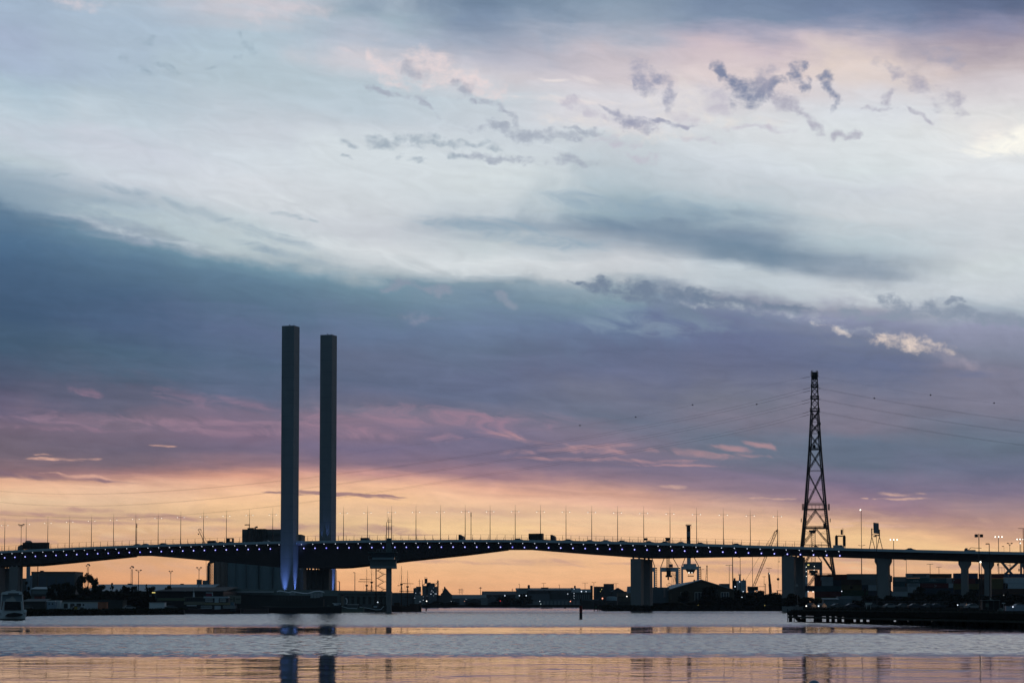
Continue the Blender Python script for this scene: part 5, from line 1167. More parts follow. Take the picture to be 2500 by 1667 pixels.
# rower
D = 1380; X = wx(1335, D); r = px_thing('person', 'rower in dark clothing bending over the oars of a narrow rowing shell, far out', 'person', 1335, D, z=.25)
m = MB(); pl = [((0, 0, .35), .17), ((.03, 0, .75), .18), ((.10, 0, 1.05), .15), ((.13, 0, 1.18), .07), ((.15, 0, 1.32), .11)]
for (a, ra), (b, rb_) in zip(pl[:-1], pl[1:]): m.tube(a, b, ra, rb_, 8)
m.ball((.16, 0, 1.36), .12, 8, 6)
for s in (-.16, .16): m.tube((.05, s, 1.0), (.32, s * 1.5, .8), .06, .045, 6); m.tube((.32, s * 1.5, .8), (.58, s, .75), .045, .035, 6); m.tube((0, s * .6, .35), (.45, s * .8, .55), .09, .07, 6); m.tube((.45, s * .8, .55), (.85, s * .7, .3), .07, .05, 6)
m.build('body', BLK, r)
r2 = px_thing('rowing_shell', 'narrow dark rowing shell with oars carrying one rower', 'boat', 1335, D)
m = MB(); hull(m, 7.5, .5, .32, .1, .45, .1); h = m.build('hull', S_DARK, r2)
m = MB(); m.tube((.5, -.3, .5), (-.9, -2.8, .15), .03, n=4); m.tube((.5, .3, .5), (-.9, 2.8, .15), .03, n=4); m.build('oar', STEEL, r2)
for px, py, D, s, lb in ((1379.5, 1484.6, 1400, .55, 'small dark buoy right of the rower'), (1285.5, 1484.4, 1500, .35, 'tiny dark buoy left of the rower'), (1017.5, 1496.6, 790, .2, 'tiny dark float in the water below the tall ship')):
    m = MB(); m.ball((wx(px, D), D, s * .5), s, 8, 5); m.tube((wx(px, D), D, s), (wx(px, D), D, s * 2), s * .3, s * .15, 6); m.thing('buoy', BLK, lb, 'buoy', 'small buoys on the water')
m = MB(); D = 1100; X, Z = wx(1284, D, 1281), wy(1281, D, 1284)
m.add([(X - .55, D, Z + .25), (X, D - .1, Z), (X + .6, D, Z - .25), (X, D + .15, Z - .02), (X + .1, D, Z - .12)], [(0, 1, 4), (0, 4, 3), (1, 2, 4), (4, 2, 3)]); m.thing('bird', STEEL, 'small bird gliding above the middle of the bridge', 'bird')
# white-capped mooring post close to the quay
D = 62; r = px_thing('mooring_post', 'round blue-grey domed post top poking up at the bottom edge', 'post', 1986, D, z=-1)
X = wx(1987.5, D, 1665); zt = W(1987.5, 1659, D).z
m = MB(); m.cyl(X, D, -1, zt - .17, .175, n=24); part(m, 'post', mat('post_blue', (.15, .19, .24), .5), r)
m = MB(); m.ball((X, D, zt - .19), .19, 24, 12); part(m, 'dome_cap', mat('post_cap', (.17, .23, .30), .3), r, smooth=True)

# ================================================================ FAR SHORE
D = 1745; FB = mat('far_cladding', (.085, .105, .12), .8, .3, .08); FR = mat('far_roof', (.15, .18, .19), .7, .25, .08); FD = mat('far_dark', (.045, .055, .06), .9, .3, .08); FG = mat('far_green', (.05, .06, .05), .9)
MB().slabs([(wx(1000, 1733), 1733), (wx(1500, 1733), 1733), (wx(1500, 1733), 1737), (wx(1000, 1733), 1737)], -1, FZ + .4).build('embankment', SOIL, kind='structure')
r = px_thing('cement_works', 'cluster of cement works silos, hoppers and pipe towers dotted with small lamps', 'factory', 1045, D, z=FZ)
def fx(par, boxes, mm, name='block', dep=14, dy=0):
    for a, b, y0, y1 in boxes: q = MB(); pbox(q, a, b, y0, y1, D + dy, dep); part(q, name, mm, par)
fx(r, ((1031, 1044, 1429, 1480), (1041, 1060, 1423, 1480), (1044, 1050, 1421, 1430), (1059, 1066, 1431, 1480), (1014, 1022, 1434, 1480)), FB)
fx(r, ((1012, 1031, 1452, 1480),), FR, 'tank', 10, -2)
fx(r, ((1066, 1075, 1452, 1480), (1005, 1014, 1456, 1480)), FD, 'annex')
m = MB()
for px, y in ((1015, 1434), (1019, 1431), (1024, 1431)): m.cyl(wx(px, D), D + 3, FZ, wy(y, D), 1.2, n=12)
part(m, 'silo', FB, r)
m = MB(); pbox(m, 1036.5, 1043, 1411.5, 1424, D, 5); part(m, 'filter_tower', FD, r)
m = MB(); pbox(m, 1067.5, 1070.5, 1417, 1480, D, 2)
for a in range(1418, 1450, 4): bar(m, 1065, a, 1072, a, D - .5, .12)
bar(m, 1036, 1409, 1043, 1409, D, .12); bar(m, 1036.5, 1409, 1036.5, 1412, D, .1); bar(m, 1043, 1409, 1043, 1412, D, .1)
bar(m, 1024, 1413.5, 1024, 1432, D, .2); bar(m, 1020, 1418, 1028, 1418, D, .08); bar(m, 1021, 1423.5, 1027, 1423.5, D, .08)
bar(m, 1031.3, 1415, 1031.3, 1440, D, .22); bar(m, 1031, 1429, 1037, 1424, D, .3); bar(m, 1060, 1432, 1068, 1420, D, .22); bar(m, 1058, 1431, 1064, 1422, D, .15)
m.tube(W(1068.8, 1417, D), W(1068.8, 1414.5, D), .2); part(m, 'pipework', STEEL, r)
m = MB(); m.cyl(wx(1004, 1700), 1760, FZ, wy(1435, 1760, 1004), 1.1, n=12); m.cyl(wx(1003.8, 1700), 1760, FZ, wy(1435, 1760, 1004), 1.0, n=8); part(m, 'chimney', FD, r)
for px, py, s in ((1015, 1446.8, .42), (1026, 1446.6, .45), (1012.5, 1459, .35), (1033.2, 1456, .3), (1033.4, 1464, .4), (1025.5, 1467.8, .42), (1054.3, 1441.4, .35), (1057.6, 1444.5, .4), (1051, 1449.3, .42), (1053, 1449.3, .42), (1062.5, 1448.7, .42), (1064.8, 1448.7, .42), (1042.5, 1453.8, .28), (1058.6, 1453.4, .25), (1071, 1471, .42), (1070.8, 1475, .34), (1058.8, 1434, .25)):
    glowdot(r, px, py, D - 3, s * .52)
r = px_thing('mill_tower', 'dark peaked mill tower with a sloping conveyor, right of the cement works', 'mill', 1086, D, z=FZ)
m = MB(); m.prism([(wx(1075, D), FZ), (wx(1076, D), wy(1449, D)), (wx(1081, D), wy(1445, D)), (wx(1083, D), wy(1437, D)), (wx(1086, D), wy(1433.5, D)), (wx(1090, D), wy(1437, D)), (wx(1097, D), wy(1446, D)), (wx(1103, D), wy(1451, D)), (wx(1104, D), FZ)], D, D + 10); part(m, 'block', FD, r)
m = MB(); bar(m, 1081, 1436, 1081, 1449, D, .2); pbox(m, 1084, 1087, 1431.5, 1436, D, 3); part(m, 'pipework', STEEL, r)
def fshed(lb, a, b, ev, rg, kind, wall=FB, roof=FR, dep=20, dy=0, cat='shed', nm='harbour_shed'):
    return shed(nm, lb, cat, a, b, ev, rg, D + dy, dep, wall, roof, kind, base=FZ, group='sheds on the far shore')
fshed('low dark sheds between the tall ship and the cement works', 945, 1012, 1448, 1446, 'flat', dy=20)
fshed('long grey gabled warehouse with wide pale roof, right of the mill tower', 1099, 1186, 1460, 1451, 'side', dy=12, dep=14)
fshed('plain low store behind the gabled warehouse, under the wide dark roof', 1120, 1260, 1453, 1451, 'flat', FD, FD, dy=30)
fshed('small gable-ended shed with dark face, below the gabled warehouse', 1093, 1122, 1478, 1466.5, 'front', FD, FR, dy=-6, dep=10)
fshed('gabled shed with dark opening under a pale sloping roof, middle far shore', 1134, 1184, 1468, 1459.5, 'front', FD, FR, dy=-4, dep=10)
fshed('small pale-gabled shed left of the big dome tree', 1190, 1214, 1463, 1454.5, 'front', FB, FR, dy=0, dep=12)
fshed('pair of pale lean-to bays beside the middle gabled shed', 1122, 1136, 1462, 1459, 'flat', FR, FR, dy=-7, dep=4)
fshed('grey bay wall at the right end of the middle gabled shed', 1174, 1190, 1462, 1458, 'flat', FR, FR, dy=-7, dep=4)
r, w, rf = fshed('long dark low-curved warehouse roof behind the gabled sheds', 1177, 1262, 1452, 1442.5, 'lean', FD, FD, dy=60)
r, w, rf = fshed('pale-roofed big grain warehouse along the middle of the far shore', 1260, 1418, 1439.5, 1434.8, 'lean', FD, FR, dy=26, dep=30, nm='grain_warehouse', cat='warehouse')
m = MB(); m.prism([(wx(1258, D + 20), FZ), (wx(1258, D + 20), wy(1456, D + 20)), (wx(1262, D + 20), wy(1444, D + 20)), (wx(1268, D + 20), wy(1435, D + 20)), (wx(1290, D + 20), wy(1435, D + 20)), (wx(1286, D + 20), wy(1449, D + 20)), (wx(1284, D + 20), FZ)], D + 18, D + 25); part(m, 'end_bay', FR, r)
m = MB(); m.tube(W(1291, 1436, D + 40), W(1291, 1430, D + 40), 1.2, .9, 10); m.ball(W(1291, 1430, D + 40), 1.1, 10, 6); part(m, 'roof_cyclone', FD, r)
m = MB(); pbox(m, 1321, 1339, 1433.2, 1436, D + 40, 5); pbox(m, 1394, 1398, 1434, 1440, D + 24, 3); part(m, 'roof_vent', FD, r)
fshed('lower slate wall in front of the grain warehouse', 1286, 1342, 1450, 1449, 'flat', FB, FB, dy=16)
fshed('dim buildings with a slanting conveyor right of the slate wall', 1342, 1396, 1446, 1440, 'flat', FD, FD, dy=18)
r, w, rf = fshed('vaulted dark shed with a row of lit columns, right of the grain warehouse', 1396, 1442, 1445, 1437.5, 'side', FD, FR, dy=14, dep=16)
windows(w, 1404, 1440, 1450, 1462, D + 14, 7, 1, .3, .9, FR, 'column')
for px, py, s in ((1419.5, 1443, .6), (1430.8, 1443.2, .4), (1386, 1449, .35), (1401.5, 1437, .28), (1401.5, 1447.5, .25), (1401.5, 1452, .2), (1401.5, 1455.5, .2), (1401.5, 1459.5, .22)): glowdot(r, px, py, D - 2, s * .85)
for px, yt, lb in ((1403.5, 1429, 'thin dark chimney rising over the vaulted shed'), (1444, 1428.6, 'thicker dark chimney left of the stepped silo block')):
    m = MB(); m.cyl(wx(px, D + 30), D + 30, FZ, wy(yt, D + 30), .8 if px < 1420 else 1.1, n=12); m.thing('chimney', FD, lb, 'chimney', 'chimneys on the far shore')
r, w, rf = fshed('dark stepped silo block with a raised flat top, left of the middle pier', 1452, 1499, 1432.5, 1431, 'flat', FD, FD, dy=22, nm='silo_block', cat='silo')
m = MB(); pbox(m, 1475, 1499, 1424.3, 1432, D + 24, 12); part(m, 'headhouse', FD, r); m = MB(); m.prism([(wx(1448, D + 20), FZ), (wx(1453, D + 20), wy(1445, D + 20)), (wx(1457, D + 20), wy(1430, D + 20)), (wx(1458, D + 20), FZ)], D + 18, D + 22); part(m, 'ramp', FD, r)
glowdot(r, 1469, 1438, D - 2, .3, L_YEL); glowdot(r, 1466, 1443, D - 2, .22, L_YEL)
fshed('dark gabled shed between the silo block and the middle pier', 1494, 1524, 1443, 1434.5, 'front', FD, FR, dy=10, dep=14)
fshed('low dark store at the left foot of the middle pier', 1508, 1560, 1445, 1443, 'flat', FD, FD, dy=30)
r, w, rf = fshed('low wall of grey stacked crates along the far waterline', 1322, 1462, 1463, 1462.4, 'flat', FB, FB, dy=-8, dep=4, nm='stacked_wall', cat='wall')
windows(w, 1324, 1460, 1464, 1478, D - 8, 15, 1, .6, .7, FR, 'crate')
fshed('short pale wall at the left end of the crate wall', 1289, 1322, 1467.5, 1467, 'flat', FR, FR, dy=-7, dep=3)
m = MB(); pbox(m, 1450, 1472, 1454.5, 1457.5, D - 4, 4); pbox(m, 1467, 1481, 1456, 1466, D - 3, 4); m.thing('low_store', FD, 'low dark store beside the pale round tank', 'shed')
r = px_thing('storage_tank', 'pale blue squat round tank left of the middle pier', 'tank', 1494, D, z=FZ)
m = MB(); X = wx(1494, D + 2); m.cyl(X, D + 6, FZ, wy(1456.5, D), 4.4, n=28); part(m, 'shell', mat('tank_blue', (.22, .32, .37), .6), r); m = MB(); m.tube((X, D + 6, wy(1456.5, D)), (X, D + 6, wy(1454.8, D)), 4.4, 2.5, 28); part(m, 'roof', FR, r)
m = MB(); pbox(m, 1448, 1480, 1455, 1456, D - 1, 4); m.thing('canopy', FR, 'flat pale canopy roof left of the round tank', 'canopy')
r, w, rf = shed('waterside_hut', 'timber-framed hut with pale rafters at the left foot of the middle pier', 'hut', 1508, 1542, 1455, 1447, 1120, 6, S_DARK, mat('hut_roof', (.12, .11, .09), .8), 'flat', base=RZ)
windows(w, 1510, 1540, 1457, 1468, 1120, 9, 1, .4, .9, mat('hut_post', (.12, .12, .11), .8), 'post'); glowdot(r, 1530.5, 1455, 1118, .28, L_WHITE)
for px, py, s, mm, lb in ((1232.5, 1453.2, .6, L_COOL, 'bright white lamp left of the dome tree'), (1267.8, 1453.2, .6, L_COOL, 'bright white lamp on a pole right of the dome tree'), (1284.6, 1453.2, .6, L_COOL, 'bright white lamp by the small round tree'),
                       (1221.5, 1466, .5, L_RED, 'red navigation light in front of the dome tree'), (1317.8, 1467, .45, L_COOL, 'white lamp at the end of the pale wall'), (1320.3, 1473.5, .7, glow('dim_lit', (.6, .75, .75), .6), 'dim lit opening near the waterline'), (1392.5, 1467.2, .55, L_ORG, 'pinkish lamp above the crate wall'), (1470.8, 1460, .85, L_ORG, 'bright orange-pink lamp by the round tank'), (1101.5, 1467, .28, L_COOL, 'small lamp on the small gable-ended shed'), (1134, 1466.8, .3, L_ORG, 'small warm lamp between the gabled sheds'), (1137.5, 1461.5, .25, L_COOL, 'small white lamp under the long pale roof')):
    DD = D - 14; X = wx(px, DD); z = W(px, py, DD).z; r = empty('harbour_lamp', (X, DD, 0.0), lb, 'lamp', 'lamps along the far shore'); m = MB(); m.tube((X, DD + .3, FZ - 2), (X, DD + .3, z), .12, n=5); part(m, 'pole', STEEL, r); glowdot(r, px, py, DD, s * .66, mm)
for kind, px, yt, wp, dd, lb in (('bush', 1237, 1448, 50, -5, 'large dark dome-shaped tree on the far shore'), ('round', 1278, 1447, 24, -5, 'small round tree beside the white lamp on the far shore'), ('round', 1292, 1453, 16, -5, 'smaller round tree next to the round one on the far shore'),
    ('bush', 1270, 1457, 50, -6, 'low dark bush between the dome tree and the pale wall'), ('bush', 1210, 1466, 40, -7, 'low bush at the left foot of the dome tree'), ('bush', 1104, 1466, 30, -9, 'dark bush in front of the small gable-ended shed'), ('bush', 1157, 1468, 34, -9, 'dark bush in front of the middle gabled shed'), ('bush', 1470, 1466, 30, -9, 'bush below the orange-pink lamp'), ('bush', 1065, 1466, 36, -6, 'bush at the foot of the cement works')):
    tree(kind, px, yt, wp, D + dd, FZ, lb, 'trees on the far shore', seed=k); k += 1
# masts along the far shore
for px, yt, kd, wd, lb in ((1173, 1434.5, 'ring', .9, 'dark lamp mast with a round head over the long gabled warehouse'), (1268.5, 1425, 'one', 1, 'thin lamp mast at the left end of the grain warehouse'), (1327.5, 1423, 'T3', .8, 'thin T-headed lamp mast over the grain warehouse'),
    (1428.3, 1422.4, 'bar', 1.1, 'thin T-headed lamp mast over the vaulted shed'), (1449.8, 1420.5, 'T', .8, 'double-tier lamp mast left of the silo block'), (1504, 1423.6, 'bar', 1.0, 'thin T-headed lamp mast right of the silo block'), (1366, 1427, 'one', .3, 'stubby thin mast in the middle of the grain warehouse')):
    mast(lb, px, yt, D + 40, FZ, kd, .22, group='lamp masts of the far shore', wide=wd)
for px, yt, s, lb in ((1122, 1436.5, 1.0, 'left of two small faint pylons behind the gabled warehouse'), (1128, 1436, 1.0, 'right of two small faint pylons behind the gabled warehouse'), (1251, 1436, .6, 'tiny faint pylon left of the grain warehouse')):
    m = MB(); DD = 2600
    for a in (-.9, .9): bar(m, px + a, yt + 14, px + a * .2, yt, DD, .14); 
    for q in (1, 4.5, 8): bar(m, px - 4.5 * s, yt + q, px + 4.5 * s, yt + q, DD, .13)
    m.thing('pylon', GREY, lb, 'pylon', 'small faint pylons on the horizon')

# ================================================================ RIGHT BANK
# gabled shed and its annex
r, w, rf = shed('boat_shed', 'large dark shed with broad low gable and pale-framed windows, right of the middle pier', 'shed', 1633, 1792, 1438.5, 1415, 1075, 30, BRICK, S_ROOF, 'front', base=RZ)
for a, b, n in ((1662, 1674, 1), (1696.5, 1718.5, 3), (1760.5, 1779.5, 3)):
    m = MB(); D = 1075
    for i in range(n + 1): x = a + (b - a) * i / n; pbox(m, x - .45, x + .45, 1445.5, 1470, D - .12, .1)
    pbox(m, a - .4, b + .4, 1445, 1446, D - .15, .12); fr = part(m, 'window', mat('frame_pale', (.5, .52, .5), .7), w)
    m = MB(); pbox(m, a, b, 1446, 1470, D - .04, .03); part(m, 'pane', GLASS, fr)
m = MB(); pbox(m, 1636, 1640, 1448, 1464, 1074.9, .08); part(m, 'downpipe', mat('dim_pipe', (.10, .09, .07), .8), w)
m = MB(); pbox(m, 1694, 1697, 1414.4, 1419, 1085, 2); part(m, 'roof_vent', STEEL, r)
r, w, rf = shed('annex', 'flat slate-grey annex between middle pier and gabled shed, with one pale upright panel', 'shed', 1594, 1634, 1433.6, 1433, 1078, 26, mat('annex_wall', (.10, .13, .155), .8), S_ROOF, 'flat', base=RZ)
m = MB(); pbox(m, 1620, 1624.5, 1434, 1457, 1077.8, .15); part(m, 'pale_panel', mat('pink_panel', (.25, .22, .23), .8), w)
m = MB(); m.add([W(1626, 1433.5, 1079), W(1634, 1438, 1079), W(1668, 1428, 1079), W(1718, 1414.5, 1079), W(1712, 1414.8, 1104), W(1640, 1427, 1104)], [(0, 1, 2, 3, 4, 5)]); part(m, 'roof_slope', S_ROOF, r)
r, w, rf = shed('store', 'low pale roofed store peeping over the right slope of the gabled shed', 'shed', 1760, 1782, 1424.5, 1424, 1120, 10, S_BLUE, S_ROOF, 'flat', base=RZ)
glowdot(r, 1794.5, 1431.2, 1070, .3, L_COOL)
# container cranes
PAINT = mat('crane_paint', (.36, .44, .50), .6)
def sts_crane(label, D, lx0, lx1, rx0, rx1, beam0, beam1, base, boomx, lift=True, cab=None):
    r = px_thing('container_crane', label, 'crane', (lx0 + rx1) / 2, D, 'container cranes of the port', z=RZ)
    for a, b in ((lx0, lx1), (rx0, rx1)):
        m = MB(); pbox(m, a, b, beam1, 1482, D, 1.5); pbox(m, a, b, beam1, 1482, D + 20, 1.5); m.v = [(x, y, max(z, RZ)) for x, y, z in m.v]; part(m, 'leg', PAINT, r)
    m = MB(); pbox(m, lx0, rx1, beam0, beam1, D - .05, 1.6); pbox(m, lx0, rx1, beam0, beam1, D + 20, 1.6); part(m, 'cross_beam', PAINT, r)
    m = MB(); ax = (boomx[0] + boomx[1]) / 2
    for s, q in ((lx0 + 1, boomx[0]), (rx1 - 1, boomx[1])): bar(m, s, beam0, q + (0.5 if s < q else -.5), 1345, D, .28)
    part(m, 'a_frame', STEEL, r)
    if lift:
        m = MB(); pbox(m, rx1, rx1 + 4.5, beam0 + 1, beam0 + 3, D, 1)
        for y in range(int(beam0) + 2, 1436, 5): pbox(m, rx1 + .4, rx1 + 3.6, y, y + 2.4, D + .2, 1)
        bar(m, rx1 + 3.8, beam0, rx1 + 3.8, 1438, D, .15); part(m, 'lift_tower', STEEL, r)
    return r, ax
r, ax = sts_crane('pale grey container crane with tangled cables under its portal, behind the annex', 1500, 1612, 1616, 1650, 1657, 1384.5, 1395, 1430, (1627.5, 1634.5))
m = MB(); D = 1499
for x in (1627.8, 1631, 1634.3): bar(m, x, 1395, x, 1318, D, .2)
for y in range(1320, 1394, 4): bar(m, 1627.8, y, 1634.3, y + 4, D, .09); bar(m, 1634.3, y, 1627.8, y + 4, D, .09)
pbox(m, 1624.5, 1635.5, 1312.5, 1314.5, D, 2); pbox(m, 1626, 1634, 1314.5, 1320, D, 2); part(m, 'boom', STEEL, r)
m = MB(); pbox(m, 1625.8, 1641, 1403.5, 1408, D - 2, 4); pbox(m, 1628, 1638, 1392, 1404, D - 2, 3); pbox(m, 1630, 1633.5, 1408, 1415, D - 1, 1); part(m, 'trolley', BLK, r)
m = MB()
for i in range(7): bar(m, 1636 + i * 2.1, 1396, 1640 + i * 1.9 + (i % 3), 1428, D, .09)
for i in range(4): bar(m, 1641 + i * 2.4, 1399 + i * 4, 1650, 1405 + i * 6, D, .11)
bar(m, 1633.5, 1415, 1633, 1424, D, .1); bar(m, 1628, 1429, 1638, 1429, D, .18); bar(m, 1628.5, 1424.5, 1628, 1429, D, .15); bar(m, 1638, 1424.5, 1638.5, 1429, D, .15); bar(m, 1630, 1424, 1637, 1424, D, .2); part(m, 'cables', STEEL, r)
m = MB(); pbox(m, 1634, 1643, 1376.5, 1384, D, 3); bar(m, 1637, 1370, 1640, 1383, D, .2); part(m, 'machinery', mat('dull_pink', (.20, .10, .11), .8), r)
r, ax = sts_crane('pale grey container crane whose raised banded boom towers above the deck', 1500, 1663.5, 1668, 1702, 1707, 1382, 1390, 1430, (1678, 1687))
m = MB(); pbox(m, 1678.2, 1687, 1345, 1390, D, 3); bm_ = part(m, 'boom', PAINT, r)
for a, b, mm in ((1281.5, 1297, BLK), (1297, 1309.5, mat('band_pale', (.13, .16, .18), .7)), (1309.5, 1320, BLK), (1320, 1345, mat('band_pale', (.13, .16, .18), .7))):
    m = MB(); pbox(m, 1677.8, 1686.3, a, b, D + .02, 2.9); part(m, 'boom_band', mm, bm_)
m = MB(); pbox(m, 1675.6, 1687.8, 1280.6, 1283, D - .5, 4); bar(m, 1675.2, 1279, 1675.2, 1289, D, .08); bar(m, 1688.2, 1279, 1688.2, 1289, D, .08); bar(m, 1675.2, 1279, 1688.2, 1279, D, .06); part(m, 'boom_tip', STEEL, r)
m = MB(); pbox(m, 1669.8, 1700.5, 1375.5, 1383, D + 1, 6); part(m, 'machinery_house', PAINT, r)
m = MB(); m.add([W(1673, 1389, D), W(1699, 1389, D), W(1693, 1399, D), W(1680, 1399, D), W(1673, 1389, D + 3), W(1699, 1389, D + 3), W(1693, 1399, D + 3), W(1680, 1399, D + 3)], [(0,1,2,3),(7,6,5,4),(0,4,5,1),(1,5,6,2),(2,6,7,3),(3,7,4,0)]); part(m, 'operator_cab', BLK, r)
glowdot(r, 1682, 1397.3, D - .5, .42, L_WHITE); glowdot(r, 1689.5, 1397.3, D - .5, .3, L_WHITE)
m = MB(); pbox(m, 1680, 1694, 1404.5, 1406.5, D, 3)
for x in (1680.5, 1685, 1689.5, 1694): bar(m, x, 1399, x, 1405, D, .1)
part(m, 'spreader', mat('dim_orange', (.14, .06, .03), .8), r)
r, ax = sts_crane('container crane mostly hidden behind the middle pier', 1500, 1566, 1570, 1596, 1600, 1384.5, 1395, 1430, (1580, 1587))
r, ax = sts_crane('dark container crane with yellow lamps seen through the legs of the lattice pylon', 1500, 1966, 1972, 2001.5, 2008, 1372, 1389.5, 1430, (1982, 1989), False)
m = MB(); pbox(m, 1970.5, 2006.5, 1371, 1390, 1497, 3); part(m, 'machinery_house', S_MID, r)
m = MB(); D = 1499
for x in (1980.5, 1990.5): bar(m, x, 1372, x, 1296, D, .18)
for y in range(1298, 1370, 5): bar(m, 1980.5, y, 1990.5, y + 5, D, .1); bar(m, 1990.5, y, 1980.5, y + 5, D, .1)
pbox(m, 1977, 1993.5, 1293.5, 1298.5, D, 2); pbox(m, 1980, 1991, 1298.5, 1301, D, 2)
part(m, 'boom', STEEL, r)
m = MB(); pbox(m, 1977, 1997, 1391, 1398, 1496, 3); pbox(m, 1981, 1992, 1397, 1404, 1496, 2)
for x in range(1977, 1998, 4): bar(m, x, 1396, x + 2, 1405, 1495, .12)
part(m, 'trolley', BLK, r)
for px, py, s in ((1972.6, 1378.3, .42), (1974.8, 1378.3, .42), (1988, 1382, .25), (1987.6, 1390.7, .25), (1968.5, 1383.5, .25), (1968.5, 1394, .25), (1969, 1406, .25)): glowdot(r, px, py, 1494, s, L_YEL if px < 1980 and py < 1380 else L_WHITE)
# cargo ship behind, funnel, lattice cranes
D = 1290; r = px_thing('cargo_ship', 'pale ship bridge and slim radar mast behind dark trees, left of the lattice crane', 'ship', 1812, D)
SH_ = mat('ship_pale', (.20, .27, .32), .6)
m = MB(); pbox(m, 1802, 1822, 1416.5, 1484, D, 12); m.v = [(x, y, max(z, 3)) for x, y, z in m.v]; part(m, 'superstructure', SH_, r)
m = MB(); hull(m, 120, 20, 5, 2, .2, .1); m.v = [(x + wx(1812, D) - 30, y + D + 14, z) for x, y, z in m.v]; part(m, 'hull', S_DARK, r)
m = MB(); bar(m, 1806.5, 1417, 1806.5, 1404, D, .7, .5); bar(m, 1802.5, 1402.5, 1809.5, 1402.5, D, .3); bar(m, 1803, 1400, 1802, 1393.5, D, .06); bar(m, 1815.5, 1412, 1815.5, 1417, D, .3); bar(m, 1812, 1416.5, 1820, 1416.5, D, .25); part(m, 'mast', SH_, r)
glowdot(r, 1805.7, 1419.3, D - .4, .28); glowdot(r, 1814.5, 1443.5, D - .4, .28)
m = MB(); D = 1300; pbox(m, 1790, 1798, 1416, 1480, D, 4); pbox(m, 1792, 1796, 1410.5, 1416, D, 3); m.thing('funnel_tower', BLK, 'dark squat chimney tower right of the gabled shed roof', 'chimney')
D = 1290; r = px_thing('cargo_ship', 'pale sliver of ship superstructure left of the middle pier', 'ship', 1538, D)
m = MB(); m.prism([(wx(1530, D), 3), (wx(1532.5, D), wy(1431, D)), (wx(1548, D), wy(1430, D)), (wx(1548, D), 3)], D, D + 8); part(m, 'superstructure', SH_, r); m = MB(); bar(m, 1541, 1430, 1541, 1425, D, .35); part(m, 'mast', SH_, r)
m = MB(); hull(m, 70, 14, 5, 2, .2, .1); m.v = [(x + wx(1560, D), y + D + 9, z) for x, y, z in m.v]; part(m, 'hull', S_DARK, r)
def lattice(m, a, b, c, d, D, n, r1=.14, r2=.06):
    """between chord a-b and chord c-d (photo points)"""
    bar(m, *a, *b, D, r1); bar(m, *c, *d, D, r1)
    P = [(a[0] + (b[0] - a[0]) * i / n, a[1] + (b[1] - a[1]) * i / n) for i in range(n + 1)]; Q = [(c[0] + (d[0] - c[0]) * i / n, c[1] + (d[1] - c[1]) * i / n) for i in range(n + 1)]
    for i in range(n): m.tube(W(*P[i], D), W(*Q[i + 1], D), r2, n=3, cap=False); m.tube(W(*Q[i], D), W(*P[i + 1] if i % 2 else P[i], D), r2, n=3, cap=False)
D = 1150; r = px_thing('lattice_crane', 'crawler crane with long lattice boom crossing behind the bridge, hook hanging at its right', 'crane', 1840, D, z=RZ)
m = MB(); lattice(m, (1838, 1430), (1892, 1297), (1843, 1430), (1899, 1294), D, 30, .16, .06); part(m, 'boom', STEEL, r)
m = MB(); m.add([W(1892, 1298, D - .5), W(1896, 1292.5, D - .5), W(1899.5, 1290.5, D - .5), W(1898, 1297, D - .5), W(1892, 1298, D + .5), W(1896, 1292.5, D + .5), W(1899.5, 1290.5, D + .5), W(1898, 1297, D + .5)], [(0,1,2,3),(7,6,5,4),(0,4,5,1),(1,5,6,2),(2,6,7,3),(3,7,4,0)]); part(m, 'boom_head', STEEL, r)
m = MB(); bar(m, 1820, 1416, 1858, 1352, D, .06); bar(m, 1858, 1352, 1893, 1294, D, .06); bar(m, 1899.7, 1292, 1899.7, 1412, D, .05); bar(m, 1902.3, 1296, 1902.3, 1372, D, .04); part(m, 'cables', STEEL, r)
m = MB(); m.ball(W(1899.7, 1413, D), .75, 8, 5); bar(m, 1899.7, 1413, 1899.7, 1436, D, .08); m.tube(W(1902, 1369, D), W(1902, 1372, D), .2); part(m, 'hook_block', BLK, r)
m = MB(); pbox(m, 1827, 1851, 1431, 1441, D + 1, 5); part(m, 'cab', BLK, r); m = MB(); pbox(m, 1828, 1842, 1437, 1480, D + 1.2, 4); part(m, 'carrier', mat('dim_blue', (.06, .09, .12), .8), r)
glowdot(r, 1848, 1441.3, D, .26)
D = 1250; r = px_thing('telescopic_crane', 'thick black telescopic crane jib leaning slightly left, between the lattice crane and the right pier', 'crane', 1880, D, z=RZ)
m = MB(); m.tube(W(1883, 1470, D), W(1879.5, 1425, D), .95, .85, 6); m.tube(W(1879.5, 1425, D), W(1877, 1397, D), .7, .55, 6); part(m, 'jib', BLK, r); m = MB(); pbox(m, 1874, 1890, 1450, 1480, D + 1, 4); part(m, 'carrier', BLK, r)
glowdot(r, 1878.3, 1399.3, D - 1, .2, L_WHITE); glowdot(r, 1882, 1448, D - 1, .2, L_WHITE)
mast('T-headed lamp mast directly above the black telescopic jib', 1877.3, 1386.5, 1330, RZ, 'bar', .14, wide=.8)
D = 1450; r = px_thing('lattice_crane', 'small slender lattice crane jib right of the banded container crane', 'crane', 1724, D, 'cranes', z=RZ)
m = MB(); lattice(m, (1721, 1440), (1725.3, 1382), (1728, 1440), (1726.8, 1382), D, 14, .13, .07); m.ball(W(1726, 1381, D), .5, 6, 4); part(m, 'boom', STEEL, r)
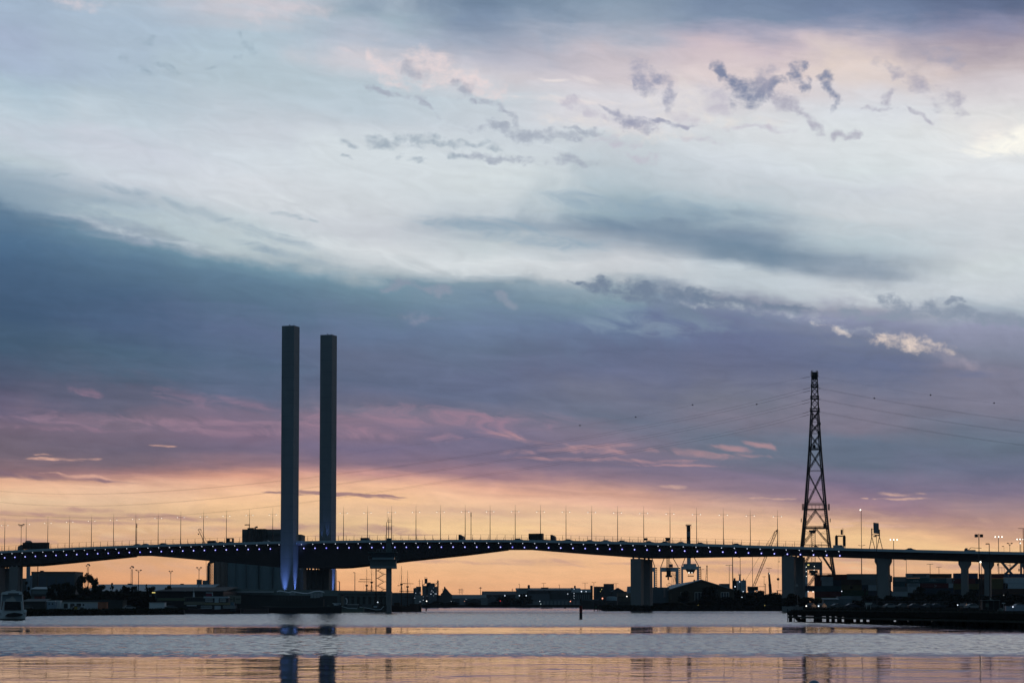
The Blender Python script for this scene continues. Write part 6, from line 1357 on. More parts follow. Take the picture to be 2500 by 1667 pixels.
for px, yt, D, kd, wd, rr, lb in ((1788.5, 1352, 1130, 'T', .6, .28, 'thick dark pole rising to the deck right of the gabled shed'), (1780.3, 1379, 1180, 'bar', .9, .16, 'T-headed lamp mast over the right slope of the gabled shed'), (1807, 1360, 1180, 'one', 1.2, .18, 'tall lamp mast rising from the ship bridge'),
    (1837, 1350, 1160, 'T', .01, .16, 'tall thin mast standing in front of the lattice crane'), (1865.5, 1407, 1300, 'bar', .5, .13, 'thin pale T mast left of the telescopic jib'), (1713, 1389, 1500, 'T', .6, .12, 'thin lamp mast just right of the banded crane'),
    (1869, 1425, 1300, 'one', .2, .25, 'stub chimney-like post left of the telescopic jib')):
    mast(lb, px, yt, D, RZ, kd, rr, wide=wd)
m = MB(); D = 1200; bar(m, 1852, 1431, 1868, 1431, D, .1); bar(m, 1898, 1441, 1914, 1441, D, .18); bar(m, 1897, 1440, 1899, 1448, D, .3); bar(m, 1812, 1430.5, 1830, 1430.5, D, .05); m.thing('pipe_rack', STEEL, 'thin pipe railings just above the dark trees left of the right pier', 'railing')

# lattice pylon
D = 1150; PX0 = 1993.5; r = px_thing('transmission_pylon', 'very tall dark steel lattice pylon with platforms, behind the bridge at right', 'pylon', PX0, D, z=RZ)
CXY = Vector((wx(1990.5, D, 1150), D, 0)); sc_ = D / F
prof = [(1482, 79), (1400, 63), (1330, 49), (1288, 43), (1240, 36.5), (1149, 26.3), (1095, 20.6), (1020, 14.8), (1003, 12.8), (940, 9.6), (905, 8.8)]
def rad(py):
    for (a, ra), (b, rb_) in zip(prof[:-1], prof[1:]):
        if b <= py <= a: return (ra + (rb_ - ra) * (py - a) / (b - a)) * sc_
    return prof[0][1] * sc_
phi0 = R(215)
def corner(i, py, inner=1.0):
    q = rad(py) * inner; a = phi0 + i * math.pi / 2; return Vector((CXY.x + math.cos(a) * q, CXY.y + math.sin(a) * q, wy(py, D, PX0)))
for i in range(4):
    m = MB(); ys = [p for p, _ in prof]
    for a, b in zip(ys[:-1], ys[1:]): m.tube(corner(i, a), corner(i, b), .40 if a > 1020 else .34, .38 if b > 1020 else .32, 5)
    # latticed inner chord of each leg
    def inn(py): return max(.55, 1 - 1.5 / rad(py)) if rad(py) > 2.6 else .9
    y = 1480
    while y > 1010:
        y2 = y - 5; m.tube(corner(i, y, inn(y)), corner(i, y2, inn(y2)), .26, n=3, cap=False); m.tube(corner(i, y), corner(i, y2, inn(y2)), .13, n=3, cap=False); m.tube(corner(i, y2), corner(i, y2, inn(y2)), .06, n=3, cap=False); y = y2
    part(m, 'leg', STEEL, r)
br_ = MB()
def lace(a, b, rr):
    n = max(3, int((b - a).length / 2.6)); o = Vector((0, 0, -1.0)) if abs((b - a).normalized().z) < .9 else Vector((.7, 0, 0))
    br_.tube(a, b, rr, n=4, cap=False); br_.tube(a + o, b + o, rr * .6, n=4, cap=False)
    for i in range(n): p = a.lerp(b, i / n); q = a.lerp(b, (i + .5) / n); w_ = a.lerp(b, (i + 1) / n); br_.tube(p, q + o, .06, n=3, cap=False); br_.tube(q + o, w_, .06, n=3, cap=False)
def xb(i, ya, yb, rr=.22, half=False):
    j = (i + 1) % 4
    a0, a1, b0, b1 = corner(i, ya), corner(i, yb), corner(j, ya), corner(j, yb)
    (lace if rr > .2 else lambda p, q, r_: br_.tube(p, q, r_, n=4, cap=False))(a0, b1, rr); (lace if rr > .2 else lambda p, q, r_: br_.tube(p, q, r_, n=4, cap=False))(b0, a1, rr)
def kb(i, ya, yb, rr=.25):                     # inverted V to the middle of the upper level
    j = (i + 1) % 4; mid_ = (corner(i, yb) + corner(j, yb)) / 2
    lace(corner(i, ya), mid_, rr); lace(corner(j, ya), mid_, rr)
    for t_ in (.33, .66):
        for e in (i, j): p = corner(e, ya).lerp(mid_, t_); yy = ya + (yb - ya) * t_; br_.tube(p, corner(e, yy), .07, n=3, cap=False); br_.tube(p, corner(e, yy - 10), .06, n=3, cap=False)
for i in range(4):
    kb(i, 1480, 1400); kb(i, 1400, 1330, .25); kb(i, 1330, 1288); kb(i, 1288, 1245)
    for a, b in ((1240, 1149), (1149, 1095), (1095, 1058), (1058, 1030), (1030, 1003), (1003, 985), (985, 970), (970, 955), (955, 944), (944, 934), (934, 925)): xb(i, a, b, .22 if a > 1010 else .16)
    for f_ in (.25, .5, .75):
        for a, b in ((1240, 1149), (1149, 1095)):
            y = a + (b - a) * f_; br_.tube(corner(i, y), corner(i, y, 1).lerp(corner((i + 1) % 4, y), .28), .06, n=3, cap=False); br_.tube(corner((i + 1) % 4, y), corner((i + 1) % 4, y).lerp(corner(i, y), .28), .06, n=3, cap=False)
    for y in (1400, 1330, 1288, 1245, 1228, 1149, 1095, 1058, 1030, 1003, 985, 970, 955, 944, 934, 925): br_.tube(corner(i, y), corner((i + 1) % 4, y), .14 if y > 1140 else .1, n=4, cap=False)
part(br_, 'bracing', STEEL, r)
def plat(ya, yb, k_, name='platform'):
    m = MB(); cs = [corner(i, ya, k_) for i in range(4)]; z0, z1 = wy(yb, D, PX0), wy(ya, D, PX0)
    for i in range(4):
        a, b = cs[i], cs[(i + 1) % 4]
        for z in (z0, z1): m.tube((a.x, a.y, z), (b.x, b.y, z), .18, n=4)
        for q in range(7): p = a.lerp(b, q / 6); m.tube((p.x, p.y, z0), (p.x, p.y, z1), .07, n=3)
    m.slabs([(c.x, c.y) for c in cs], z0, z0 + .15); return part(m, name, STEEL, r)
plat(1232, 1243, 1.06); plat(1285, 1289.5, 1.04); plat(1093, 1097, 1.1)
for ya, yb in ((939, 945), (967, 974), (997, 1004)): plat(ya, yb, 1.3)
m = MB(); zt = wy(908.5, D, PX0); c = CXY; X = CXY.x
m.box(X - 1.15, X + 1.15, D - 1.1, D + 1.1, wy(920, D), zt)
m.tube((X, D, wy(926, D)), (X, D, wy(918, D)), 1.3, 2.1, 8); part(m, 'top_cage', BLK, r)
m = MB()
for a in [q_ + 3 for q_ in (1975.8, 1977.5, 1980.3, 1984, 1987.8, 1990.5, 1993.8, 1995)]: bar(m, a, 919 if a < 1982 or a > 1995 else 909, a, 907.5 if a < 1982 or a > 1995 else 903.8, D, .06)
bar(m, 1983.3, 903.8, 1987, 903.8, D, .05); bar(m, 1990.5, 903.8, 1993.5, 903.8, D, .05); part(m, 'railing', STEEL, r)
m = MB(); pbox(m, 1988.8, 1994, 1085.5, 1094, D - 2, 2); part(m, 'equipment_box', BLK, r)
m = MB()
for a, b in ((1229.5, 1245),): 
    for px in (1959.8, 1962.5, 2023.2, 2025.8): pbox(m, px, px + 1.7, a, b, D, .6)
for px, y in ((1957, 1270), (1967.5, 1270), (2027.8, 1270)): pbox(m, px, px + 1.5, y - 5, y + 4, D - 1, .6)
pbox(m, 2012.5, 2017, 1277, 1288, D, 2); part(m, 'antenna_panels', BLK, r)
m = MB()
for px, y in ((2002.8, 1034), (2003, 1058), (2007, 1117)): m.tube(W(px - .8, y, D - 2), W(px + .6, y, D - 2), .75, .75, 10); bar(m, px - 4, y, px, y, D - 2, .1)
part(m, 'dish', STEEL, r)
m = MB()
for y in range(942, 1030, 6): m.path([W(1994.5 + (y - 940) * .03, y, D - 2), W(1997.5 + (y - 940) * .045, y, D - 2), W(1997.5 + (y - 940) * .045, y + 5, D - 2), W(1994.5 + (y - 940) * .03, y + 5, D - 2)], .05, 3)
part(m, 'ladder', STEEL, r)
# power lines (each sags between the pylon and a mast far outside the picture)
def wire(pts, label, D0, D1, rr=.055, balls=()):
    P = []
    xs_ = [p[0] for p in pts]; n = len(pts)
    def ev(x):
        s = 0
        for i in range(n):
            t_ = pts[i][1]
            for j in range(n):
                if i != j: t_ *= (x - xs_[j]) / (xs_[i] - xs_[j])
            s += t_
        return s
    a, b = xs_[0], xs_[-1]; N_ = 40
    f = lambda x: W(x, ev(x), D0 + (D1 - D0) * abs((x - a) / (b - a)))
    r_ = px_thing('power_line', label, 'cable', a, D0)
    m = MB(); m.path([f(a + (b - a) * i / N_) for i in range(N_ + 1)], rr, 4); part(m, 'wire', STEEL, r_)
    m = MB(); m.tube(f(a), f(a + (b - a) * .009), .09, n=5); part(m, 'insulator', STEEL, r_)
    for bx in balls: m = MB(); m.ball(f(bx), .42, 8, 5); part(m, 'marker_ball', BLK, r_)
NM = ['upper', 'middle', 'lower']
for i, (yl, pl) in enumerate(((946, [(1978, 946), (1675, 1018.6), (1200, 1103), (825, 1156), (217, 1205), (-60, 1192)]), (974, [(1977, 974), (1675, 1044.7), (1250, 1119), (825, 1180.5), (343, 1230), (-60, 1217)]), (1004, [(1977, 1004), (1675, 1074.7), (1250, 1147), (900, 1203), (300, 1262), (-60, 1250)]))):
    wire(pl, f'{NM[i]} power line running left from the pylon, back strand', D, 1500, .04)
    wire([(x, y + 6.0 * max(0, (x - 700)) / 1278 + 1.5) for x, y in pl], f'{NM[i]} power line running left from the pylon, front strand', D, 1500, .04, (1847.5,) if i == 0 else ())
wire([(1977, 920), (1691, 990 - 2), (1552, 1017.5), (1250, 1057), (825, 1113), (275, 1147), (-60, 1138)], 'thin topmost earth wire with dark marker balls running left from the pylon', D, 1500, .02, (1691, 1552, 1416))
for i, (a, b, c_) in enumerate(((946, 989.5, 1026), (973, 1017, 1054), (1003, 1047, 1085))):
    wire([(1998, a), (2250, b + 2), (2560, c_ + 8)], f'{NM[i]} power line running right from the pylon, back strand', D, 1100, .038, (2134.6,) if i == 0 else ())
    wire([(1998, a + 2.5), (2250, b + 4), (2560, c_ + 10)], f'{NM[i]} power line running right from the pylon, front strand', D, 1100, .038)
wire([(1996, 919), (2272, 964), (2427, 983.6), (2560, 997)], 'thin topmost earth wire with two dark marker balls running right from the pylon', D, 1100, .02, (2272, 2427))

# containers and yard behind the right approach
D = 1000
CROW = [  # px0, px1, y0, y1, colour, label
 (1990, 2022, 1402.5, 1416, 'maroon', 'dark maroon container at the top left corner of the yard, beside the pylon leg'), (2022, 2068, 1401.5, 1415, 'maroon', 'dark maroon top container between the pylon legs'),
 (2069, 2142, 1400.2, 1414, 'grey', 'long grey top container just left of the first T-shaped pier'), (1990, 2006, 1416, 1429.5, 'maroon', 'short maroon container under the top left corner'), (2006, 2034, 1407, 1429, 'white', 'pale container with faint panel marks seen between pylon legs'),
 (2034, 2054, 1415, 1429, 'navy', 'narrow navy container left of the ochre one'), (2054, 2104, 1414, 1427, 'brown', 'very dark brown container directly above the ochre one'), (2054, 2104, 1427, 1440, 'olive', 'dull ochre container with a round dark emblem'),
 (2104, 2142, 1414, 1427, 'grey', 'grey container in the second row left of the first T-shaped pier'), (2120, 2143, 1427, 1441, 'white', 'small pale blue-white container at the left edge of the first T-shaped pier'), (2104, 2120, 1427, 1441, 'navy', 'narrow dark container between the ochre and the pale one'),
 (1964, 1990, 1429, 1443, 'navy', 'dark blue container low left behind the lattice pylon'), (1990, 2054, 1429.5, 1443, 'teal', 'long teal container in the third row under the maroon ones'), (1990, 2054, 1443, 1457, 'maroon', 'long dark maroon container under the teal one'),
 (2054, 2120, 1440, 1454, 'green', 'dark green container under the ochre one'), (2120, 2178, 1441, 1455, 'navy', 'navy container low behind the first T-shaped pier'), (2054, 2150, 1454, 1468, 'grey', 'long dim grey container near the ground, centre of the left yard'), (1990, 2054, 1457, 1470, 'olive', 'dull ochre container near the ground under the maroon one'),
 (2171, 2174.5, 1402, 1414, 'blue', 'thin blue container end just right of the first T-shaped pier'), (2174.8, 2178.5, 1404.5, 1420, 'navy', 'thin navy container end beside the blue one'), (2182, 2213, 1407.3, 1419, 'grey', 'dark grey container at the left of the lettered stacks'),
 (2182, 2210, 1419, 1431, 'teal', 'greenish container under the dark grey one'), (2182, 2216, 1431, 1443, 'grey', 'grey container third down left of the lettered stacks'), (2176, 2216, 1443, 1455, 'white', 'pale container low with blurred marks left of the striped one'),
 (2213.5, 2270, 1399.2, 1410, 'grey', 'grey top container with one pale star and illegible dark writing'), (2211, 2247.5, 1410.3, 1423.2, 'teal', 'teal container lettered DAL, left of two'), (2248, 2311, 1410, 1422.5, 'teal', 'longer teal container lettered DAL, right of two'),
 (2270.5, 2324, 1399.8, 1409.8, 'brown', 'dark brown top container right of the star-marked one'), (2216, 2246, 1423.5, 1434, 'white', 'pale container with horizontal stripes under the left lettered teal one'), (2248, 2316, 1423, 1434.5, 'maroon', 'red container lettered either side of a white arrow'),
 (2216, 2246, 1434, 1446, 'white', 'second pale container under the striped one'), (2311.5, 2328, 1410, 1423, 'grey', 'short grey container left of the second T-shaped pier stack'), (2316.5, 2327, 1423.3, 1434, 'white', 'narrow pale container end right of the red lettered one'),
 (2248, 2328, 1434.8, 1447, 'navy', 'navy container under the red lettered one'), (2330, 2388, 1398.7, 1411.5, 'blue', 'dark blue top container behind the second T-shaped pier'), (2324.5, 2346, 1411.7, 1424, 'maroon', 'maroon container with a tiny white mark left of the second T-shaped pier'),
 (2363, 2382, 1411.7, 1424, 'maroon', 'maroon container right of the second T-shaped pier'), (2328, 2348, 1424.2, 1438, 'olive', 'dull ochre container low left of the second T-shaped pier'), (2363, 2392, 1424.2, 1438, 'olive', 'dull ochre container low right of the second T-shaped pier'),
 (2392.5, 2451, 1400, 1411, 'maroon', 'long dark maroon top container behind the third T-shaped pier'), (2392.5, 2420, 1411.2, 1424, 'brown', 'dark brown container behind the third T-shaped pier'), (2420, 2449, 1411.2, 1437, 'olive', 'tall ochre-brown container stack right of the third T-shaped pier'),
 (2451.5, 2520, 1400, 1409, 'blue', 'blue top container with a small pale star at the right edge'), (2453, 2520, 1409.2, 1422.5, 'white', 'upper pale container at the right edge of the picture'), (2458, 2520, 1422.8, 1436, 'white', 'lower pale container at the right edge of the picture'),
 (2392.5, 2450, 1437.2, 1450, 'brown', 'dark brown container low behind the third T-shaped pier'), (2451, 2520, 1436.3, 1450, 'brown', 'dark brown container under the two pale ones at the right edge')]
CO = {}
for a in CROW: CO[a[5]] = container(a[0], a[1], a[2], a[3], D + (3 if a[2] < 1403 else 0), a[4], a[5])
# hidden lower stacks carry the rows above
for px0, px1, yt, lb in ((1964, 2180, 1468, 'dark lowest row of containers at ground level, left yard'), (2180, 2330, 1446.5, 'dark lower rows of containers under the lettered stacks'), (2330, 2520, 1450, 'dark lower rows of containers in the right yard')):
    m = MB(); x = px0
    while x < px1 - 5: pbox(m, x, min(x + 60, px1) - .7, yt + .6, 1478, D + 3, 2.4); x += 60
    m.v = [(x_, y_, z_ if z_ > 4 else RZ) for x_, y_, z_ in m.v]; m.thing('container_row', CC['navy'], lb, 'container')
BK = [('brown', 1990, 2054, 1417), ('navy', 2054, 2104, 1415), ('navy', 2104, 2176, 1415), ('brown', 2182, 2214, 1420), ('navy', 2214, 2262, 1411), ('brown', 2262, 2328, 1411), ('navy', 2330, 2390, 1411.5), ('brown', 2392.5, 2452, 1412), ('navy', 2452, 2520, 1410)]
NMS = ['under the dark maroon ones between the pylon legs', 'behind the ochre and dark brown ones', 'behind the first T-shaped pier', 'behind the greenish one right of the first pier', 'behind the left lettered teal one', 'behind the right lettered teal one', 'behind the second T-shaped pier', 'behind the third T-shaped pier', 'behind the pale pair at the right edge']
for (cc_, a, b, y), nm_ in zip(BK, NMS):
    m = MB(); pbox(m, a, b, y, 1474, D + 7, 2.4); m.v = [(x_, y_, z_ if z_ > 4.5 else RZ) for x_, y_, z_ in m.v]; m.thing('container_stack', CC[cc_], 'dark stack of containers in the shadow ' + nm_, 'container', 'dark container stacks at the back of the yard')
WL = mat('lettering_pale', (.38, .50, .54), .7); RL = mat('lettering_red', (.22, .08, .09), .7); DKL = mat('lettering_dark', (.03, .045, .06), .8)
c_ = CO['teal container lettered DAL, left of two']; lettering(c_, 'DAL', 2236.5, 1417.3, D, 5.0, WL, .35, 1.25)
m = MB(); pbox(m, 2223, 2228, 1418.8, 1419.5, D - .1, .04); pbox(m, 2244.5, 2247, 1418.8, 1419.5, D - .1, .04); part(m, 'stripe', WL, c_)
c_ = CO['longer teal container lettered DAL, right of two']; lettering(c_, 'DAL', 2276.5, 1416.3, D, 5.0, WL, .35, 1.3)
m = MB(); pbox(m, 2260, 2267.5, 1417.8, 1418.5, D - .1, .04); pbox(m, 2286, 2292, 1417.8, 1418.5, D - .1, .04); part(m, 'stripe', WL, c_)
c_ = CO['red container lettered either side of a white arrow']; lettering(c_, 'HAMBURG', 2267, 1430, D, 2.6, RL, 0, 1.25); lettering(c_, 'SÜD', 2294, 1430, D, 2.6, RL, 0, 1.25)
m = MB()
for (a, b), (c2, d2) in (((2280, 1426.5), (2287, 1429.5)), ((2287, 1429.5), (2280.5, 1432.5))): m.tube(W(a, b, D - .15), W(c2, d2, D - .15), .13, n=4)
part(m, 'arrow', mat('arrow_white', (.5, .45, .48), .7), c_)
c_ = CO['grey top container with one pale star and illegible dark writing']; m = MB()
for k_ in range(9): pbox(m, 2229 + k_ * 3.7, 2231.8 + k_ * 3.7, 1402.3 + (k_ % 2) * .3, 1405.6, D + 2.88, .04)
part(m, 'blurred_writing', DKL, c_)
def star(c_, px, py, rr=1.7, dd=0.0):
    P = [(px + math.cos(R(90 + 360 * i / 14)) * (rr if i % 2 == 0 else rr * .45), py - math.sin(R(90 + 360 * i / 14)) * (rr if i % 2 == 0 else rr * .45)) for i in range(14)]
    m = MB(); m.add([W(x, y, D + dd - .14) for x, y in P] + [W(x, y, D + dd - .1) for x, y in P], [tuple(range(14)), tuple(range(27, 13, -1))] + [(i, (i + 1) % 14, 14 + (i + 1) % 14, 14 + i) for i in range(14)]); part(m, 'star_emblem', WL, c_)
star(c_, 2222.5, 1404.2, 1.7, 3); star(CO['blue top container with a small pale star at the right edge'], 2461.5, 1405, 1.7, 3)
m = MB(); m.tube(W(2078.5, 1433.5, D - .02), W(2078.5, 1433.5, D - .2), .72, .72, 14); part(m, 'round_emblem', mat('emblem_dark', (.03, .03, .02), .8), CO['dull ochre container with a round dark emblem'])
m = MB(); pbox(m, 2328, 2331.5, 1414.6, 1416, D - .12, .05); part(m, 'mark', WL, CO['maroon container with a tiny white mark left of the second T-shaped pier'])
for i_, y in enumerate((1425.5, 1428, 1430.5)): m = MB(); pbox(m, 2217, 2244, y, y + .8, D - .1, .05); part(m, 'stripe', CC['teal'], CO['pale container with horizontal stripes under the left lettered teal one'])

# masts of the right side
for px, yt, DD, base, kd, wd, rr, lit, lb in ((2102.5, 1244, 1090, RZ, 'one', .8, .17, True, 'very tall slim lamp mast with one lit head, between pylon and gantry'), (2139.8, 1309, 700, RZ, 'one', .01, .12, False, 'slim grey pole standing in front of the sign board and the T-shaped pier'),
    (2181.5, 1316.5, 1080, RZ, 'T3', 1.0, .2, True, 'lamp mast with three lit heads over the left part of the container yard'), (2212.5, 1366, 1090, RZ, 'one', .8, .14, False, 'lamp mast reaching just under the deck right of the lit triple mast'), (2270.7, 1376.5, 1200, RZ, 'bar', .8, .18, True, 'dark T-headed mast above the lettered containers, taller of two'),
    (2292.3, 1383.5, 1250, RZ, 'bar', .7, .15, False, 'dark T-headed mast above the lettered containers, shorter of two'), (2389.7, 1302, 372, 2.0, 'double', .36, .09, False, 'tall black lamp mast with two hanging square heads standing on the timber wharf'), (2415, 1327, 640, RZ, 'one', .01, .15, False, 'slim pole with square top in front of the third T-shaped pier'),
    (2437.5, 1309.5, 1080, RZ, 'T3', 1.0, .2, True, 'lamp mast with three lit heads between the two dark double lamps at right'), (2465.2, 1325.5, 1080, RZ, 'V', .85, .16, False, 'dark double-headed lamp mast behind the deck near the right edge'), (2490, 1315.5, 1080, RZ, 'T3', .9, .18, True, 'lamp mast with lit heads close to the right edge'),
    (2492.5, 1325, 1090, RZ, 'one', .6, .16, True, 'lower lit lamp mast tucked beside the last triple mast'), (2498, 1289.5, 1040, RZ, 'bar', 1.1, .22, False, 'tall dark mast with a wide flat head cut by the right edge'), (2396, 1371, 900, RZ, 'one', .4, .12, True, 'small lit lamp left of the third T-shaped pier under the deck'), (2451, 1333, 1100, RZ, 'one', .01, .08, False, 'thin faint pole over the deck between two lamp masts'), (2446, 1385, 1200, RZ, 'bar', .6, .1, False, 'faint T mast under the deck left of the cross-braces')):
    mast(lb, px, yt, DD, base, kd, rr, lit=lit, wide=wd)
m = MB(); D2 = 1085; bar(m, 2095.5, 1330.3, 2100, 1331.5, D2, .12); bar(m, 2105, 1331.5, 2112.5, 1330, D2, .12); bar(m, 2100, 1331.5, 2105, 1331.5, D2, .08); bar(m, 2103.2, 1331, 2103.2, 1478, D2, .16); m.thing('street_lamp', STEEL, 'low twin-arm street lamp just above the deck by the tall slim mast', 'lamp post')
m = MB(); D2 = 1050
for a, b in (((2443, 1370), (2470, 1402)), ((2446, 1370), (2473, 1402)), ((2486, 1370), (2450, 1403)), ((2489, 1370), (2453, 1403)), ((2494, 1372), (2520, 1402))): bar(m, *a, *b, D2, .42)
bar(m, 2493, 1370, 2493, 1482, D2, .5); bar(m, 2440, 1400, 2500, 1400, D2, .08); bar(m, 2452, 1376, 2470, 1381, D2, .12); m.thing('cross_brace', GREY, 'steel cross-braces in an X under the deck near the right edge', 'brace')
for px, py, lb in ((2435.7, 1375, 'left of two small signals hanging under the deck at right'), (2487.8, 1388, 'right of two small signals under the deck near the edge')):
    m = MB(); m.tube(W(px, py, 1060), W(px, py + 6, 1060), .35, .25, 6); bar(m, px, 1372, px, 1395, 1060, .06); m.thing('signal', BLK, lb, 'signal', 'small signals under the deck')

# trees and scrub of the right bank
for kind, px, yt, wp, dd, lb in (('round', 1673.5, 1441, 38, 1062, 'round dark tree before the left windows of the gabled shed'), ('round', 1737, 1429, 52, 1060, 'big round dark tree before the right half of the gabled shed'), ('bush', 1712, 1462, 60, 1056, 'low hedge under the middle windows of the gabled shed'),
    ('bush', 1640, 1468, 70, 1056, 'low hedge at the left corner of the gabled shed'), ('bush', 1795, 1430, 62, 1090, 'dark rounded tree hiding the right corner of the gabled shed'), ('bush', 1818, 1440, 54, 1085, 'dark tree below the ship bridge'), ('bush', 1856, 1433, 56, 1120, 'dark dome tree right of the lattice crane cab'),
    ('bush', 1835, 1452, 90, 1075, 'broad low scrub below the lattice crane'), ('bush', 1890, 1442, 60, 1110, 'dark bushes at the foot of the telescopic jib'), ('bush', 1775, 1452, 70, 1065, 'broad low scrub right of the gabled shed windows'), ('bush', 1905, 1446, 50, 1090, 'dark bush against the left side of the right pier'),
    ('bush', 1934, 1444, 60, 930, 'dark bush masking the foot of the right pier'), ('bush', 1970, 1452, 70, 935, 'dark bush right of the foot of the right pier'), ('bush', 2020, 1464, 90, 940, 'low dark scrub before the left container yard'), ('bush', 2085, 1462, 90, 940, 'low dark scrub beneath the ochre container'),
    ('cone', 2112, 1433, 30, 960, 'dark pointed tree left of the pale small container'), ('bush', 2130, 1447, 66, 930, 'dark bush at the left foot of the first T-shaped pier'), ('bush', 2172, 1449, 62, 930, 'dark bush at the right foot of the first T-shaped pier'), ('bush', 2215, 1452, 70, 930, 'dark scrub under the striped pale container'),
    ('round', 2246, 1431, 44, 960, 'dark round tree in front of the lettered red container'), ('round', 2300, 1440, 50, 955, 'dark round tree below the right lettered teal container'), ('bush', 2272, 1446, 80, 940, 'broad dark bush below the white arrow container'), ('bush', 2335, 1444, 80, 935, 'dark bush at the left foot of the second T-shaped pier'),
    ('round', 2374, 1438, 40, 950, 'dark round tree right of the second T-shaped pier'), ('bush', 2400, 1448, 70, 930, 'dark bush at the foot of the third T-shaped pier'), ('cone', 2459, 1423, 22, 960, 'slim pointed cypress against the pale containers at right'), ('bush', 2440, 1449, 70, 935, 'dark scrub below the slim cypress'),
    ('bush', 2485, 1446, 80, 930, 'dark scrub at the right edge below the pale containers'), ('bush', 1600, 1470, 70, 1040, 'low scrub at the foot of the middle pier')):
    tree(kind, px, yt, wp, dd, RZ, lb, 'trees on the right bank', seed=k); k += 1

# ---------------------------------------------------------------- timber wharf, right foreground
WT = mat('wharf_timber', (.016, .017, .015), 1.0, .5, 1.2, spec=0); WT2 = mat('wharf_beam', (.045, .048, .043), 1.0, .4, .8, spec=0)
A = shore(1929, 1516.5); B = shore(2500, 1531.5); dv = (B - A).normalized(); ln = (B - A).length + 60; nv_ = Vector((-dv.y, dv.x, 0)) 
if nv_.x < 0: nv_ = -nv_
WZ = 2.25; wid = 34
r = empty('wharf', (A.x, A.y, 0), 'long dark timber wharf on rows of piles along the right foreground', 'wharf')
def wq(s, o, z): v = A + dv * s + nv_ * o; return Vector((v.x, v.y, z))
def wslab(s0, s1, o0, o1, z0, z1, m): m.add([wq(s0, o0, z0), wq(s1, o0, z0), wq(s1, o1, z0), wq(s0, o1, z0), wq(s0, o0, z1), wq(s1, o0, z1), wq(s1, o1, z1), wq(s0, o1, z1)], [(0,3,2,1),(4,5,6,7),(0,1,5,4),(1,2,6,5),(2,3,7,6),(3,0,4,7)])
m = MB(); wslab(-1, ln, 0, wid, WZ - .4, WZ, m); part(m, 'deck', WT, r)
m = MB(); wslab(-1, ln, -.25, .05, WZ - .95, WZ - .42, m); wslab(-1.2, -.9, -.25, wid, WZ - .9, WZ - .42, m); part(m, 'edge_beam', WT, r)
m = MB(); wslab(0, ln, -.5, -.2, WZ - 1.5, WZ - 1.12, m); part(m, 'fender_rail', WT2, r)
m = MB()
for i in range(int(ln / 2.4)): wslab(i * 2.4, i * 2.4 + 1.5, .15, .45, WZ, WZ + .28, m)
part(m, 'kerb_blocks', WT2, r)
n_p = 0
for j in range(5):
    for i in range(20 if j == 0 else 16):
        s = i * (ln - 2) / (20 if j == 0 else 16) + j * .4; o = .1 + j * 2.6
        m = MB(); m.tube(wq(s, o, -1.5), wq(s, o, WZ - .4), .40, .36, 8); part(m, 'pile', WT, r); n_p += 1
m = MB()
for j in range(5, 13):
    for i in range(18): s = i * (ln - 2) / 18 + j; m.tube(wq(s, .1 + j * 2.6, -1.5), wq(s, .1 + j * 2.6, WZ - .4), .40, n=6)
part(m, 'back_piles', WT, r, kind='stuff')
m = MB(); m.tube(wq(-.6, -.3, -.5), wq(-.6, -.3, WZ + .4), .09, n=6); m.tube(wq(-.6, 1.1, -.5), wq(-.6, 1.1, WZ + .4), .09, n=6); part(m, 'corner_post', WT, r)
m = MB(); m.tube(wq(-.3, .9, 1.4), wq(.6, 2.6, -.4), .42, .5, 8); part(m, 'raking_pile', WT, r)
# things on the wharf: parked cars, small boats on cradles, cabins, bollards
GZ = WZ
MB().slabs([(wq(-1, wid, 0).x, wq(-1, wid, 0).y), (wq(ln, wid, 0).x, wq(ln, wid, 0).y), (wq(ln, wid + 300, 0).x, wq(ln, wid + 300, 0).y), (wx(2100, 905), 905), (wx(1960, 905), 905), (wx(1960, 700), 700)], -1, GZ - .1).build('ground', SOIL, kind='structure')
def onw(px, D_, o): return (wx(px, D_, 1488), D_, GZ)
for kd, px, DD, rz, lb in (('cw', 2174, 640, .1, 'white parked car behind the wharf right of the first T-shaped pier'), ('cl', 2206, 640, .2, 'silver parked car next to the white one behind the wharf'), ('cl', 2268, 620, .1, 'blue-glinting pale car below the lettered containers'),
    ('cd', 2287, 620, .3, 'dark car right of the blue-glinting one'), ('cw', 2375, 560, .2, 'white car on the wharf left of the black double lamp mast'), ('cl', 2352, 600, 1.2, 'silver car below the second T-shaped pier'), ('cl', 2045, 650, .3, 'pale parked car beneath the ochre container'),
    ('cl', 2006, 650, 1.1, 'bright-glinting parked car right of the right pier'), ('cd', 1980, 650, 1.1, 'dark parked car at the foot of the right pier'), ('cd', 2080, 655, .2, 'dark parked car left of the tilted white panel'), ('cl', 2130, 655, .2, 'dull silver car right of the tilted white panel'), ('cd', 2235, 600, .15, 'dark low car between the silver and the blue-glinting cars'), ('cw', 2490, 520, .1, 'white vehicle at the right edge of the wharf')):
    o = dimcar(kd)
    o.location = (wx(px, DD), DD, GZ); o.rotation_euler = (0, 0, rz); tag(o, lb, 'car', 'vehicles parked behind the wharf')
D = 600; m = MB(); m.add([W(2112, 1475.5, D), W(2127.5, 1475.5, D), W(2130, 1470.2, D), W(2113, 1470.2, D), W(2112, 1475.5, D + .3), W(2127.5, 1475.5, D + .3), W(2130, 1470.2, D + 1.5), W(2113, 1470.2, D + 1.5)], [(0,1,2,3),(7,6,5,4),(0,4,5,1),(1,5,6,2),(2,6,7,3),(3,7,4,0)]); pbox(m, 2115, 2116, 1475, 1487, D + .2, .1); pbox(m, 2125, 2126, 1475, 1487, D + .2, .1)
m.thing('tilted_board', OFFW, 'tilted white panel on legs behind the wharf below the ochre container', 'panel')
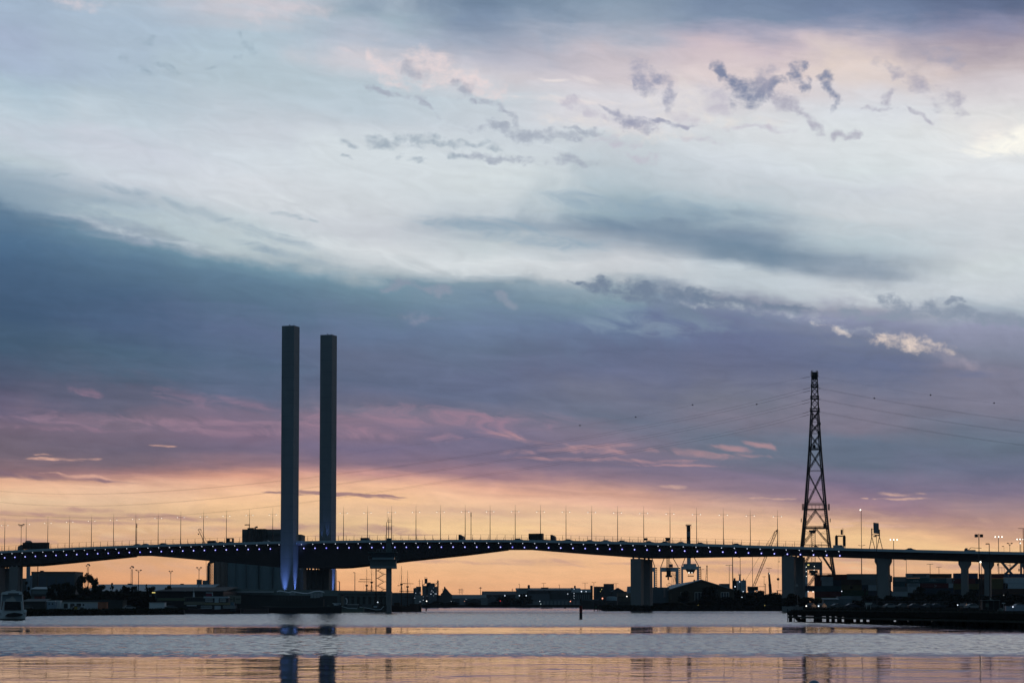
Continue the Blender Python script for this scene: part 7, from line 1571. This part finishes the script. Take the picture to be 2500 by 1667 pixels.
r, w, rf = shed('site_cabin', 'long dim blue-white cabin low behind the wharf, below the green container', 'cabin', 2011, 2046, 1462, 1459, 800, 4, mat('cabin_dim', (.10, .13, .15), .7), mat('cabin_roof_dim', (.16, .19, .21), .7), 'lean', base=GZ)
r, w, rf = shed('site_cabin', 'dim slate cabin with a sloping top right of the long dim one', 'cabin', 2046, 2080, 1460, 1455, 805, 4, mat('cabin_dim', (.10, .13, .15), .7), mat('cabin_roof_dim', (.16, .19, .21), .7), 'flat', base=GZ)
m = MB(); D = 640
for i in range(58): bar(m, 2110 + i * 3.6, 1467, 2110 + i * 3.6, 1480, D, .035, n=3)
bar(m, 2110, 1467.5, 2316, 1467.5, D, .04); bar(m, 2110, 1477, 2316, 1477, D, .04); m.thing('fence', S_MID, 'dark paling fence behind the parked cars', 'fence')
# covered stall with a sitting white tarpaulin
D = 430; r = px_thing('shelter', 'dark flat-roofed shelter with a thin pale edge behind the black double lamp mast', 'shelter', 2418, D, z=GZ)
m = MB(); pbox(m, 2397, 2441, 1464, 1465.2, D, 3); part(m, 'roof', mat('roof_edge', (.20, .21, .21), .7), r); m = MB(); pbox(m, 2399, 2438, 1465.3, 1487, D + .8, 2); part(m, 'back_wall', BLK, r)
m = MB()
for px in (2398, 2412, 2426, 2440): bar(m, px, 1465, px, 1488, D + .1, .05)
part(m, 'post', S_MID, r)
m = MB(); pbox(m, 2406, 2414, 1472, 1481, D - .2, .15); part(m, 'notice_panel', mat('np', (.09, .11, .10), .8), r)
m = MB(); m.add([W(2416, 1461.5, D), W(2419, 1457.5, D), W(2420.5, 1458.5, D), W(2419, 1461.5, D), W(2426, 1463.8, D), W(2418.5, 1464, D), W(2416, 1461.5, D + .6), W(2419, 1457.5, D + .6), W(2420.5, 1458.5, D + .6), W(2419, 1461.5, D + .6), W(2426, 1463.8, D + .6), W(2418.5, 1464, D + .6)], [(0,1,2,3,4,5),(11,10,9,8,7,6)] + [(i, (i + 1) % 6, 6 + (i + 1) % 6, 6 + i) for i in range(6)]); m.thing('tarpaulin', OFFW, 'crumpled white tarpaulin lying on the shelter roof', 'tarpaulin')
r = px_thing('dome_tent', 'small rounded grey dome tent with a bright bar above, right of the shelter', 'tent', 2445, 432, z=GZ)
m = MB(); m.ball((wx(2445, 432), 433, GZ), .66, 14, 8, 1.0); m.v = [(x, y, max(z, GZ)) for x, y, z in m.v]; part(m, 'shell', mat('tent_grey', (.12, .14, .13), .8), r)
m = MB(); pbox(m, 2446, 2454, 1470.6, 1472.6, 431, .15); bar(m, 2450, 1472, 2450, 1488, 431.2, .03); m.thing('bright_board', WHITE, 'small bright white bar-shaped board on a post over the dome tent', 'board')
r = px_thing('yacht', 'row of pale yacht coachroofs low at the right edge', 'boat', 2490, 470, z=GZ - .2)
m = MB(); hull(m, 6, 2, 1.0, .2, .35, .3); m.v = [(x + wx(2490, 470), y + 471, z + GZ - .2) for x, y, z in m.v]; part(m, 'hull', mat('yacht', (.25, .29, .36), .5), r); m = MB(); pbox(m, 2479, 2500, 1476.5, 1480.5, 470, 1.2); part(m, 'coachroof', mat('yacht', (.25, .29, .36), .5), r)
for px, y, s, mm, lb in ((1968.5, 1478.6, .14, L_WHITE, 'tiny lamp on the wharf, leftmost of its row'), (1998.5, 1478.5, .16, L_COOL, 'tiny lamp beside the bright-glinting car'), (2338, 1476, .12, L_COOL, 'tiny lamp below the second T-shaped pier'), (2473, 1480.5, .14, L_COOL, 'tiny lamp left of the yacht coachroofs'), (2450.5, 1452, .2, glow('dim_lamp', (.5, .5, .48), .5), 'dim round lamp among the scrub at right'),
                     (1985, 1443.5, .22, L_WHITE, 'small white lamp left of the teal container'), (1973, 1443, .22, L_COOL, 'small lamp at the pylon foot'), (2055, 1442.5, .2, L_COOL, 'small lamp between teal and ochre containers'), (1811.5, 1457, .2, L_COOL, 'small lamp in the trees under the ship bridge'), (1867, 1477, .2, L_YEL, 'small yellow lamp in the scrub under the telescopic jib'), (1705, 1476.6, .22, L_YEL, 'small yellow lamp below the gabled shed')):
    DD = {1: 440}.get(0, 440 if px > 1960 and y > 1470 else (900 if px > 1960 else 1040)); X = wx(px, DD); z = W(px, y, DD).z
    q = empty('ground_lamp', (X, DD, GZ - .1), lb, 'lamp', 'small lamps of the right bank'); m = MB(); m.tube((X, DD + .1, GZ - .1), (X, DD + .1, z), .04, n=4); part(m, 'pole', STEEL, q); glowdot(q, px, y, DD, s, mm)
r = px_thing('marker_post', 'slim pale pole with an arrow-like white daymark before the right pier', 'post', 1946, 470, z=GZ - .1)
m = MB(); bar(m, 1945.5, 1438, 1948.5, 1487, 470, .06); part(m, 'pole', GREY, r); m = MB(); pbox(m, 1942.8, 1948.5, 1427.5, 1430.5, 469.8, .1); m.add([W(1943.5, 1427, 469.8), W(1948, 1427, 469.8), W(1945.8, 1424, 469.8)], [(0, 1, 2)]); pbox(m, 1944, 1951, 1477, 1478.6, 469.8, .2); part(m, 'daymark', OFFW, r)

# ---------------------------------------------------------------- thin evening haze over the harbour
hz = MB(); hz.box(-1900, 1900, -60, 3000, -3, 210)
hm = bpy.data.materials.new('haze'); hm.use_nodes = True; t = hm.node_tree; t.nodes.clear()
pv = N('ShaderNodeVolumePrincipled', t); pv.inputs['Color'].default_value = (.78, .86, 1.0, 1); pv.inputs['Density'].default_value = .00003; pv.inputs['Anisotropy'].default_value = .0
mo = N('ShaderNodeOutputMaterial', t); L(pv.outputs[0], mo.inputs['Volume'], t)
hz.build('haze', hm, kind='stuff')
